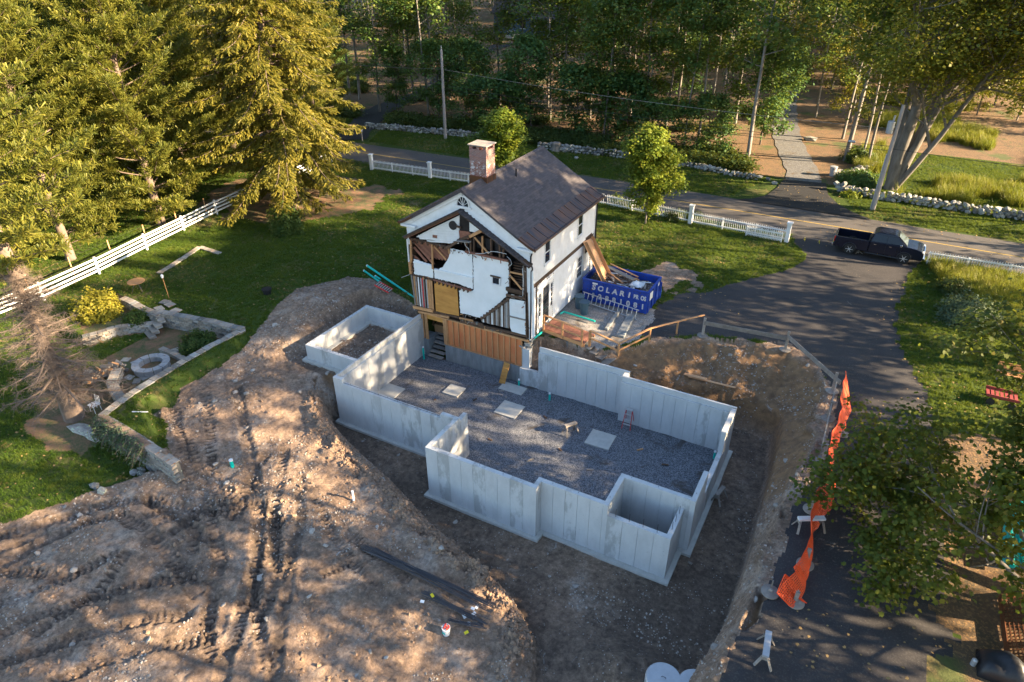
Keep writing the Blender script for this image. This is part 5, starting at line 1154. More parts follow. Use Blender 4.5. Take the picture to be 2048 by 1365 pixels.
# bucket of orange caps, scraps, standpipes in the dirt
q = OG(893,1268,-2); bk_ = thing('white_bucket', 'white plastic bucket full of orange rebar caps on the dirt', 'bucket', q)
part('bucket_body', MB().lathe([(0,0),(.13,0),(.155,.36),(.165,.36),(.165,.385),(.15,.385),(.145,.36),(0,.34)], n=20), MAT['white_paint'], bk_, world=False, smooth=False); part('bucket_label', MB().box((-.02,-.138,.18), (.12,.02,.09)), MAT['teal'], bk_, world=False)
rr_ = random.Random(2)
for i in range(16): a = rr_.uniform(0, 6.28); r_ = .11*math.sqrt(rr_.random()); part('rebar_cap', MB().lathe([(0,0),(.035,0),(.035,.03),(.018,.05),(0,.05)], (r_*math.cos(a), r_*math.sin(a), .35+rr_.uniform(0,.05)), 8), MAT['red_fg'] if i % 3 else MAT['orange'], bk_, world=False)
for i, (x, y, c) in enumerate([(946,1222,'white_paint'),(948,1232,'white_paint'),(929,1238,'white_paint'),(949,1240,'white_paint'),(938,1253,'white_paint'),(845,1208,'white_paint'),(954,1219,'white_paint'),(865,1196,'yellow_tag'),(933,1270,'yellow_tag')]):
    if c == 'yellow_tag' and c not in MAT: MAT[c] = simple(c, (.75,.60,.02), (.65,.5,.02), 5, .6, bmp=0)
    q = OG(x, y, -2); o = link('paper_scrap', MB().box((0,0,0), (.16,.11,.012), rz=i*1.3).mesh('paper_scrap'), MAT[c], loc=(q.x, q.y, q.z+.14)); o.rotation_euler = (.3, .2*i % .5, 0); tag(o, 'white paper scrap lying among the reinforcing bars' if c == 'white_paint' else 'yellow plastic tag lying beside the reinforcing bars', 'scrap', 'scraps among the bars' if c == 'white_paint' else 'yellow tags among the bars')
q = OG(465,934,-1.3); pipe('standpipe', [(q.x,q.y,q.z-.1),(q.x-.02,q.y+.02,q.z+.36)], .085, 'teal standpipe with a white cap poking out of the rutted dirt')
q = OG(707,1002,-2); pipe('standpipe', [(q.x,q.y,q.z-.1),(q.x+.03,q.y,q.z+.55)], .05, 'white standpipe on the lip of the dirt bank', mat='white_paint')
# round concrete lids at the pit mouth
for i, (x, y, r_) in enumerate([(1327,1358,.62), (1392,1372,.62)]):
    q = at(x, y, -1.55); t_ = thing('round_lid', ['pale round concrete lid tilted on the dirt mound', 'pale round concrete lid lying beside the tilted one'][i], 'concrete lid', (q.x, q.y, q.z)); part('lid_disc', MB().lathe([(0,-.9),(r_,-.9),(r_,.0),(r_-.04,.05),(0,.06)], n=28), MAT['galv'], t_, world=False); part('lid_handle', MB().tube([(-.08,0,.05),(-.06,0,.11),(.06,0,.11),(.08,0,.05)], .012, 5), MAT['rebar'], t_, world=False)
# teal pipe stack, rusty mesh stack, tarp on the right edge
for i in range(9):
    a = at(2012+i*6, 1015-i*2, .25+.12*(i % 2)); b = at(2010+i*14, 1135-i*2, .25+.12*(i % 2)); t_ = thing('drain_pipe', 'teal drain pipe in the stack below the maple', 'pipe', a, 0, 'stacked teal pipes below the maple'); part('pipe_body', MB().tube([a, b], .10, 12), MAT['teal'], t_); part('socket', MB().tube([a, a.lerp(b, .06)], .115, 12), MAT['teal'], t_)
MAT['rust'] = simple('rusty_steel', (.20,.075,.03), (.12,.045,.02), 8, .8, .3)
rm = thing('mesh_stack', 'stack of rusty steel mesh sheets at the edge of the driveway', 'steel mesh', at(2020,1260,0)); c0, c1, c2 = at(2002,1190,.25), at(2020,1330,.25), at(2070,1185,.25)
eu, ev = c1-c0, c2-c0
for i in range(22): p = c0+eu*i/21; part('mesh_wire', MB().tube([p, p+ev*1.6], .012, 4), MAT['rust'], rm)
for i in range(14): p = c0+ev*1.6*i/13; part('mesh_wire', MB().tube([p+Vector((0,0,.02)), p+eu+Vector((0,0,.02))], .012, 4), MAT['rust'], rm)
for p, q in ((c0, c1), (c0, c0+ev*1.6)): part('edge_bar', MB().beam(p-Vector((0,0,.1)), q-Vector((0,0,.1)), .06, .22), MAT['rust'], rm)
tp = thing('tarp_bundle', 'black tarpaulin bundle at the edge of the driveway', 'tarpaulin', at(2005,1345,0)); tp.scale = (.72,.72,.8); mbt = MB(); rr_ = random.Random(8); ku, kv = 16, 10
for i in range(ku):
    for j in range(kv):
        u, v = i/(ku-1), j/(kv-1); mbt.v.append((-1.0+2.1*u, -.75+1.5*v, (.95*math.sin(math.pi*min(1, u*1.05))**.45*math.sin(math.pi*v)**.4)*(.9+.12*math.sin(u*9+v*5))+rr_.uniform(-.03,.03)))
mbt.f = [(i*kv+j,(i+1)*kv+j,(i+1)*kv+j+1,i*kv+j+1) for i in range(ku-1) for j in range(kv-1)]
o = part('tarp', mbt.mesh('tarp', True), MAT['black_pl'], tp, world=False); o.modifiers.new('thickness', 'SOLIDIFY').thickness = .02
part('white_container', MB().lathe([(0,0),(.12,0),(.12,.3),(.06,.36),(0,.36)], (-1.15,-.2,0), 12), MAT['galv'], tp, world=False)
# offcuts on the stone floor
rj = random.Random(14)
for i, (x, y) in enumerate([(985,790),(1003,783),(1012,795),(950,800),(1090,835),(1120,900),(1060,920),(1180,940),(1280,900),(1330,930),(870,800),(980,880)]):
    q = at(x, y, -2.83); L_ = rj.uniform(.15,.45); o = link('wood_offcut', MB().box((0,0,.02), (L_,.09,.035), rz=rj.uniform(0,3)).mesh('wood_offcut'), MAT[rj.choice(['rail_wood','old_wood','grey_wood'])], loc=(q.x,q.y,-2.83)); tag(o, 'small timber offcut lying on the stone floor of the foundation', 'offcut', 'offcuts on the stone floor')
# garden bench and red slatted item by the shrubs
gb_ = thing('garden_bench', 'weathered wooden garden bench under the maple', 'bench', at(2018,765,0)); q = gb_.location
for i in range(3): part('seat_slat', MB().box((0,-.1+i*.14,.45), (1.4,.11,.035)), MAT['rail_wood'], gb_, world=False); part('back_slat', MB().box((0,.33,.60+i*.14), (1.4,.03,.10)), MAT['rail_wood'], gb_, world=False)
for s in (-.6, .6):
    for y in (-.12, .28): part('leg', MB().box((s,y,.22), (.06,.06,.44)), MAT['grey_wood'], gb_, world=False)
rs_ = thing('red_cart', 'red slatted garden cart under the maple', 'cart', at(1998,805,0))
for i in range(7): part('slat', MB().box((-.6+.2*i,0,.42), (.14,.8,.03)), MAT['dull_red'], rs_, world=False)
for s in (-1, 1):
    part('side_rail', MB().box((0,.41*s,.50), (1.4,.03,.14)), MAT['dull_red'], rs_, world=False)
    for k in (-.45, .45): part('wheel', MB().tube([(k,.44*s,.18),(k,.50*s,.18)], .18, 14), MAT['rubber'], rs_, world=False)
# ================================================================ roadside: fences, truck, poles, stone walls
def picket_fence(label, a, b, posts=(), big=(), h=.95, sp=.155, name='picket_fence', mid=True):
    A = Vector((a[0], a[1], 0)); B = Vector((b[0], b[1], 0)); d = B-A; L = d.length; d.normalize(); ang = math.atan2(d.y, d.x)
    t_ = thing(name, label, 'fence', A, ang)
    pk = MB().prism([(-.018,0,.12),(.018,0,.12),(.018,0,h),(.03,0,h+.03),(0,0,h+.10),(-.03,0,h+.03),(-.018,0,h)], (0,.025,0)).mesh('picket'); pk.materials.append(MAT['white_paint'])
    n = int(L/sp)
    for i in range(n):
        x = sp*(i+.5)
        if any(abs(x-q) < .12 for q in big): continue
        o = link('picket', pk, None, t_, loc=(x, 0, 0))
    for z in (.20, h-.14): part('rail', MB().span((0,.027,z),(L,.075,z+.09)), MAT['white_paint'], t_, world=False)
    for x in posts: part('post', MB().box((x,.10,h/2), (.10,.05,h)), MAT['white_paint'], t_, world=False)
    for x in big:
        p = part('gate_post', MB().span((x-.15,-.10,0),(x+.15,.20,1.5)), MAT['white_paint'], t_, world=False, bevel=.01)
        part('post_cap', MB().span((x-.20,-.15,1.5),(x+.20,.25,1.58)).span((x-.16,-.11,1.40),(x+.16,.21,1.44)), MAT['white_paint'], p, world=False)
    return t_
picket_fence('white picket fence with two square posts left of the chimney', (-21.9,30.6), (-10.5,31.4), (2.4,4.8,9.0,11.0), (.0,6.8))
picket_fence('white picket fence running behind the house', (-10.4,31.4), (2.9,31.75), (2.4,4.8,7.2,9.6,12.0), ())
picket_fence('white picket fence behind the young maple', (3.0,31.7), (10.4,31.0), (2.4,4.8), ())
picket_fence('white picket fence with square capped posts beside the driveway mouth', (10.6,30.95), (18.25,30.6), (2.6,5.2), (.0,7.6))
picket_fence('white picket fence half buried in tall grass right of the truck', (27.6,31.0), (35.5,31.25), (.1,2.5,5.0,7.4), ())
g = picket_fence('short white baluster gate panel leaning inside the picket fence', (15.15,30.35), (17.9,30.2), (.05,2.7), (), .82, .115, 'gate_panel')
# chain with ribbons and its stand
q0, q1, q2 = Vector((18.4,30.5,.75)), at(1716,507,0)+Vector((0,0,.78)), Vector((27.4,30.6,.5))
cr = thing('barrier_rope', 'sagging rope with yellow ribbons across the driveway mouth', 'rope', (18.4,30.5,.7))
def sagp(a, b, s, n=14): return [a.lerp(b, i/n)-Vector((0,0,s*4*(i/n)*(1-i/n))) for i in range(n+1)]
S1, S2 = sagp(q0, q1, .18), sagp(q1, q2, .22)
part('rope', MB().tube(S1, .016, 5), MAT['grey_wood'], cr); part('rope', MB().tube(S2, .016, 5), MAT['grey_wood'], cr)
for p in (S1[3], S1[6], S1[10], S2[4], S2[7], S2[10], S2[2]): part('ribbon', MB().beam(p, p+Vector((.05,-.03,-.28)), .05, .008).beam(p, p+Vector((-.08,.02,-.22)), .05, .008), MAT['yellow_tag'], cr)
rs2 = thing('rope_stand', 'grey wooden stand holding the ribbon rope in the driveway', 'stand', (q1.x,q1.y,0)); part('stand_post', MB().box((0,0,.48), (.09,.05,.95)), MAT['grey_wood'], rs2, world=False)
for a in (0, 2.1, 4.2): part('stand_foot', MB().beam((0,0,.22),(.3*math.cos(a),.3*math.sin(a),.02), .05, .04), MAT['grey_wood'], rs2, world=False)
# white board fence along the pines
bf = thing('board_fence', 'white four-rail board fence running past the pines and the hemlock', 'fence', (-24, 8, 0)); FP = [(-23.1,-8.0),(-22.9,-2.0),(-23.4,2.2),(-24.2,6.6),(-24.9,10.5),(-25.6,14.4),(-26.1,18.5),(-26.3,22.5),(-26.6,26.5),(-27.2,30.6)]
for i, p in enumerate(FP):
    part('post', MB().box((p[0],p[1],.62), (.13,.13,1.30)), MAT['white_paint'], bf)
    if i:
        a, b = Vector((*FP[i-1], 0)), Vector((*p, 0))
        for z in (.30, .58, .86, 1.14): part('rail', MB().beam(a+Vector((.09,0,z+random.uniform(-.02,.02))), b+Vector((.09,0,z+random.uniform(-.02,.02))), .03, .13), MAT['white_paint'], bf)
wf = thing('wire_fence', 'thin wire fence with pale posts behind the white board fence', 'fence', (-25,4,0))
for i in range(6):
    p = Vector((-24.3-.42*i, -2+3.2*i, 0)); part('post', MB().box(p+Vector((0,0,.7)), (.07,.07,1.4)), MAT['new_wood'], wf)
    if i < 5:
        for z in (.4, .7, 1.0, 1.3): part('wire', MB().tube([p+Vector((0,0,z)), p+Vector((-.42,3.2,z))], .006, 3), MAT['rebar'], wf)
# ---- pickup truck
MAT['carpaint'] = simple('dark_blue_paint', (.008,.010,.022), (.006,.008,.018), 2, .22, bmp=0, spec=.4)
MAT['chrome'] = simple('chrome', (.75,.75,.76), (.7,.7,.7), 3, .12, 1.0, bmp=0); MAT['tail'] = simple('tail_lamp', (.5,.02,.02), (.4,.01,.01), 4, .2, bmp=0); MAT['lamp'] = simple('head_lamp', (.75,.75,.72), (.6,.6,.6), 8, .1, bmp=0, spec=.8)
tk = thing('pickup_truck', 'dark blue crew cab pickup truck parked across the driveway mouth', 'pickup truck', (22.45, 31.35, 0), R(-1.5))
# local: +x = front, length 5.9, width 2.0
prof = [(-.98,.52),(-.95,.95),(-.92,1.18),(1.35,1.22),(1.40,1.24),(3.38,1.26),(3.9,1.24),(4.62,1.16),(4.86,1.02),(4.92,.70),(4.86,.45),(4.40,.40),(-.60,.42)]
def hull(prof, wy0, wy1, zr0=.4, zr1=1.26):
    m = MB(); n = len(prof)
    L = [(x, -(wy0+(wy1-wy0)*(z-zr0)/(zr1-zr0)), z) for x, z in prof]; Rr = [(x, -y, z) for x, y, z in L]
    return m.add(L+Rr, [tuple(range(n)), tuple(range(2*n-1, n-1, -1))]+[(i, i+n, (i+1) % n+n, (i+1) % n) for i in range(n)])
def tpart(nm_, mb, mt, bevel=0.0, par=None, smooth=False): return part(nm_, mb, MAT[mt], par or tk, world=False, bevel=bevel, smooth=smooth)
hood = [(1.36,.44),(1.36,1.22),(3.38,1.25),(3.60,1.26),(4.35,1.20),(4.72,1.10),(4.86,.95),(4.90,.60),(4.80,.42)]
tpart('body', hull(hood, .96, .90), 'carpaint', .03)
for s in (-1, 1): tpart('bed_side', MB().prism([(-.98,s*.95,.52),(-.96,s*.95,.95),(-.92,s*.93,1.20),(1.33,s*.93,1.23),(1.33,s*.96,.44),(-.80,s*.96,.44)], (0,-s*.14,0)), 'carpaint', .02)
tpart('tailgate', MB().span((-.99,-.80,.58),(-.89,.80,1.18)), 'carpaint', .02); tpart('bed_floor', MB().span((-.9,-.82,.60),(1.34,.82,.66)), 'black_pl'); tpart('bed_wall', MB().span((1.25,-.80,.62),(1.345,.80,1.22)), 'black_pl')
cab = MB(); cz = [(1.38,1.20,.90),(1.52,1.78,.70),(1.75,1.90,.66),(2.85,1.90,.66),(3.02,1.84,.68),(3.78,1.24,.86)]
n = len(cz); cab.add([(x,-w_,z) for x,z,w_ in cz]+[(x,w_,z) for x,z,w_ in cz], [tuple(range(n)), tuple(range(2*n-1,n-1,-1))]+[(i,i+n,(i+1)%n+n,(i+1)%n) for i in range(n)]); tpart('cab', cab, 'carpaint', .04)
def sidew(x0, x1, x2, x3, s):   # glass slightly proud of the cab side
    def y(z): return s*(.90+(.70-.90)*(z-1.20)/.58+.012)
    return MB().prism([(x0,y(1.29),1.29),(x1,y(1.29),1.29),(x2,y(1.74),1.74),(x3,y(1.74),1.74)], (0,-s*.01,0))
for s in (-1, 1):
    tpart('side_window', sidew(1.52,2.38,2.36,1.60,s), 'glass'); tpart('side_window', sidew(2.46,3.50,2.98,2.46,s), 'glass')
    for x in (1.44, 2.42, 3.42): tpart('door_seam', MB().span((x-.006,s*.945-.012,.55),(x+.006,s*.945+.012,1.20)), 'black_pl')
    for x in (1.72, 2.72): tpart('door_handle', MB().box((x,s*.955,1.08), (.16,.03,.03)), 'chrome')
    tpart('wing_mirror', MB().box((3.36,s*1.06,1.32), (.14,.22,.17)), 'chrome', .02); tpart('side_step', MB().tube([(1.2,s*.98,.36),(3.6,s*.98,.36)], .05, 8), 'black_pl')
    tpart('tail_lamp', MB().span((-1.0,s*.80-.09+.05*s,.78),(-.90,s*.80+.09+.05*s,1.16)), 'tail', .01); tpart('head_lamp', MB().span((4.66,s*.74-.16,.86),(4.90,s*.74+.16,1.04)), 'lamp', .02)
    tpart('rocker_panel', MB().span((1.36,s*.90-.04,.42),(3.7,s*.90+.04,.52)), 'carpaint')
tpart('windscreen', MB().prism([(3.72,-.76,1.305),(3.72,.76,1.305),(3.08,.60,1.82),(3.08,-.60,1.82)], (.012,0,.015)), 'glass'); tpart('rear_window', MB().prism([(1.40,-.68,1.32),(1.40,.68,1.32),(1.50,.60,1.74),(1.50,-.60,1.74)], (-.012,0,.004)), 'glass')
tpart('rear_bumper', MB().span((-1.10,-.90,.45),(-.985,.90,.62)), 'chrome', .02); tpart('front_bumper', MB().span((4.86,-.92,.42),(5.0,.92,.64)), 'chrome', .03); tpart('grille', MB().span((4.84,-.55,.70),(4.93,.55,1.04)), 'chrome', .02); tpart('chassis', MB().span((-.8,-.6,.30),(4.5,.6,.46)), 'black_pl'); tpart('hood_badge', MB().span((3.9,-.905,1.02),(4.1,-.895,1.07)), 'chrome')
for x in (.15, 3.72):
    for s in (-1, 1):
        wl = tpart('wheel', MB().lathe([(0,-.12),(.30,-.13),(.39,-.11),(.40,0),(.39,.11),(.30,.13),(0,.12)], n=24), 'rubber'); 
        for v in wl.data.vertices: v.co = Vector((x+v.co.x, s*.86+v.co.z, .40+v.co.y))
        rim = MB(); y = s*.86+s*.132; rim.tube([(x,y-s*.03,.40),(x,y,.40)], .09, 10)
        for k in range(6): a = k*math.pi/3; rim.beam((x,y-s*.01,.40),(x+.25*math.cos(a),y-s*.01,.40+.25*math.sin(a)), .03, .07, (0,1,0))
        part('rim', rim.tube([(x,y-s*.035,.40),(x,y-s*.025,.40)], .27, 18), MAT['alu'], wl, world=False); part('arch', MB().tube([(x+.46*math.cos(a_), s*.962, .42+.46*math.sin(a_)) for a_ in [math.pi*i/10 for i in range(11)]], .035, 6), MAT['black_pl'], tk, world=False)
# ---- utility poles, transformer, wires
p1 = Vector((-22.0,44.2,0)); up1 = thing('utility_pole', 'straight grey utility pole in front of the stone wall', 'utility pole', p1); part('pole_shaft', MB().tube([p1-Vector((0,0,.3)), p1+Vector((.1,0,9.6))], [.19,.13], 12), MAT['pole'], up1); part('insulator', MB().tube([p1+Vector((.1,0,9.6)), p1+Vector((.1,0,10.0))], .05, 8), MAT['galv'], up1)
p2 = at(1745,420,0); tpv = atY(1808,210,p2.y+.6); up2 = thing('utility_pole', 'leaning utility pole with a grey transformer beside the huge roadside tree', 'utility pole', p2); part('pole_shaft', MB().tube([p2-Vector((0,0,.3)), tpv], [.20,.14], 12), MAT['pole'], up2)
ax2 = (tpv-p2); 
part('guard_strip', MB().beam(p2+Vector((-.2,-.06,.1)), p2+ax2*.55+Vector((-.18,-.06,0)), .05, .06), MAT['galv'], up2)
tr_ = p2+ax2*.80+Vector((-.48,-.15,.0)); part('transformer', MB().lathe([(0,-.55),(.27,-.5),(.28,.40),(.22,.46),(0,.48)], tr_, 16), MAT['galv'], up2); part('insulator', MB().tube([tr_+Vector((.1,0,.45)), tr_+Vector((.12,0,.9))], .07, 8), MAT['galv'], up2); part('bracket', MB().beam(tr_, p2+ax2*.80, .08, .08), MAT['galv'], up2)
def wire(label, a, b, s, r_=.014): 
    o = link('overhead_wire', MB().tube(sagp(Vector(a), Vector(b), s, 24), r_, 4).mesh('overhead_wire', fix=False), MAT['grey_wood'] if r_ < .02 else MAT['black_pl']); tag(o, label, 'wire')
t1 = p1+Vector((.1,0,7.6)); wire('upper overhead wire strung between the two poles', t1, p2+ax2*.78, .5, .018); wire('lower dark cable strung between the two poles', p1+Vector((.1,0,6.0)), p2+ax2*.62, .5, .022); wire('lowest dark cable strung between the two poles', p1+Vector((.1,0,5.6)), p2+ax2*.58, .6, .022)
wire('upper wire running from the straight pole past the hemlock', t1, (-62,43,7.8), .5, .018); wire('lower cable running from the straight pole past the hemlock', p1+Vector((.1,0,6.0)), (-62,43,6.2), .6, .022); wire('cable running from the leaning pole over the meadow', p2+ax2*.60, (60,45,5.5), .7, .022)
cs = p2+ax2*.60+Vector((-3.0,.3,.15)); o = link('cable_splice', MB().lathe([(0,-.30),(.10,-.25),(.12,0),(.10,.25),(0,.30)], n=10).mesh('cable_splice'), MAT['galv'], loc=cs); o.rotation_euler = (0, R(90), 0); tag(o, 'grey splice box hanging on the dark cable', 'splice box')
# ---- dry stone walls along the road
def rock_mesh(seed, bumpy=.34):
    bm = bmesh.new(); bmesh.ops.create_icosphere(bm, subdivisions=1, radius=.5); g = random.Random(seed)
    for v in bm.verts: v.co *= g.uniform(1-bumpy, 1+bumpy)
    bmesh.ops.scale(bm, vec=(g.uniform(.9,1.3), g.uniform(.8,1.1), g.uniform(.55,.85)), verts=bm.verts)
    me = bpy.data.meshes.new('stone'); bm.to_mesh(me); bm.free(); me.materials.append(MAT['stone_pale' if seed % 2 else 'stone_grey']); return me
ROCKS = [rock_mesh(i) for i in range(9)]
def stone_wall(label, path, h, sz, wdt=.7, cap=290):
    L = sum((Vector(path[i+1])-Vector(path[i])).length for i in range(len(path)-1)); t_ = thing('stone_wall', label, 'stone wall', (path[0][0], path[0][1], 0)); r = random.Random(len(label)); items = []
    rows = max(1, int(h/(sz*.55)))
    for row in range(rows):
        s = r.uniform(0, sz)
        while s < L:
            i = 0; ss = s
            while i < len(path)-2 and ss > (Vector(path[i+1])-Vector(path[i])).length: ss -= (Vector(path[i+1])-Vector(path[i])).length; i += 1
            a, b = Vector(path[i]), Vector(path[i+1]); p = a+(b-a).normalized()*ss; nr = Vector((-(b-a).y, (b-a).x)).normalized()
            top = row == rows-1
            for side in ((-1, 1) if not top else (-.5, .4)):
                if r.random() < .10 and top: continue
                o_ = nr*side*wdt*.32*(1-row/rows*.35)+nr*r.uniform(-.06,.06); items.append((p.x+o_.x, p.y+o_.y, .0+sz*.28+row*sz*.52+r.uniform(-.04,.04), sz*r.choice([.6,.75,.9,1.0,1.1,1.35])*r.uniform(.85,1.15), side < 0))
            s += sz*r.uniform(.8, 1.15)
    items.sort(key=lambda q: (not q[4], -q[2]))
    for (x, y, z, s, f_) in items[:cap]:
        o = link('stone', ROCKS[r.randrange(9)], None, t_, loc=(x-path[0][0], y-path[0][1], z)); o.scale = (s,)*3; o.rotation_euler = (r.uniform(-.4,.4), r.uniform(-.4,.4), r.uniform(0,6.28))
    rest = items[cap:]
    if rest:
        mb = MB()
        for (x, y, z, s, f_) in rest:
            me = ROCKS[r.randrange(9)]; mb.add([(v.co.x*s+x, v.co.y*s+y, v.co.z*s+z) for v in me.vertices], [tuple(p.vertices) for p in me.polygons])
        o = part('inner_stones', mb.mesh('inner_stones', fix=False), MAT['stone_grey'], t_); o['kind'] = 'stuff'
stone_wall('tumbled stone wall on the verge behind the straight utility pole', [(-33.5,44.0),(-29,44.8),(-22.3,45.8),(-17,46.3)], .75, .42)
stone_wall('tumbled stone wall behind the roof of the house', [(-10.5,45.4),(-6.3,45.9),(-.2,46.4),(2.2,46.4)], .8, .44)
stone_wall('low broken stone wall left of the fresh black apron', [(4.2,46.3),(7.1,46.4),(10.0,45.6),(13.2,45.2)], .5, .42)
stone_wall('lichen covered stone wall below the huge roadside tree', [(20.0,45.4),(22.1,44.7),(25.4,44.6),(29.2,44.4),(36,44.3)], .85, .48)
stone_wall('short stone wall curving behind the grey bin', [(19.2,50.0),(20.6,50.6),(21.8,52.6),(22.6,54.5)], .8, .55, cap=120)
q = at(1122,300,0); sp_ = thing('tree_stump', 'pale cut tree stump in front of the stone wall', 'stump', (q.x-.3,q.y-.6,0)); part('stump_wood', MB().lathe([(0,-.1),(.62,-.1),(.5,.15),(.44,.5),(.46,.85),(.38,.9),(.0,.86)], n=11), MAT['bark_grey'], sp_, world=False); part('root', MB().tube([(.3,0,.15),(.75,.2,.0)], [.14,.04], 6), MAT['bark_grey'], sp_, world=False)
q = at(725,283,0); mbx = thing('mailbox', 'small mailbox on a post beside the wooded drive', 'mailbox', (q.x,q.y,0)); part('post', MB().box((0,0,.55), (.11,.11,1.1)), MAT['grey_wood'], mbx, world=False); part('box', MB().box((0,-.08,1.18), (.20,.48,.22)), MAT['galv'], mbx, world=False, bevel=.03)
q = at(1664,352,0); gbn = thing('wheelie_bin', 'grey plastic bin standing beside the gravel drive', 'bin', (q.x,q.y,0)); part('bin_body', MB().lathe([(0,0),(.26,0),(.33,.85),(0,.85)], n=14), MAT['galv'], gbn, world=False); part('bin_lid', MB().lathe([(0,.85),(.36,.85),(.36,.92),(0,.96)], n=14), MAT['galv'], gbn, world=False); part('handle', MB().box((.1,-.33,.70), (.22,.05,.05)), MAT['black_pl'], gbn, world=False)
q = at(1618,282,0); o = link('boulder', ROCKS[1], None, loc=(q.x, q.y, .25)); o.scale = (1.3,1.0,.9); tag(o, 'lone boulder on the leaves beside the gravel drive', 'boulder')
for i, (px, py) in enumerate([(1152,318),(1548,368),(1535,360),(1518,356),(1095,308)]): q = at(px, py, 0); o = link('verge_stone', ROCKS[i], None, loc=(q.x,q.y,.1)); o.scale = (.5,)*3; tag(o, 'single fieldstone lying on the grass verge', 'stone', 'single stones on the grass verge')
# ---- sunken patio: mortared walls, steps, fire ring, firewood
def slab_mesh(seed, lx, ly, lz):
    g = random.Random(seed); m = MB().box((0,0,0), (lx, ly, lz)); m.v = [(x+g.uniform(-.03,.03)*lx, y+g.uniform(-.04,.04)*ly, z+g.uniform(-.06,.06)*lz) for x, y, z in m.v]; me = m.mesh('stone', bevel=.012); me.materials.append(MAT['flagstone' if seed % 3 else 'stone_grey']); return me
SLABS = [slab_mesh(i, .42, .5, .07) for i in range(8)]; BLK = [slab_mesh(20+i, .34, .22, .13) for i in range(8)]
def dressed_wall(label, P, ztop, zbot, sidef, wdt=.45, capsize=.42):
    t_ = thing('patio_wall', label, 'stone wall', (P[0][0], P[0][1], zbot)); r = random.Random(int(abs(P[0][0]*100))); core = MB()
    for i in range(len(P)-1):
        a, b = Vector((*P[i], 0)), Vector((*P[i+1], 0)); d = (b-a).normalized(); nr = Vector((-d.y, d.x, 0)); ang = math.atan2(d.y, d.x); L = (b-a).length; za = ztop if not hasattr(ztop, '__len__') else ztop[i]
        core.prism([(*(a-nr*(wdt/2-.06))[:2], zbot-.2), (*(b-nr*(wdt/2-.06))[:2], zbot-.2), (*(b+nr*(wdt/2-.06))[:2], zbot-.2), (*(a+nr*(wdt/2-.06))[:2], zbot-.2)], (0,0,za-zbot+.2-.05))
        n = max(1, round(L/capsize))
        for k in range(n):
            p = a+d*(L*(k+.5)/n); o = link('cap_stone', SLABS[r.randrange(8)], None, t_, loc=(p.x-P[0][0], p.y-P[0][1], za-.02+r.uniform(-.012,.012)-zbot), rz=ang+r.uniform(-.04,.04)+(math.pi if r.random() < .5 else 0)); o.scale = (L/n/.43, wdt/.5, 1)
        z = zbot+.05; row = 0
        while z < za-.10:
            n2 = max(1, round(L/.36))
            for k in range(n2):
                p = a+d*(L*(k+.5+(.25 if row % 2 else -.1))/n2)
                for sd_ in sidef:
                    q = p+nr*sd_*(wdt/2-.10); o = link('stone', BLK[r.randrange(8)], None, t_, loc=(q.x-P[0][0], q.y-P[0][1], z-zbot+.02), rz=ang); o.scale = (L/n2/.35*r.uniform(.9,1.02), 1, r.uniform(.9,1.1))
            z += .14; row += 1
    part('wall_core', core, MAT['stone_grey'], t_)
dressed_wall('capped stone wall between the patio and the grass terrace', WALL_T, -.02, -1.0, (1,))
dressed_wall('stone retaining wall above the lower lawn, hung with a vine', WALL_R, -.05, -1.5, (-1,))
dressed_wall('capped stone wall between the patio and the upper lawn', WALL_N, .08, -.95, (1,))
dressed_wall('curved dry stone wall in front of the planting bed', WALL_C, -.36, -.98, (1,), .4)
dressed_wall('stone wall at the back of the planting bed', WALL_B, .08, -.45, (1,), .5)
dressed_wall('low stone planter wall below the patio shrub', W2([(322,700),(345,708),(370,722)], -.75), -.62, -.95, (1,), .35)
dressed_wall('straight line of edging stones set in the lawn', W2([(318,548),(350,528),(400,495),(440,508)], 0), .06, -.1, (), .4)
dressed_wall('curved stone seat wall facing the fire ring', W2([(235,735),(222,765),(236,790),(250,800)], -.5), -.48, -.95, (1, -1), .5)
stp = thing('stone_steps', 'flagstone steps leading down into the patio', 'steps', (*at(305,665,-.8)[:2], -.9))
for i in range(4): c = at(300+i*6, 668-i*11, -.75+.2*i); part('tread', MB().box((c.x,c.y,-.80+.2*i), (1.0,.42,.10), rz=-.35), MAT['flagstone'], stp, bevel=.02); part('riser', MB().box((c.x,c.y+.05,-.92+.2*i), (.95,.36,.13), rz=-.35), MAT['stone_grey'], stp)
for i, (x, y) in enumerate([(318,618),(340,610),(352,622),(330,605)]): q = at(x, y, .02); o = link('landing_slab', SLABS[i], None, loc=(q.x, q.y, .04)); o.scale = (1.5,1.0,1); o.rotation_euler = (0,0,.15*i-.3); tag(o, 'broad flagstone of the landing above the patio steps', 'flagstone', 'landing flagstones above the steps')
q = OG(305,737,-.9); fr_ = thing('fire_ring', 'round stone fire ring on the patio', 'fire pit', (q.x, q.y, q.z)); NF = 12
for k in range(NF):
    a0, a1 = 2*math.pi*k/NF+.02, 2*math.pi*(k+1)/NF-.02; ri, ro = .62, 1.02; seg = [(a0+(a1-a0)*j/3) for j in range(4)]
    poly = [(ro*math.cos(a), ro*math.sin(a), .30) for a in seg]+[(ri*math.cos(a), ri*math.sin(a), .30) for a in reversed(seg)]; part('cap_stone', MB().prism(poly, (0,0,.10)), MAT['firestone'], fr_, world=False, bevel=.01)
    poly = [((ro-.06)*math.cos(a), (ro-.06)*math.sin(a), -.05) for a in seg]+[((ri+.05)*math.cos(a), (ri+.05)*math.sin(a), -.05) for a in reversed(seg)]; part('ring_stone', MB().prism(poly, (0,0,.348)), MAT['firestone'], fr_, world=False)
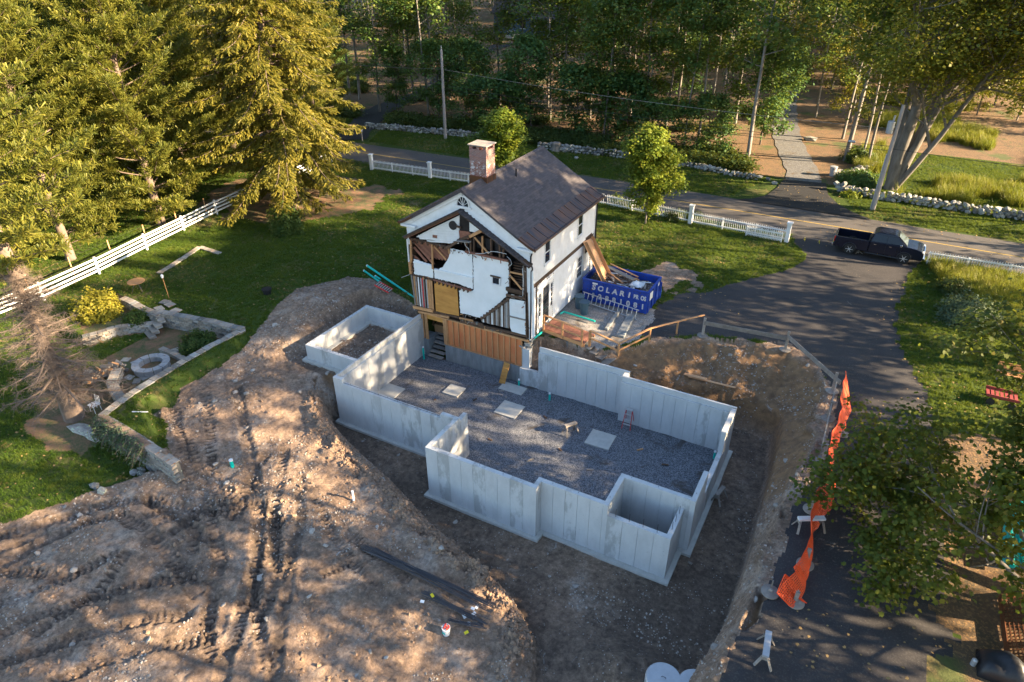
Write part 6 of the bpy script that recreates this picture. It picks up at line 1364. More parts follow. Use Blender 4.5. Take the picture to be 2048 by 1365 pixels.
part('ash_bed', MB().lathe([(0,.02),(.66,.02),(.66,.05),(0,.06)], n=20), MAT['patio'], fr_, world=False)
r = random.Random(12)
for k in range(9):
    q = OG(r.uniform(250,400), r.uniform(690,770), -.9); 
    if inpoly(np.array([q.x]), np.array([q.y]), LOW)[0]: o = link('paving_stone', SLABS[k % 8], None, loc=(q.x,q.y,q.z+.0)); o.rotation_euler = (0,0,k); tag(o, 'flat stone sunk in the patio ground', 'flagstone', 'flat stones sunk in the patio ground')
c0 = OG(188,760,-1.0)
for k in range(70):
    row, col_ = divmod(k, 14); a = r.uniform(-.35,.35)+.2; p = Vector((c0.x-.5+.16*col_*.62+r.uniform(-.08,.08), c0.y-1.3+.20*col_+r.uniform(-.1,.1), c0.z+.08+.15*row+r.uniform(-.03,.03))); L = r.uniform(.4,.75)
    o = link('firewood_log', MB().prism([(-L/2,-.08,-.06),(-L/2,.08,-.05),(-L/2,.01,.09)], (L,0,0)).mesh('firewood_log'), MAT['new_wood' if k % 4 == 0 else 'grey_wood'], loc=p); o.rotation_euler = (r.uniform(-.5,.5), r.uniform(-.15,.15), a); tag(o, 'split firewood log in the pile beside the bare pine', 'log', 'split logs in the firewood pile')
# small garden items
q = at(278,582,0); gt = thing('garden_table', 'small round garden table on the lawn beside the planting bed', 'table', (q.x,q.y,0)); part('table_top', MB().lathe([(0,.68),(.55,.68),(.55,.72),(0,.72)], n=20), MAT['rail_wood'], gt, world=False)
for a in (0, 2.1, 4.2): part('leg', MB().tube([(.1*math.cos(a),.1*math.sin(a),.68),(.4*math.cos(a),.4*math.sin(a),0)], .02, 6), MAT['rebar'], gt, world=False)
q = at(338,596,0); tt_ = thing('garden_torch', 'thin garden torch stake with a pale head on the lawn', 'garden torch', (q.x,q.y,0)); part('stake', MB().tube([(0,0,-.1),(-.05,0,1.45)], .018, 6), MAT['rail_wood'], tt_, world=False); part('torch_head', MB().lathe([(0,1.42),(.07,1.44),(.09,1.62),(.04,1.68),(0,1.68)], (-.05,0,0), 10), MAT['white_paint'], tt_, world=False)
q = at(535,588,0); pt = thing('black_pot', 'black plastic plant pot standing on the lawn', 'pot', (q.x,q.y,0)); part('pot_body', MB().lathe([(0,0),(.24,0),(.30,.36),(.26,.36),(.22,.05),(0,.05)], n=16), MAT['black_pl'], pt, world=False); part('pot_rim', MB().lathe([(.29,.33),(.33,.33),(.33,.38),(.28,.38)], n=16), MAT['black_pl'], pt, world=False)
q = OG(193,822,-1.0); cf = thing('wire_chair', 'white metal garden chair frame beside the bare pine', 'chair', (q.x,q.y,q.z)); part('seat', MB().box((0,0,.42), (.48,.44,.025)), MAT['white_paint'], cf, world=False)
for x in (-.2, .2):
    for y in (-.18, .18): part('leg', MB().tube([(x,y,0),(x*.9,y*.9,.42)], .015, 6), MAT['white_paint'], cf, world=False)
for i in range(4): part('back_bar', MB().tube([(-.18+.12*i,.22,.42),(-.18+.12*i,.28,.85)], .012, 5), MAT['white_paint'], cf, world=False)
for (x, y, s, lb) in [(165,860,(1.5,1.0,.35),'large flat boulder at the foot of the vine covered wall'), (185,878,(.9,.4,.3),'long narrow stone beside the large flat boulder')]: q = OG(x, y, -1.3); o = link('flat_boulder', ROCKS[3], None, loc=(q.x,q.y,q.z+.05)); o.scale = s; tag(o, lb, 'boulder')
for i, (x, y) in enumerate([(268,948),(285,942),(300,938),(283,950),(310,936),(205,985),(190,975)]): q = OG(x, y, -1.4); o = link('heap_stone', ROCKS[i], None, loc=(q.x,q.y,q.z+.1)); o.scale = (.45,.4,.4); tag(o, 'rounded stone heaped at the edge of the lower lawn', 'stone', 'stones heaped at the edge of the lower lawn')
q = OG(275,830,-.1); o = link('white_stick', MB().beam((0,0,.05),(.75,.35,.07), .05, .03).mesh('white_stick'), MAT['white_paint'], loc=(q.x-.4,q.y,q.z)); tag(o, 'white stick lying on the grass terrace', 'stick')
# ---- far house and cars in the wood
fh = thing('far_house', 'grey blue house half hidden deep in the wood', 'house', (-50,122,0)); q = Vector((-50,122,hz(-50,122)))
part('wall', MB().span((q.x-8,q.y-4,q.z),(q.x+8,q.y+4,q.z+4)), MAT['can'], fh); 
for s in (-1, 1): part('roof', MB().prism([(q.x-8.5,q.y,q.z+7.5),(q.x+8.5,q.y,q.z+7.5),(q.x+8.5,q.y+s*4.6,q.z+3.8),(q.x-8.5,q.y+s*4.6,q.z+3.8)], (0,0,.15)), MAT['shingle'], fh)
for x in (-5, -1.5, 2, 5.5): w_ = part('window', MB().span((q.x+x,q.y-4.06,q.z+1.2),(q.x+x+1.2,q.y-4.01,q.z+2.8)), MAT['glass'], fh); part('window_frame', MB().span((q.x+x-.1,q.y-4.10,q.z+1.05),(q.x+x+1.3,q.y-4.065,q.z+1.18)).span((q.x+x-.1,q.y-4.10,q.z+2.82),(q.x+x+1.3,q.y-4.065,q.z+2.95)), MAT['white_paint'], w_)
part('porch_post', MB().box((q.x+3,q.y-6,q.z+1.6), (.2,.2,3.2)), MAT['white_paint'], fh); part('porch_post', MB().box((q.x+6,q.y-6,q.z+1.6), (.2,.2,3.2)), MAT['white_paint'], fh); part('porch_roof', MB().prism([(q.x+1.5,q.y-4,q.z+4.1),(q.x+7.5,q.y-4,q.z+4.1),(q.x+7.5,q.y-6.6,q.z+3.2),(q.x+1.5,q.y-6.6,q.z+3.2)], (0,0,.12)), MAT['shingle'], fh)
def car(label, c, rz, paint):
    z = hz(c.x, c.y)+.08; t_ = thing('parked_car', label, 'car', (c.x,c.y,z), rz)
    part('body', MB().prism([(-2.2,-.9,.35),(-2.25,-.9,.9),(-1.4,-.9,1.0),(1.1,-.9,1.0),(2.1,-.9,.85),(2.2,-.9,.4)], (0,1.8,0)), MAT[paint], t_, world=False, bevel=.05); part('cabin', MB().prism([(-2.0,-.78,.98),(-1.7,-.74,1.55),(.1,-.74,1.55),(1.0,-.78,1.0)], (0,1.54,0)), MAT['glass'], t_, world=False, bevel=.04); part('roof', MB().span((-1.7,-.72,1.555),(.05,.72,1.60)), MAT[paint], t_, world=False)
    for x in (-1.4, 1.4):
        for y in (-.85, .85): part('wheel', MB().tube([(x,y-.1,.33),(x,y+.1,.33)], .33, 14), MAT['rubber'], t_, world=False)
    for y in (-.7, .7): part('tail_lamp', MB().box((-2.24,y,.8), (.06,.25,.14)), MAT['tail'], t_, world=False)
car('silver car parked in front of the far house', Vector((-50.5,112.5,0)), R(100), 'galv'); car('black car parked on the wooded drive', Vector((-43.5,107.5,0)), R(8), 'black_pl')
picket_fence('white garden fence beside the far house', (-41,119), (-32,121), (), (), 1.6, .3)
# ================================================================ vegetation
def rv(n): a = rng.normal(size=(n, 3)); return a/np.linalg.norm(a, axis=1)[:, None]
LEAF_Q = np.array([(0,0),(.5,.42),(1,0),(.5,-.42)])            # pointed leaf
LEAF_M = np.array([(0,0),(.18,.42),(.42,.30),(.55,.50),(.68,.22),(1,0),(.68,-.22),(.55,-.50),(.42,-.30),(.18,-.42)])  # lobed leaf
def leaves(name, C, D, U, size, shape=LEAF_Q, mat=None):
    """C centres, D long axis, U normals, size per leaf -> one mesh"""
    N = len(C); S = np.cross(U, D); S /= np.linalg.norm(S, axis=1)[:, None]+1e-9
    k = len(shape); P = C[:, None, :]+size[:, None, None]*(shape[None, :, 0, None]*D[:, None, :]+shape[None, :, 1, None]*S[:, None, :])
    fold = (np.abs(shape[:, 1])*.25)[None, :, None]*size[:, None, None]*U[:, None, :]; P = P+fold
    return npmesh(name, P.reshape(-1, 3), np.arange(N*k).reshape(N, k), k, False)
def crown_leaves(name, ends, per, rad, size, mat_up=.6, shape=LEAF_Q, flat=.6):
    E_ = np.array(ends); N = len(E_)*per
    C = np.repeat(E_[:, :3], per, 0); off = rng.normal(size=(N, 3))*rad*np.array([1, 1, flat]); C = C+off
    U = rv(N)*(1-mat_up)+np.array([0, 0, 1])*mat_up+off/(rad*3+1e-6)*.5; U /= np.linalg.norm(U, axis=1)[:, None]
    D = rv(N); D = D-U*(D*U).sum(1)[:, None]; D /= np.linalg.norm(D, axis=1)[:, None]+1e-9
    D[:, 2] -= .25; D /= np.linalg.norm(D, axis=1)[:, None]
    return leaves(name, C, D, U, size*rng.uniform(.65, 1.35, N), shape)
class Tree:
    def __init__(s, seed): s.r = random.Random(seed); s.mb = MB(); s.ends = []
    def branch(s, p, d, L, r0, depth, maxd, n=6, curve=.25, up=.15, kids=(3, 4), spread=.8, shrink=.66, first=.35):
        r = s.r; pts = [p]; rad = [r0]; k = 4 if depth < 2 else 3; q = p; dd = d.copy()
        for i in range(k):
            dd = (dd+Vector((r.uniform(-1, 1), r.uniform(-1, 1), r.uniform(-.6, .8)))*curve*.5+Vector((0, 0, up*.3))).normalized()
            q = q+dd*(L/k); pts.append(q); rad.append(max(.008, r0*(1-.62*(i+1)/k)))
        s.mb.tube(pts, rad, n if depth == 0 else max(3, n-depth*2), caps=False)
        if depth >= maxd: s.ends.append((*pts[-1], 1)); s.ends.append((*pts[-2], 1)); return
        for j in range(r.randint(*kids)):
            t = first+(1-first)*(j+r.random())/kids[1]; t = min(t, .98); i = int(t*k); f = t*k-i
            pp = pts[i].lerp(pts[min(i+1, k)], f); a = r.uniform(0, 2*math.pi)
            ax_v = (pts[min(i+1, k)]-pts[i]).normalized(); o1 = ax_v.orthogonal().normalized(); o2 = ax_v.cross(o1)
            nd_ = (ax_v*(1-spread*.6)+(o1*math.cos(a)+o2*math.sin(a))*spread).normalized()
            s.branch(pp, nd_, L*shrink*r.uniform(.75, 1.2), max(.01, rad[i]*.58), depth+1, maxd, n, curve, up, kids, spread, shrink, .3)
        if depth == maxd-1: s.ends.append((*pts[-1], 1))
def proto(name, label, cat, tr, leafme, barkm, leafm, group=None):
    t = thing(name, label, cat, (0, 0, 0), 0, group)
    part('trunk', tr.mb.mesh('trunk', True, fix=False), MAT[barkm], t, world=False)
    me = leafme; me.materials.append(MAT[leafm]); link('crown', me, None, t); return t
def forest_tree(seed, H, bare, R_, name, label, leafm, bark='bark_grey', per=26, size=.30, rad=.55, lean=.06, nb=16, r0=.2, fork=False):
    tr = Tree(seed); r = tr.r; pts = [Vector((0, 0, -.3))]; rd = [r0*1.35]; q = Vector((0, 0, 0)); d = Vector((r.uniform(-lean, lean), r.uniform(-lean, lean), 1)).normalized(); K = 9
    pts.append(q.copy()); rd.append(r0)
    for i in range(K):
        d = (d+Vector((r.uniform(-.05, .05), r.uniform(-.05, .05), .1))).normalized(); q = q+d*(H/K); pts.append(q.copy()); rd.append(max(.03, r0*(1-.9*(i+1)/K)))
    tr.mb.tube(pts, rd, 7, caps=False)
    for j in range(nb):
        t = bare+(1-bare)*(j+.5*r.random())/nb; h = t*H; i = min(int(t*K), K-1)+1; f = t*K-int(t*K); p = pts[i].lerp(pts[min(i+1, K+1)], f)
        prof = math.sin(math.pi*min(1, max(.08, (t-bare)/(1-bare)*.92+.10)))**.7; L = R_*prof*r.uniform(.7, 1.15); a = j*2.4+r.uniform(-.5, .5)
        tr.branch(p, Vector((math.cos(a), math.sin(a), r.uniform(.15, .7))).normalized(), L, max(.03, rd[i]*.42), 1, 3, 6, .3, .2, (2, 3), .75, .58)
    tr.ends.append((*pts[-1], 1))
    return proto(name, label, 'tree', tr, crown_leaves('crown', tr.ends, per, rad, size), bark, leafm)
WOODG = 'trees of the wood across the road'
FT = [forest_tree(11, 21, .38, 5.0, 'woodland_tree', '-', 'leaf_forest', 'bark_grey', 19, .35, .66, nb=18),
      forest_tree(12, 19, .30, 4.4, 'woodland_tree', '-', 'leaf_forest', 'bark_grey', 20, .34, .64, nb=18, r0=.17),
      forest_tree(13, 23, .45, 4.4, 'woodland_tree', '-', 'leaf_forest', 'bark_grey', 24, .35, .64, nb=16, r0=.16),
      forest_tree(14, 10, .12, 3.4, 'woodland_tree', '-', 'leaf_under', 'bark_dark', 26, .29, .52, nb=17, r0=.10),
      forest_tree(15, 6, .10, 2.3, 'woodland_tree', '-', 'leaf_under', 'bark_dark', 26, .25, .44, nb=14, r0=.06),
      forest_tree(16, 18, .10, 5.0, 'woodland_tree', '-', 'leaf_sunlit', 'bark_grey', 24, .36, .68, nb=19),
      forest_tree(18, 21, .20, 5.6, 'grove_tree', '-', 'leaf_forest', 'bark_grey', 11, .36, .40, nb=13)]
FTL = ['tall pale-trunked tree', 'tall dark low-branched tree', 'slender bare-trunked tree', 'middling dark green tree', 'small leafy tree', 'sunlit golden green tree']
def where(x, y):
    if y > 98 and x < -24: a = 'around the far house'
    elif x < -33: a = 'beyond the wooded drive' if x < -42 or y < 80 else 'beside the wooded drive'
    elif x < -24: a = 'behind the straight utility pole'
    elif x < -14: a = 'behind the chimney'
    elif x < -3: a = 'behind the stump and stone wall'
    elif x < 6: a = 'behind the young lawn maple'
    elif x < 12: a = 'behind the broken stone wall'
    elif x < 19: a = 'beside the gravel drive'
    elif x < 26: a = 'behind the grey bin'
    else: a = 'behind the huge roadside tree'
    d = 'in the front row' if y < 56 else 'farther back' if y < 82 else 'deep in'
    return a+', '+d
place = []
rr = random.Random(5)
def off_drive(x, y):
    for (a, b, w_) in [((17.1,46.5),(13,62),3.0),((13,62),(8,92),3.2),((-33,41),(-39,58),3.6),((-39,58),(-41,72),3.6),((-41,72),(-49,106),4.2)]:
        d = float(segd(np.array([x]), np.array([y]), [a, b], False)[0])
        if d < w_: return False
    if -56 < x < -30 and 98 < y < 128: return False
    return True
# front row read off the photograph: (px, py of the trunk foot, prototype, scale)
FRONT = [(1495,322,0,1.15),(1392,300,2,1.0),(1368,302,2,.75),(1288,278,1,.95),(1207,278,2,.85),(1215,270,1,.8),(1232,272,4,1.1),(1063,262,3,1.0),(1000,215,1,1.0),(1050,212,2,.95),(948,240,3,.9),(858,240,2,1.05),(828,205,1,1.15),(795,228,3,.8),(1150,268,4,1.3),
         (1690,322,0,1.25),(1735,330,2,.95),(1722,322,2,.9),(1660,190,1,1.2),(1630,240,2,1.0),(1700,250,5,.7),(1100,240,1,1.0),(1130,240,0,.9),(900,200,0,1.0),(880,240,3,.9),(1180,240,1,.9),(1330,270,1,1.0),(1440,280,1,.95),(1420,310,4,1.0),(760,225,1,.95),(720,200,0,1.1),
         (1520,290,3,1.0),(1470,250,0,1.0),(1350,240,2,1.1),(1260,240,0,1.0),(1560,240,3,.9),(1850,215,5,.75),(1920,200,5,.9),(1990,190,5,.85),(1780,200,5,.8),(1720,180,5,.9),(1890,150,5,.8),(1960,150,5,.9),(2030,170,5,.8),(1815,160,5,.8),(1660,150,5,.7),(1690,205,5,.6),(1610,170,5,.7),(2040,230,5,.6),(1900,245,5,.45),(1950,240,5,.5),(2030,250,5,.5),(1985,222,5,.6),(1850,205,5,.5),(1020,260,4,1.1),(970,262,4,1.0),(1310,300,4,.9),(1255,285,4,1.2),(700,190,1,1.1)]
for px, py, k, s in FRONT:
    q = at(px, py, 0)
    place.append((q.x, q.y, k, s))
tries = 0
while len(place) < 270 and tries < 14000:
    tries += 1; y = rr.uniform(50, 175); x = rr.uniform(-120, 60)
    # keep inside the view wedge
    d = math.atan2(x-CAM.x, y-CAM.y); 
    if d > R(12) or d < R(-70): continue
    if x > 19 and y < 70: continue
    if x < -34 and y < 48+.1*(-34-x): continue
    if not off_drive(x, y): continue
    if y < 106 and R(-28.6) > d > R(-32.2): continue
    md = 3.4 if y < 80 else 5.0
    if any((x-a)**2+(y-b)**2 < md*md for a, b, _, _ in place): continue
    if y > 100: k = rr.choice([0, 1, 5])
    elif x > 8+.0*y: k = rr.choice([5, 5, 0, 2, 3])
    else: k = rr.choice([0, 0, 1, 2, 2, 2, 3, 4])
    place.append((x, y, k, rr.uniform(.8, 1.2)))
FOR_H = hzs([(p[0], p[1]) for p in place])
for i, (x, y, k, s) in enumerate(place):
    z = FOR_H[i]
    base = FT[k]
    copy_tree(base, None, (x, y, z-.05), rr.uniform(0, 6.28), s, FTL[k]+' '+where(x, y), WOODG)
# grove out of frame to the right that shades the yard
def in_frame(x, y, s):
    for z in (3, 8, 13, 18, 22):
        for dx in (-5, 0, 5):
            for dy in (-5, 0, 5):
                d = Vector((x+dx*s, y+dy*s, z*s))-CAM; k = d.dot(_f)
                if k > 0 and abs(d.dot(_x)/k*FPX) < 1030 and abs(d.dot(_u)/k*FPX) < 690: return True
    return False
shade = []; tries = 0; rs3 = random.Random(21)
for x, y, s, k in [(45.5,21,1.25,1),(53,23,1.35,1),(47.5,14.5,1.25,1)]:
    if not in_frame(x, y, s): shade.append((x, y, s)); copy_tree(FT[k], None, (x, y, -.05), x, s, 'tall broadleaf tree of the grove beyond the driveway', 'grove beyond the driveway')
while len(shade) < 25 and tries < 4000:
    tries += 1; x = rs3.uniform(37, 58); y = rs3.uniform(-22, 48)
    if y > 23 and rs3.random() < .86: continue
    s = rs3.uniform(1.05, 1.4)
    if in_frame(x, y, s) or any((x-a)**2+(y-b)**2 < 6.0**2 for a, b, _ in shade): continue
    shade.append((x, y, s)); copy_tree(FT[6 if rs3.random() < .62 else 1], None, (x, y, -.05), rs3.uniform(0, 6.28), s, 'tall broadleaf tree of the grove beyond the driveway', 'grove beyond the driveway')
for o in FT:
    for c in list(o.children): bpy.data.objects.remove(c)
    bpy.data.objects.remove(o)

# ---- conifers on the left
def conifer(seed, H, R_, kind, name, label, bark, mat, bare=.08, r0=.32, step=.55, twigs=1.0, dead=0.0, lean=(0, 0)):
    r = random.Random(seed); mb = MB(); K = 8; T = lambda h: Vector((lean[0]*h, lean[1]*h, h))
    mb.tube([T(-.4)]+[T(H*i/K) for i in range(K+1)], [r0*1.5]+[max(.03, r0*(1-.95*i/K)) for i in range(K+1)], 9, caps=False)
    C = []; D = []; U = []; Sz = []; dead_mb = MB(); h = H*bare
    while h < H*.985:
        t = h/H; nb = r.randint(5, 7) if kind != 'pine' else r.randint(4, 6); a0 = r.uniform(0, 6.28)
        for j in range(nb):
            a = a0+j*6.283/nb+r.uniform(-.3, .3); tt = (t-bare)/(1-bare)
            L = R_*((1-tt)**(.62 if kind == 'spruce' else .8) if kind != 'pine' else (1-tt**2.2)*.95)*r.uniform(.65, 1.12)*(min(1, .62+tt*3) if kind != 'dead' else 1)
            if L < .3: L = .3
            el = (.10+.5*tt) if kind == 'pine' else (.05+.35*tt)
            if kind == 'dead': el = -.10+.2*tt
            d = Vector((math.cos(a)*math.cos(el), math.sin(a)*math.cos(el), math.sin(el))); p = T(h); n = max(3, int(L/.55)); pts = [p]
            for i in range(n):
                sag = (-.10 if kind == 'spruce' else -.03 if kind == 'dead' else .05)
                d = (d+Vector((r.uniform(-.08, .08), r.uniform(-.08, .08), sag*(1 if i < n*.6 else -1.2)+r.uniform(-.05, .05)))).normalized(); pts.append(pts[-1]+d*(L/n))
            rb = max(.012, r0*.16*(L/R_)+.012); (mb if kind != 'dead' else dead_mb).tube(pts, [rb*(1-.8*i/n) for i in range(n+1)], 4, caps=False)
            isdead = kind == 'dead'
            for i in range(1, n+1):
                fr = i/n
                if fr < .28 and not isdead: continue
                for sgn in (-1, 1):
                    for rep in range(2 if not isdead else 3):
                        ax_v = (pts[i]-pts[i-1]).normalized(); side = Vector((-ax_v.y, ax_v.x, 0)).normalized()*sgn
                        tl = min(1.5, L*.34)*(1.15-fr*.75)*r.uniform(.6, 1.2)
                        td = (ax_v*.75+side*r.uniform(.5, 1.0)+Vector((0, 0, r.uniform(-.25, .2) if kind != 'spruce' else r.uniform(-.45, .05)))).normalized(); b0 = pts[i-1].lerp(pts[i], r.random())
                        if isdead:
                            e = b0+td*tl*1.1; mid = b0.lerp(e, .5)+Vector((r.uniform(-.1, .1), r.uniform(-.1, .1), r.uniform(-.15, .05))); dead_mb.tube([b0, mid, e], [.011, .008, .004], 3, caps=False)
                            for _ in range(4):
                                c0 = b0.lerp(e, r.uniform(.3, 1)); dead_mb.tube([c0, c0+Vector((r.uniform(-1, 1), r.uniform(-1, 1), r.uniform(-1, .5))).normalized()*r.uniform(.2, .5)], [.007, .003], 3, caps=False)
                            continue
                        m_ = max(2, int(tl/.16*twigs))
                        for q in range(m_):
                            c0 = b0+td*tl*(q+r.random())/m_+Vector((0, 0, -.10*(q/m_)**2 if kind == 'spruce' else .05*(q/m_)))
                            C.append(c0); D.append(td); U.append(r.random()); Sz.append(tl)
        h += step*r.uniform(.75, 1.25)*(1.25-.5*t)
    t_ = thing(name, label, 'tree', (0, 0, 0))
    part('trunk', mb.mesh('trunk', True, fix=False), MAT[bark], t_, world=False)
    if dead_mb.v: part('dead_branches', dead_mb.mesh('dead_branches', False, fix=False), MAT['dead_twig'], t_, world=False)
    if C:
        Cn = np.array([tuple(c) for c in C]); Dn = np.array([tuple(c) for c in D]); N = len(Cn)
        if kind == 'pine':
            rep = 7; Cx = np.repeat(Cn, rep, 0)+rng.normal(size=(N*rep, 3))*.05; Dx = np.repeat(Dn, rep, 0)*.7+rv(N*rep)*.85+np.array([0, 0, .35]); sz = rng.uniform(.24, .44, N*rep); shp = np.array([(0,.03),(1,.085),(1,-.085),(0,-.03)])
        else:
            rep = 5; Cx = np.repeat(Cn, rep, 0)+rng.normal(size=(N*rep, 3))*.06; sd_ = rv(N*rep); Dx = np.repeat(Dn, rep, 0)*1.0+sd_*.55+np.array([0, 0, -.30]); sz = rng.uniform(.18, .40, N*rep); shp = np.array([(0,.06),(.8,.15),(1,0),(.8,-.15),(0,-.06)])
        Dx /= np.linalg.norm(Dx, axis=1)[:, None]; Ux = rv(N*rep)*.6+np.array([0, 0, .8]); Ux = Ux-Dx*(Ux*Dx).sum(1)[:, None]; Ux /= np.linalg.norm(Ux, axis=1)[:, None]
        me = leaves('needles', Cx, Dx, Ux, sz, shp); me.materials.append(MAT[mat]); link('needles', me, None, t_)
        print(name, 'leaf faces', N*rep)
    return t_
sp = conifer(3, 31, 8.8, 'spruce', 'hemlock_tree', 'broad golden green hemlock standing on the lawn beside the white board fence', 'bark_pine', 'spruce', .06, .42, .66, .9)
q = at(588, 415, 0); sp.location = (q.x, q.y, 0)
pn = conifer(4, 22, 7.6, 'pine', 'white_pine', 'white pine with fluffy needles leaning over the board fence', 'bark_pine', 'pine', .05, .36, .85, .9)
PINES = [(-27.8,10.6,1.0,0.3), (-28.0,3.0,.95,2.1), (-38,10,1.1,4.0), (-35,19,1.0,5.2), (-43,3,1.1,1.0), (-47,20,1.2,3.0), (-31,27,.9,2.6), (-41,30,1.1,.7), (-55,10,1.2,5.0), (-52,33,1.15,4.4), (-26.8,-4.5,.85,3.6), (-62,24,1.2,1.9), (-36,38,.85,.4)]
PL = ['fluffy white pine overhanging the middle of the board fence', 'fluffy white pine behind the bare pine at the board fence', 'white pine in the second row behind the board fence', 'white pine between the board fence and the hemlock', 'white pine in the back row behind the bare pine', 'white pine in the back row behind the hemlock', 'white pine beside the board fence where it meets the road', 'white pine standing near the road behind the hemlock', 'white pine at the very back of the grove', 'tall white pine by the road at the back of the grove', 'white pine beside the low end of the board fence', 'white pine on the far edge of the grove', 'smaller white pine at the roadside beyond the picket fence']
for i, (x, y, s, a) in enumerate(PINES):
    if i == 0: pn.location = (x, y, -.05); pn.rotation_euler = (0, 0, a); pn.scale = (s,)*3; tag(pn, PL[0], 'tree', 'white pines behind the board fence')
    else: copy_tree(pn, None, (x, y, -.05), a, s, PL[i], 'white pines behind the board fence')
# near pine with bare lower limbs
q = onground(150, 835, -1.1)
dpn = conifer(6, 9.5, 3.0, 'dead', 'bare_pine', 'tall pine with a thick trunk and bare grey lower limbs beside the firewood', 'bark_pine', 'pine', .20, .52, .46, 1.0)
dpn.location = (q.x, q.y, q.z-.1)
up = conifer(8, 12, 4.6, 'pine', 'upper', '-', 'bark_pine', 'pine', .04, .30, .8, 1.0)
for c in list(up.children):
    c.name = 'upper_trunk' if c.name.startswith('trunk') else 'needle_crown'; c.parent = dpn; c.location = (0, 0, 8.6)
bpy.data.objects.remove(up)
# ---- small young maples, big roadside tree, near maple
def round_tree(seed, H, R_, name, label, leafm, bark, nb, per, size, rad, bare=.15, r0=.08, shape=LEAF_Q):
    tr = Tree(seed); r = tr.r; pts = [Vector((0, 0, -.2))]; rd = [r0*1.2]; K = 7
    for i in range(K+1): pts.append(Vector((r.uniform(-.05, .05)*i*.3, r.uniform(-.05, .05)*i*.3, H*i/K))); rd.append(max(.015, r0*(1-.92*i/K)))
    tr.mb.tube(pts, rd, 7, caps=False)
    for j in range(nb):
        t = bare+(1-bare)*(j+r.random()*.6)/nb; f = (t-bare)/(1-bare); i = min(int(t*K)+1, K); p = pts[i].lerp(pts[min(i+1, K+1)], t*K-int(t*K))
        L = R_*(math.sin(math.pi*(.10+.84*f**.72))**.8)*r.uniform(.6, 1.2)*(1.05-.35*f); a = j*2.4+r.uniform(-.4, .4)
        tr.branch(p, Vector((math.cos(a), math.sin(a), r.uniform(.5, 1.0))).normalized(), L, max(.012, rd[i]*.4), 1, 3, 5, .25, .25, (2, 3), .7, .6)
    tr.ends.append((*pts[-1], 1)); return proto(name, label, 'tree', tr, crown_leaves('crown', tr.ends, per, rad, size, shape=shape), bark, leafm)
ym = round_tree(21, 7.3, 2.05, 'young_maple', 'young yellow green maple on the lawn between the house and the picket fence', 'leaf_young', 'bark_grey', 40, 38, .19, .26, .14, .08)
ym.location = (7.4, 29.3, -.05)
copy_tree(ym, None, (-6.3, 29.6, -.05), 2.2, (1.1, 1.1, .98), 'young yellow green maple on the lawn right behind the house roof')
def multi_trunk(seed, name, label, spec, leafm, bark, per, size, rad, shape=LEAF_Q, maxd=4, kids=(2, 4), up=.2, spread=.6, first=.55):
    tr = Tree(seed)
    for (d, L, r0) in spec: tr.branch(Vector((0, 0, -.2))+Vector((d[0]*.5, d[1]*.5, 0)), Vector(d).normalized(), L, r0, 0, maxd, 9, .16, up, kids, spread, .62, first)
    return proto(name, label, 'tree', tr, crown_leaves('crown', tr.ends, per, rad, size, shape=shape), bark, leafm)
bt = multi_trunk(31, 'roadside_maple', 'huge multi-stemmed roadside tree with a furrowed grey trunk beside the leaning utility pole', [((.10,.0,1),16,.58),((.30,.05,1),15,.48),((.0,.15,1),16,.44),((.50,-.10,.9),12,.30),((.22,.25,1),15,.34)], 'leaf_sunlit', 'bark_grey', 24, .25, .70, kids=(3, 5), first=.40)
q = at(1778, 378, 0); bt.location = (q.x, q.y, -.05)
nm = multi_trunk(37, 'near_maple', 'large maple with lobed leaves and pale limbs overhanging the driveway', [((-.50,.05,.95),6.4,.17),((-.70,-.45,.75),6.2,.15),((-.35,.75,.85),6.4,.16),((.35,.1,1),6.2,.18),((-.8,.5,.62),6.0,.13),((-.1,-.7,.9),5.6,.14),((-.95,.05,.50),5.6,.12)], 'leaf_maple', 'bark_grey', 28, .165, .30, LEAF_M, 4, (2, 4), .06, .75)
nm.location = (33.6, .4, 0)
# ---- shrubs
def shrub(seed, R_, H, name, label, leafm, n, size, loc, group=None):
    r = random.Random(seed); mb = MB(); ends = []
    for i in range(18):
        a = r.uniform(0, 6.28); e = Vector((math.cos(a)*R_*r.uniform(.2, .9), math.sin(a)*R_*r.uniform(.2, .9), H*r.uniform(.45, .95))); mb.tube([(0, 0, -.05), e*.5+Vector((0, 0, .1)), e], [.02, .014, .006], 4, caps=False); ends.append(tuple(e))
    N = n; u = rv(N); u[:, 2] = np.abs(u[:, 2]); rad_ = rng.uniform(.55, 1.0, N)*(1+.22*np.sin(u[:, 0]*7+seed)*np.cos(u[:, 1]*6)); C = u*rad_[:, None]*np.array([R_, R_, H])
    U = u*.6+rv(N)*.6+np.array([0, 0, .3]); U /= np.linalg.norm(U, axis=1)[:, None]; D = rv(N); D = D-U*(D*U).sum(1)[:, None]; D /= np.linalg.norm(D, axis=1)[:, None]
    t = thing(name, label, 'shrub', loc, 0, group); part('stems', mb.mesh('stems', fix=False), MAT['bark_dark'], t, world=False)
    me = leaves('foliage', C, D, U, size*rng.uniform(.6, 1.3, N)); me.materials.append(MAT[leafm]); link('foliage', me, None, t); return t
q = at(575,462,0); shrub(1, 1.5, 2.1, 'green_shrub', 'rounded dark green shrub below the hemlock', 'leaf_shrub', 5000, .16, (q.x, q.y, 0))
q = onground(400,700,-.9); shrub(2, 1.15, 1.25, 'patio_shrub', 'dense green shrub in the corner of the stone patio walls', 'leaf_shrub', 4500, .12, q)
q = onground(200,632,-.5); shrub(3, 1.5, 1.7, 'yellow_shrub', 'bright yellow green shrub above the curved stone wall', 'leaf_yellow', 5000, .15, q)
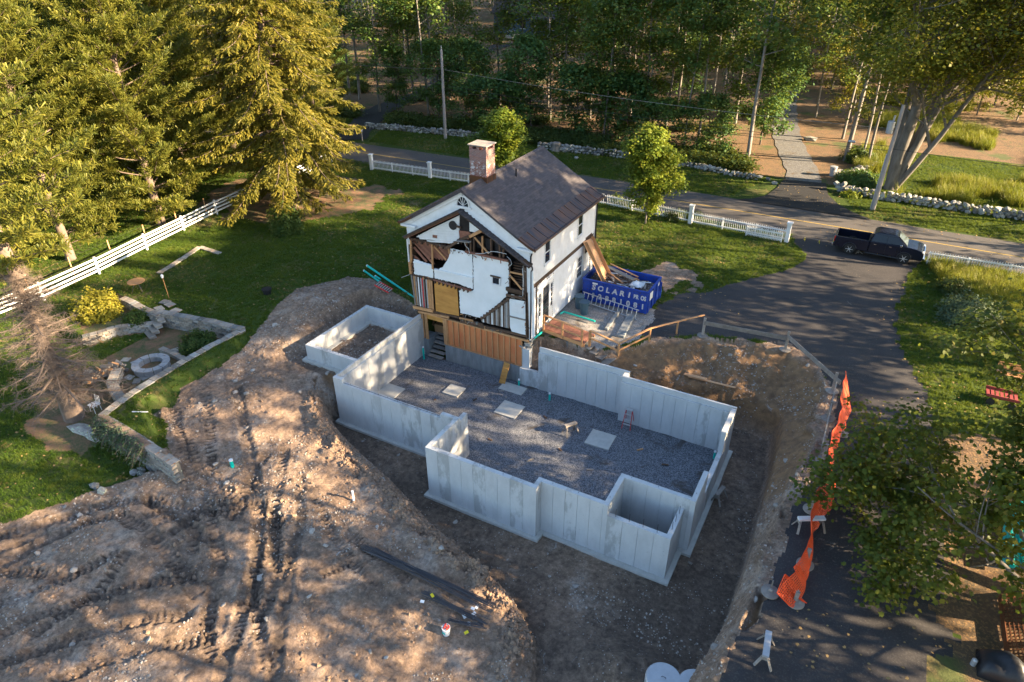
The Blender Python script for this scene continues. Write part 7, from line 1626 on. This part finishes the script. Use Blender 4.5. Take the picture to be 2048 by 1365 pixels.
q = onground(278,640,-.4); shrub(4, .9, .7, 'low_shrub', 'low dull green shrub in the planting bed', 'leaf_shrub', 2000, .11, q)
q = at(1205,530,0); shrub(5, .65, .95, 'corner_shrub', 'small bright green shrub at the far corner of the house', 'leaf_young', 1800, .12, (q.x, q.y, 0))
q = at(1935,640,0); shrub(6, 1.9, 1.5, 'bluegreen_shrub', 'blue green shrub beside the curving driveway', 'leaf_blue', 6000, .13, (q.x, q.y, 0))
q = at(1905,585,0); shrub(7, 1.2, 1.0, 'bluegreen_shrub', 'smaller dusty shrub next to the blue green one', 'weeds', 2500, .12, (q.x, q.y, 0))
q = at(1765,340,0); shrub(8, 1.6, 1.5, 'road_shrub', 'dark shrub at the foot of the huge roadside tree', 'leaf_shrub', 3000, .2, (q.x-2.5, q.y+2, 0))
q = at(1715,365,0); shrub(9, 1.9, 1.1, 'road_shrub', 'leafy shrub behind the end of the stone wall beside the bin', 'leaf_under', 3000, .2, (q.x, q.y, 0))
q = at(1705,385,0); shrub(10, 1.0, .5, 'road_shrub', 'bright low weed clump in front of the stone wall end', 'leaf_young', 1200, .16, (q.x, q.y-1, 0))
for i, (px, py) in enumerate([(1232,405),(1345,440),(1360,436),(1390,440),(1255,416)]):
    q = at(px, py, 0); shrub(20+i, .7, .75, 'fence_weed', 'straggly green weed clump along the picket fence', 'weeds' if i % 2 else 'leaf_young', 700, .13, (q.x, q.y, 0), 'weed clumps along the picket fence')
q = onground(250,875,-1.2)
# vine over the retaining wall
def vine(P, label):
    t = thing('trailing_vine', label, 'plant', (P[0][0], P[0][1], -.2)); mb = MB(); r = random.Random(3); C = []
    for i in range(260):
        k = r.random()*(len(P)-1.001); j = int(k); a = Vector((*P[j], -.05)).lerp(Vector((*P[j+1], -.05)), k-j)
        nrm = Vector((P[j+1][1]-P[j][1], -(P[j+1][0]-P[j][0]), 0)).normalized(); nrm = -nrm if nrm.dot(Vector((-1, -1, 0))) < 0 else nrm
        pts = [a-nrm*.2, a+nrm*r.uniform(.1, .35)+Vector((0, 0, .12)), a+nrm*r.uniform(.3, .8)+Vector((r.uniform(-.3, .3), r.uniform(-.3, .3), -r.uniform(.3, 1.0)))]; mb.tube(pts, [.012, .01, .005], 3, caps=False)
        for _ in range(14): C.append(pts[1].lerp(pts[2], r.random())+Vector((r.gauss(0, .07), r.gauss(0, .07), r.gauss(0, .07))))
    part('stems', mb.mesh('stems', fix=False), MAT['dead_twig'], t); C = np.array([tuple(c) for c in C]); N = len(C); U = rv(N); D = rv(N); D = D-U*(D*U).sum(1)[:, None]; D /= np.linalg.norm(D, axis=1)[:, None]
    me = leaves('foliage', C, D, U, rng.uniform(.05, .12, N)); me.materials.append(MAT['leaf_blue']); link('foliage', me, None, t, world=True)
vine(WALL_R[:3], 'grey green vine trailing over the stone retaining wall')

# ---- grass: tufts scattered over the lawn, tall grass at the road side, undergrowth in the wood
def blades(name, n, h, w_, spread, seed):
    g = np.random.default_rng(seed); vs_ = []; fs = []
    for i in range(n):
        a = g.uniform(0, 6.28); b = g.uniform(0, 6.28); r_ = g.uniform(0, spread); x, y = r_*math.cos(b), r_*math.sin(b); hh = h*g.uniform(.5, 1.2); le = hh*g.uniform(.2, .7); c, s = math.cos(a), math.sin(a); k = len(vs_)
        vs_ += [(x-s*w_, y+c*w_, 0), (x+s*w_, y-c*w_, 0), (x+c*le*.4+s*w_*.7, y+s*le*.4-c*w_*.7, hh*.6), (x+c*le*.4-s*w_*.7, y+s*le*.4+c*w_*.7, hh*.6), (x+c*le, y+s*le, hh)]; fs += [(k, k+1, k+2, k+3), (k+3, k+2, k+4)]
    me = bpy.data.meshes.new(name); me.from_pydata(vs_, [], fs); me.update(); return me
def scatter(name, mesh_list, P, label, mat, smin, smax, cat=None, tilt=.25):
    """a cloud of points carrying instances of a few small meshes (one uncountable mass = one object)"""
    pm = bpy.data.meshes.new(name); pm.vertices.add(len(P)); pm.vertices.foreach_set('co', np.ascontiguousarray(P, np.float32).ravel()); pm.update()
    o = link(name, pm); tag(o, label, cat, kind='stuff')
    col = bpy.data.collections.new(name+'_pieces')
    for me in mesh_list:
        me = me.copy(); me.materials.clear(); me.materials.append(mat)
        col.objects.link(bpy.data.objects.new(name+'_piece', me))
    ng = bpy.data.node_groups.new(name, 'GeometryNodeTree'); ng.interface.new_socket('Geometry', in_out='INPUT', socket_type='NodeSocketGeometry'); ng.interface.new_socket('Geometry', in_out='OUTPUT', socket_type='NodeSocketGeometry')
    N_ = ng.nodes; gi = N_.new('NodeGroupInput'); go = N_.new('NodeGroupOutput'); ip = N_.new('GeometryNodeInstanceOnPoints'); ci = N_.new('GeometryNodeCollectionInfo'); ci.inputs['Collection'].default_value = col; ci.inputs['Separate Children'].default_value = True; ci.inputs['Reset Children'].default_value = True
    ip.inputs['Pick Instance'].default_value = True
    r1 = N_.new('FunctionNodeRandomValue'); r1.data_type = 'FLOAT_VECTOR'; r1.inputs[0].default_value = (-tilt, -tilt, 0); r1.inputs[1].default_value = (tilt, tilt, 6.283)
    r2 = N_.new('FunctionNodeRandomValue'); r2.data_type = 'FLOAT'; r2.inputs[2].default_value = smin; r2.inputs[3].default_value = smax
    ng.links.new(gi.outputs[0], ip.inputs['Points']); ng.links.new(ci.outputs[0], ip.inputs['Instance']); ng.links.new(r1.outputs[0], ip.inputs['Rotation']); ng.links.new(r2.outputs[1], ip.inputs['Scale']); ng.links.new(ip.outputs[0], go.inputs[0])
    md = o.modifiers.new('scatter', 'NODES'); md.node_group = ng; return o
def visible(x, y, z):
    d0, d1, d2 = x-CAM.x, y-CAM.y, z-CAM.z; dz_ = d0*_f.x+d1*_f.y+d2*_f.z; a = (d0*_x.x+d1*_x.y+d2*_x.z)/dz_*FPX; b = (d0*_u.x+d1*_u.y+d2*_u.z)/dz_*FPX
    return (dz_ > 0) & (np.abs(a) < 1090) & (np.abs(b) < 730)
def pts_in(n, x0, x1, y0, y1, zones, cond=None):
    x = rng.uniform(x0, x1, n); y = rng.uniform(y0, y1, n); z, k = grid_z(x, y); m = np.isin(k, zones) & visible(x, y, z)
    if cond is not None: m &= cond(x, y)
    return np.stack([x[m], y[m], z[m]], -1)
noroad = lambda x, y: ((y < ROADN-.15) | (y > ROADF+.3)) & ~((x > 12.2) & (x < 24) & (y > 38) & (y < 47) & (np.abs(x-17.2) < 3+(46-y)*.35)) & ~((x > -41) & (x < -28) & (y > 38.5) & (y < 60) & (np.abs(x+31.5+(y-38.6)*.45) < 2.6)) & ~((x > 0) & (x < 7.6) & (y > 8) & (y < 17.2))
bare_patch = lambda x, y: fbm(x, y, 3.0, 3, 201) < .22
tuf = [blades('tuft%d' % i, 16, .11, .007, .10, i) for i in range(4)]
P = pts_in(380000, -45, 46, -14, 62, [0], lambda x, y: noroad(x, y) & (rng.random(x.shape) < np.clip(1.15-2.2*np.clip(fbm(x, y, 3.0, 4, 201), 0, 1), .12, 1)))
scatter('grass', tuf, P[:175000], 'short green lawn grass', MAT['grass'], .6, 1.35)
Pd = pts_in(60000, -45, 36, -14, 47, [0], lambda x, y: noroad(x, y) & (fbm(x, y, 3.0, 4, 201)+.3*vnoise(x, y, .6, 3) > .16)); MAT['dry_grass'] = leafmat('dry_grass_blades', [(.09,.085,.03),(.16,.13,.05),(.24,.19,.08),(.12,.12,.03)], .3)
scatter('dry_grass', tuf, Pd[:22000], 'dry straw coloured patches of the lawn', MAT['dry_grass'], .6, 1.2)
tg = [blades('tall%d' % i, 22, .75, .012, .22, 50+i) for i in range(3)]
tallzone = W2([(1855,525),(1900,535),(2060,565),(2060,690),(1990,640),(1930,590),(1880,560)], 0)
P = pts_in(9000, 25, 36, 18, 33, [0], lambda x, y: inpoly(x, y, tallzone)); scatter('tall_grass', tg, P, 'tall yellow green grass along the right picket fence', MAT['tall_grass'], .6, 1.2, tilt=.35)
tg2 = [blades('meadow%d' % i, 22, .9, .014, .3, 60+i) for i in range(3)]
P = pts_in(26000, 21, 52, 46.5, 88, [0, 3], lambda x, y: fbm(x, y, 6, 3, 77) > .12); scatter('meadow_grass', tg2, P, 'tall yellow meadow grass beyond the roadside stone wall', MAT['tall_grass'], .6, 1.3, tilt=.35)
uw = []
for i in range(3):
    g = np.random.default_rng(80+i); N = 60; C = g.normal(size=(N, 3))*np.array([.35, .35, .18])+np.array([0, 0, .3]); U = rv(N)*.5+np.array([0, 0, .8]); U /= np.linalg.norm(U, axis=1)[:, None]; D = rv(N); D = D-U*(D*U).sum(1)[:, None]; D /= np.linalg.norm(D, axis=1)[:, None]; uw.append(leaves('weed%d' % i, C, D, U, g.uniform(.12, .26, N)))
P = pts_in(26000, -70, 20, 46.3, 75, [3], lambda x, y: (fbm(x, y, 5, 3, 301)+np.clip((50.5-y)*.2, -.3, .5) > .12) & noroad(x, y) & ~((x > 12) & (y < 64))); scatter('undergrowth', uw, P[:9000], 'dark weedy undergrowth along the edge of the wood', MAT['weeds'], .6, 1.5)
lf = [leaves('fallen%d' % i, np.zeros((1, 3)), np.array([[1., 0, 0]]), np.array([[0, 0, 1.]]), np.array([.11]), LEAF_M) for i in range(2)]
MAT['fallen'] = simple('fallen_leaf', (.34,.24,.09), (.20,.11,.05), 3, .8, bmp=0)
P = pts_in(30000, -40, 36, -14, 47, [0, 2], lambda x, y: fbm(x, y, 8, 2, 99) > -.1); P = P+np.array([0, 0, .06]); P2 = np.concatenate([P[:5000], np.stack([rng.uniform(13.5, 22, 120), rng.uniform(38.8, 46.5, 120), np.full(120, .075)], -1)])
scatter('fallen_leaves', lf, P2, 'fallen yellow leaves scattered on lawn and driveway', MAT['fallen'], .6, 1.3, tilt=.4)
# stones scattered over the dig
st = []
for i in range(5):
    bm = bmesh.new(); bmesh.ops.create_icosphere(bm, subdivisions=1, radius=.5); g = random.Random(i)
    for v in bm.verts: v.co = Vector((v.co.x*g.uniform(.7, 1.3), v.co.y*g.uniform(.6, 1.2), v.co.z*g.uniform(.4, .8)))
    me = bpy.data.meshes.new('pebble%d' % i); bm.to_mesh(me); bm.free(); st.append(me)
P = pts_in(26000, -10, 24, -18, 15, [1], lambda x, y: (fbm(x, y, 2.5, 3, 401)+.35*vnoise(x, y, .7, 5) > np.where(inpoly(x, y, PIT_B), .42, .12)) & ~inpoly(x, y, [(-.2,-.2),(7.6,-.2),(7.6,-2.7),(13.7,-2.7),(13.7,-2.2),(19.9,-2.2),(20,7.8),(14,8.4),(-.2,8.4)])); scatter('rubble', st, P, 'small pale stones littering the excavated earth', MAT['rock'], .03, .13, tilt=1.0)
P = pts_in(2500, -10, 24, -18, 15, [1], lambda x, y: ~inpoly(x, y, [(-.2,-.2),(7.6,-.2),(7.6,-2.7),(13.7,-2.7),(13.7,-2.2),(19.9,-2.2),(20,7.8),(14,8.4),(-.2,8.4)]))
MAT['clod'] = simple('dirt_clods', (.33,.225,.155), (.20,.13,.085), 4, .95, rnd=0, bmp=.6, pos=True)
lipP = [PIT_T[k] for k in range(21, 31)]
def near_lip(x, y): d = segd(x, y, lipP, False); return (d < .9) & (rng.random(x.shape) < np.exp(-(d/.45)**2))
C1 = pts_in(60000, -3, 18, -11, 3, [1], lambda x, y: near_lip(x, y) & ~inpoly(x, y, PIT_B))
C2 = pts_in(9000, -10, 24, -18, 15, [1], lambda x, y: ~inpoly(x, y, PIT_B) & (fbm(x, y, 2.0, 3, 451) > .05))
scatter('dirt_clods', st, np.concatenate([C1[:2600], C2[:2600]]), 'crumbled lumps of earth along the lip of the pit', MAT['clod'], .04, .24, tilt=1.2)
# single larger stones
for i, p in enumerate(P[:70]):
    o = link('loose_stone', st[i % 5], MAT['rock'], loc=(p[0], p[1], p[2]+.02)); s = rng.uniform(.16, .42); o.scale = (s, s*.9, s*.8); o.rotation_euler = (rng.uniform(-.5, .5), rng.uniform(-.5, .5), rng.uniform(0, 6)); tag(o, 'loose pale fieldstone lying on the excavated earth', 'stone', 'loose stones on the excavated earth')
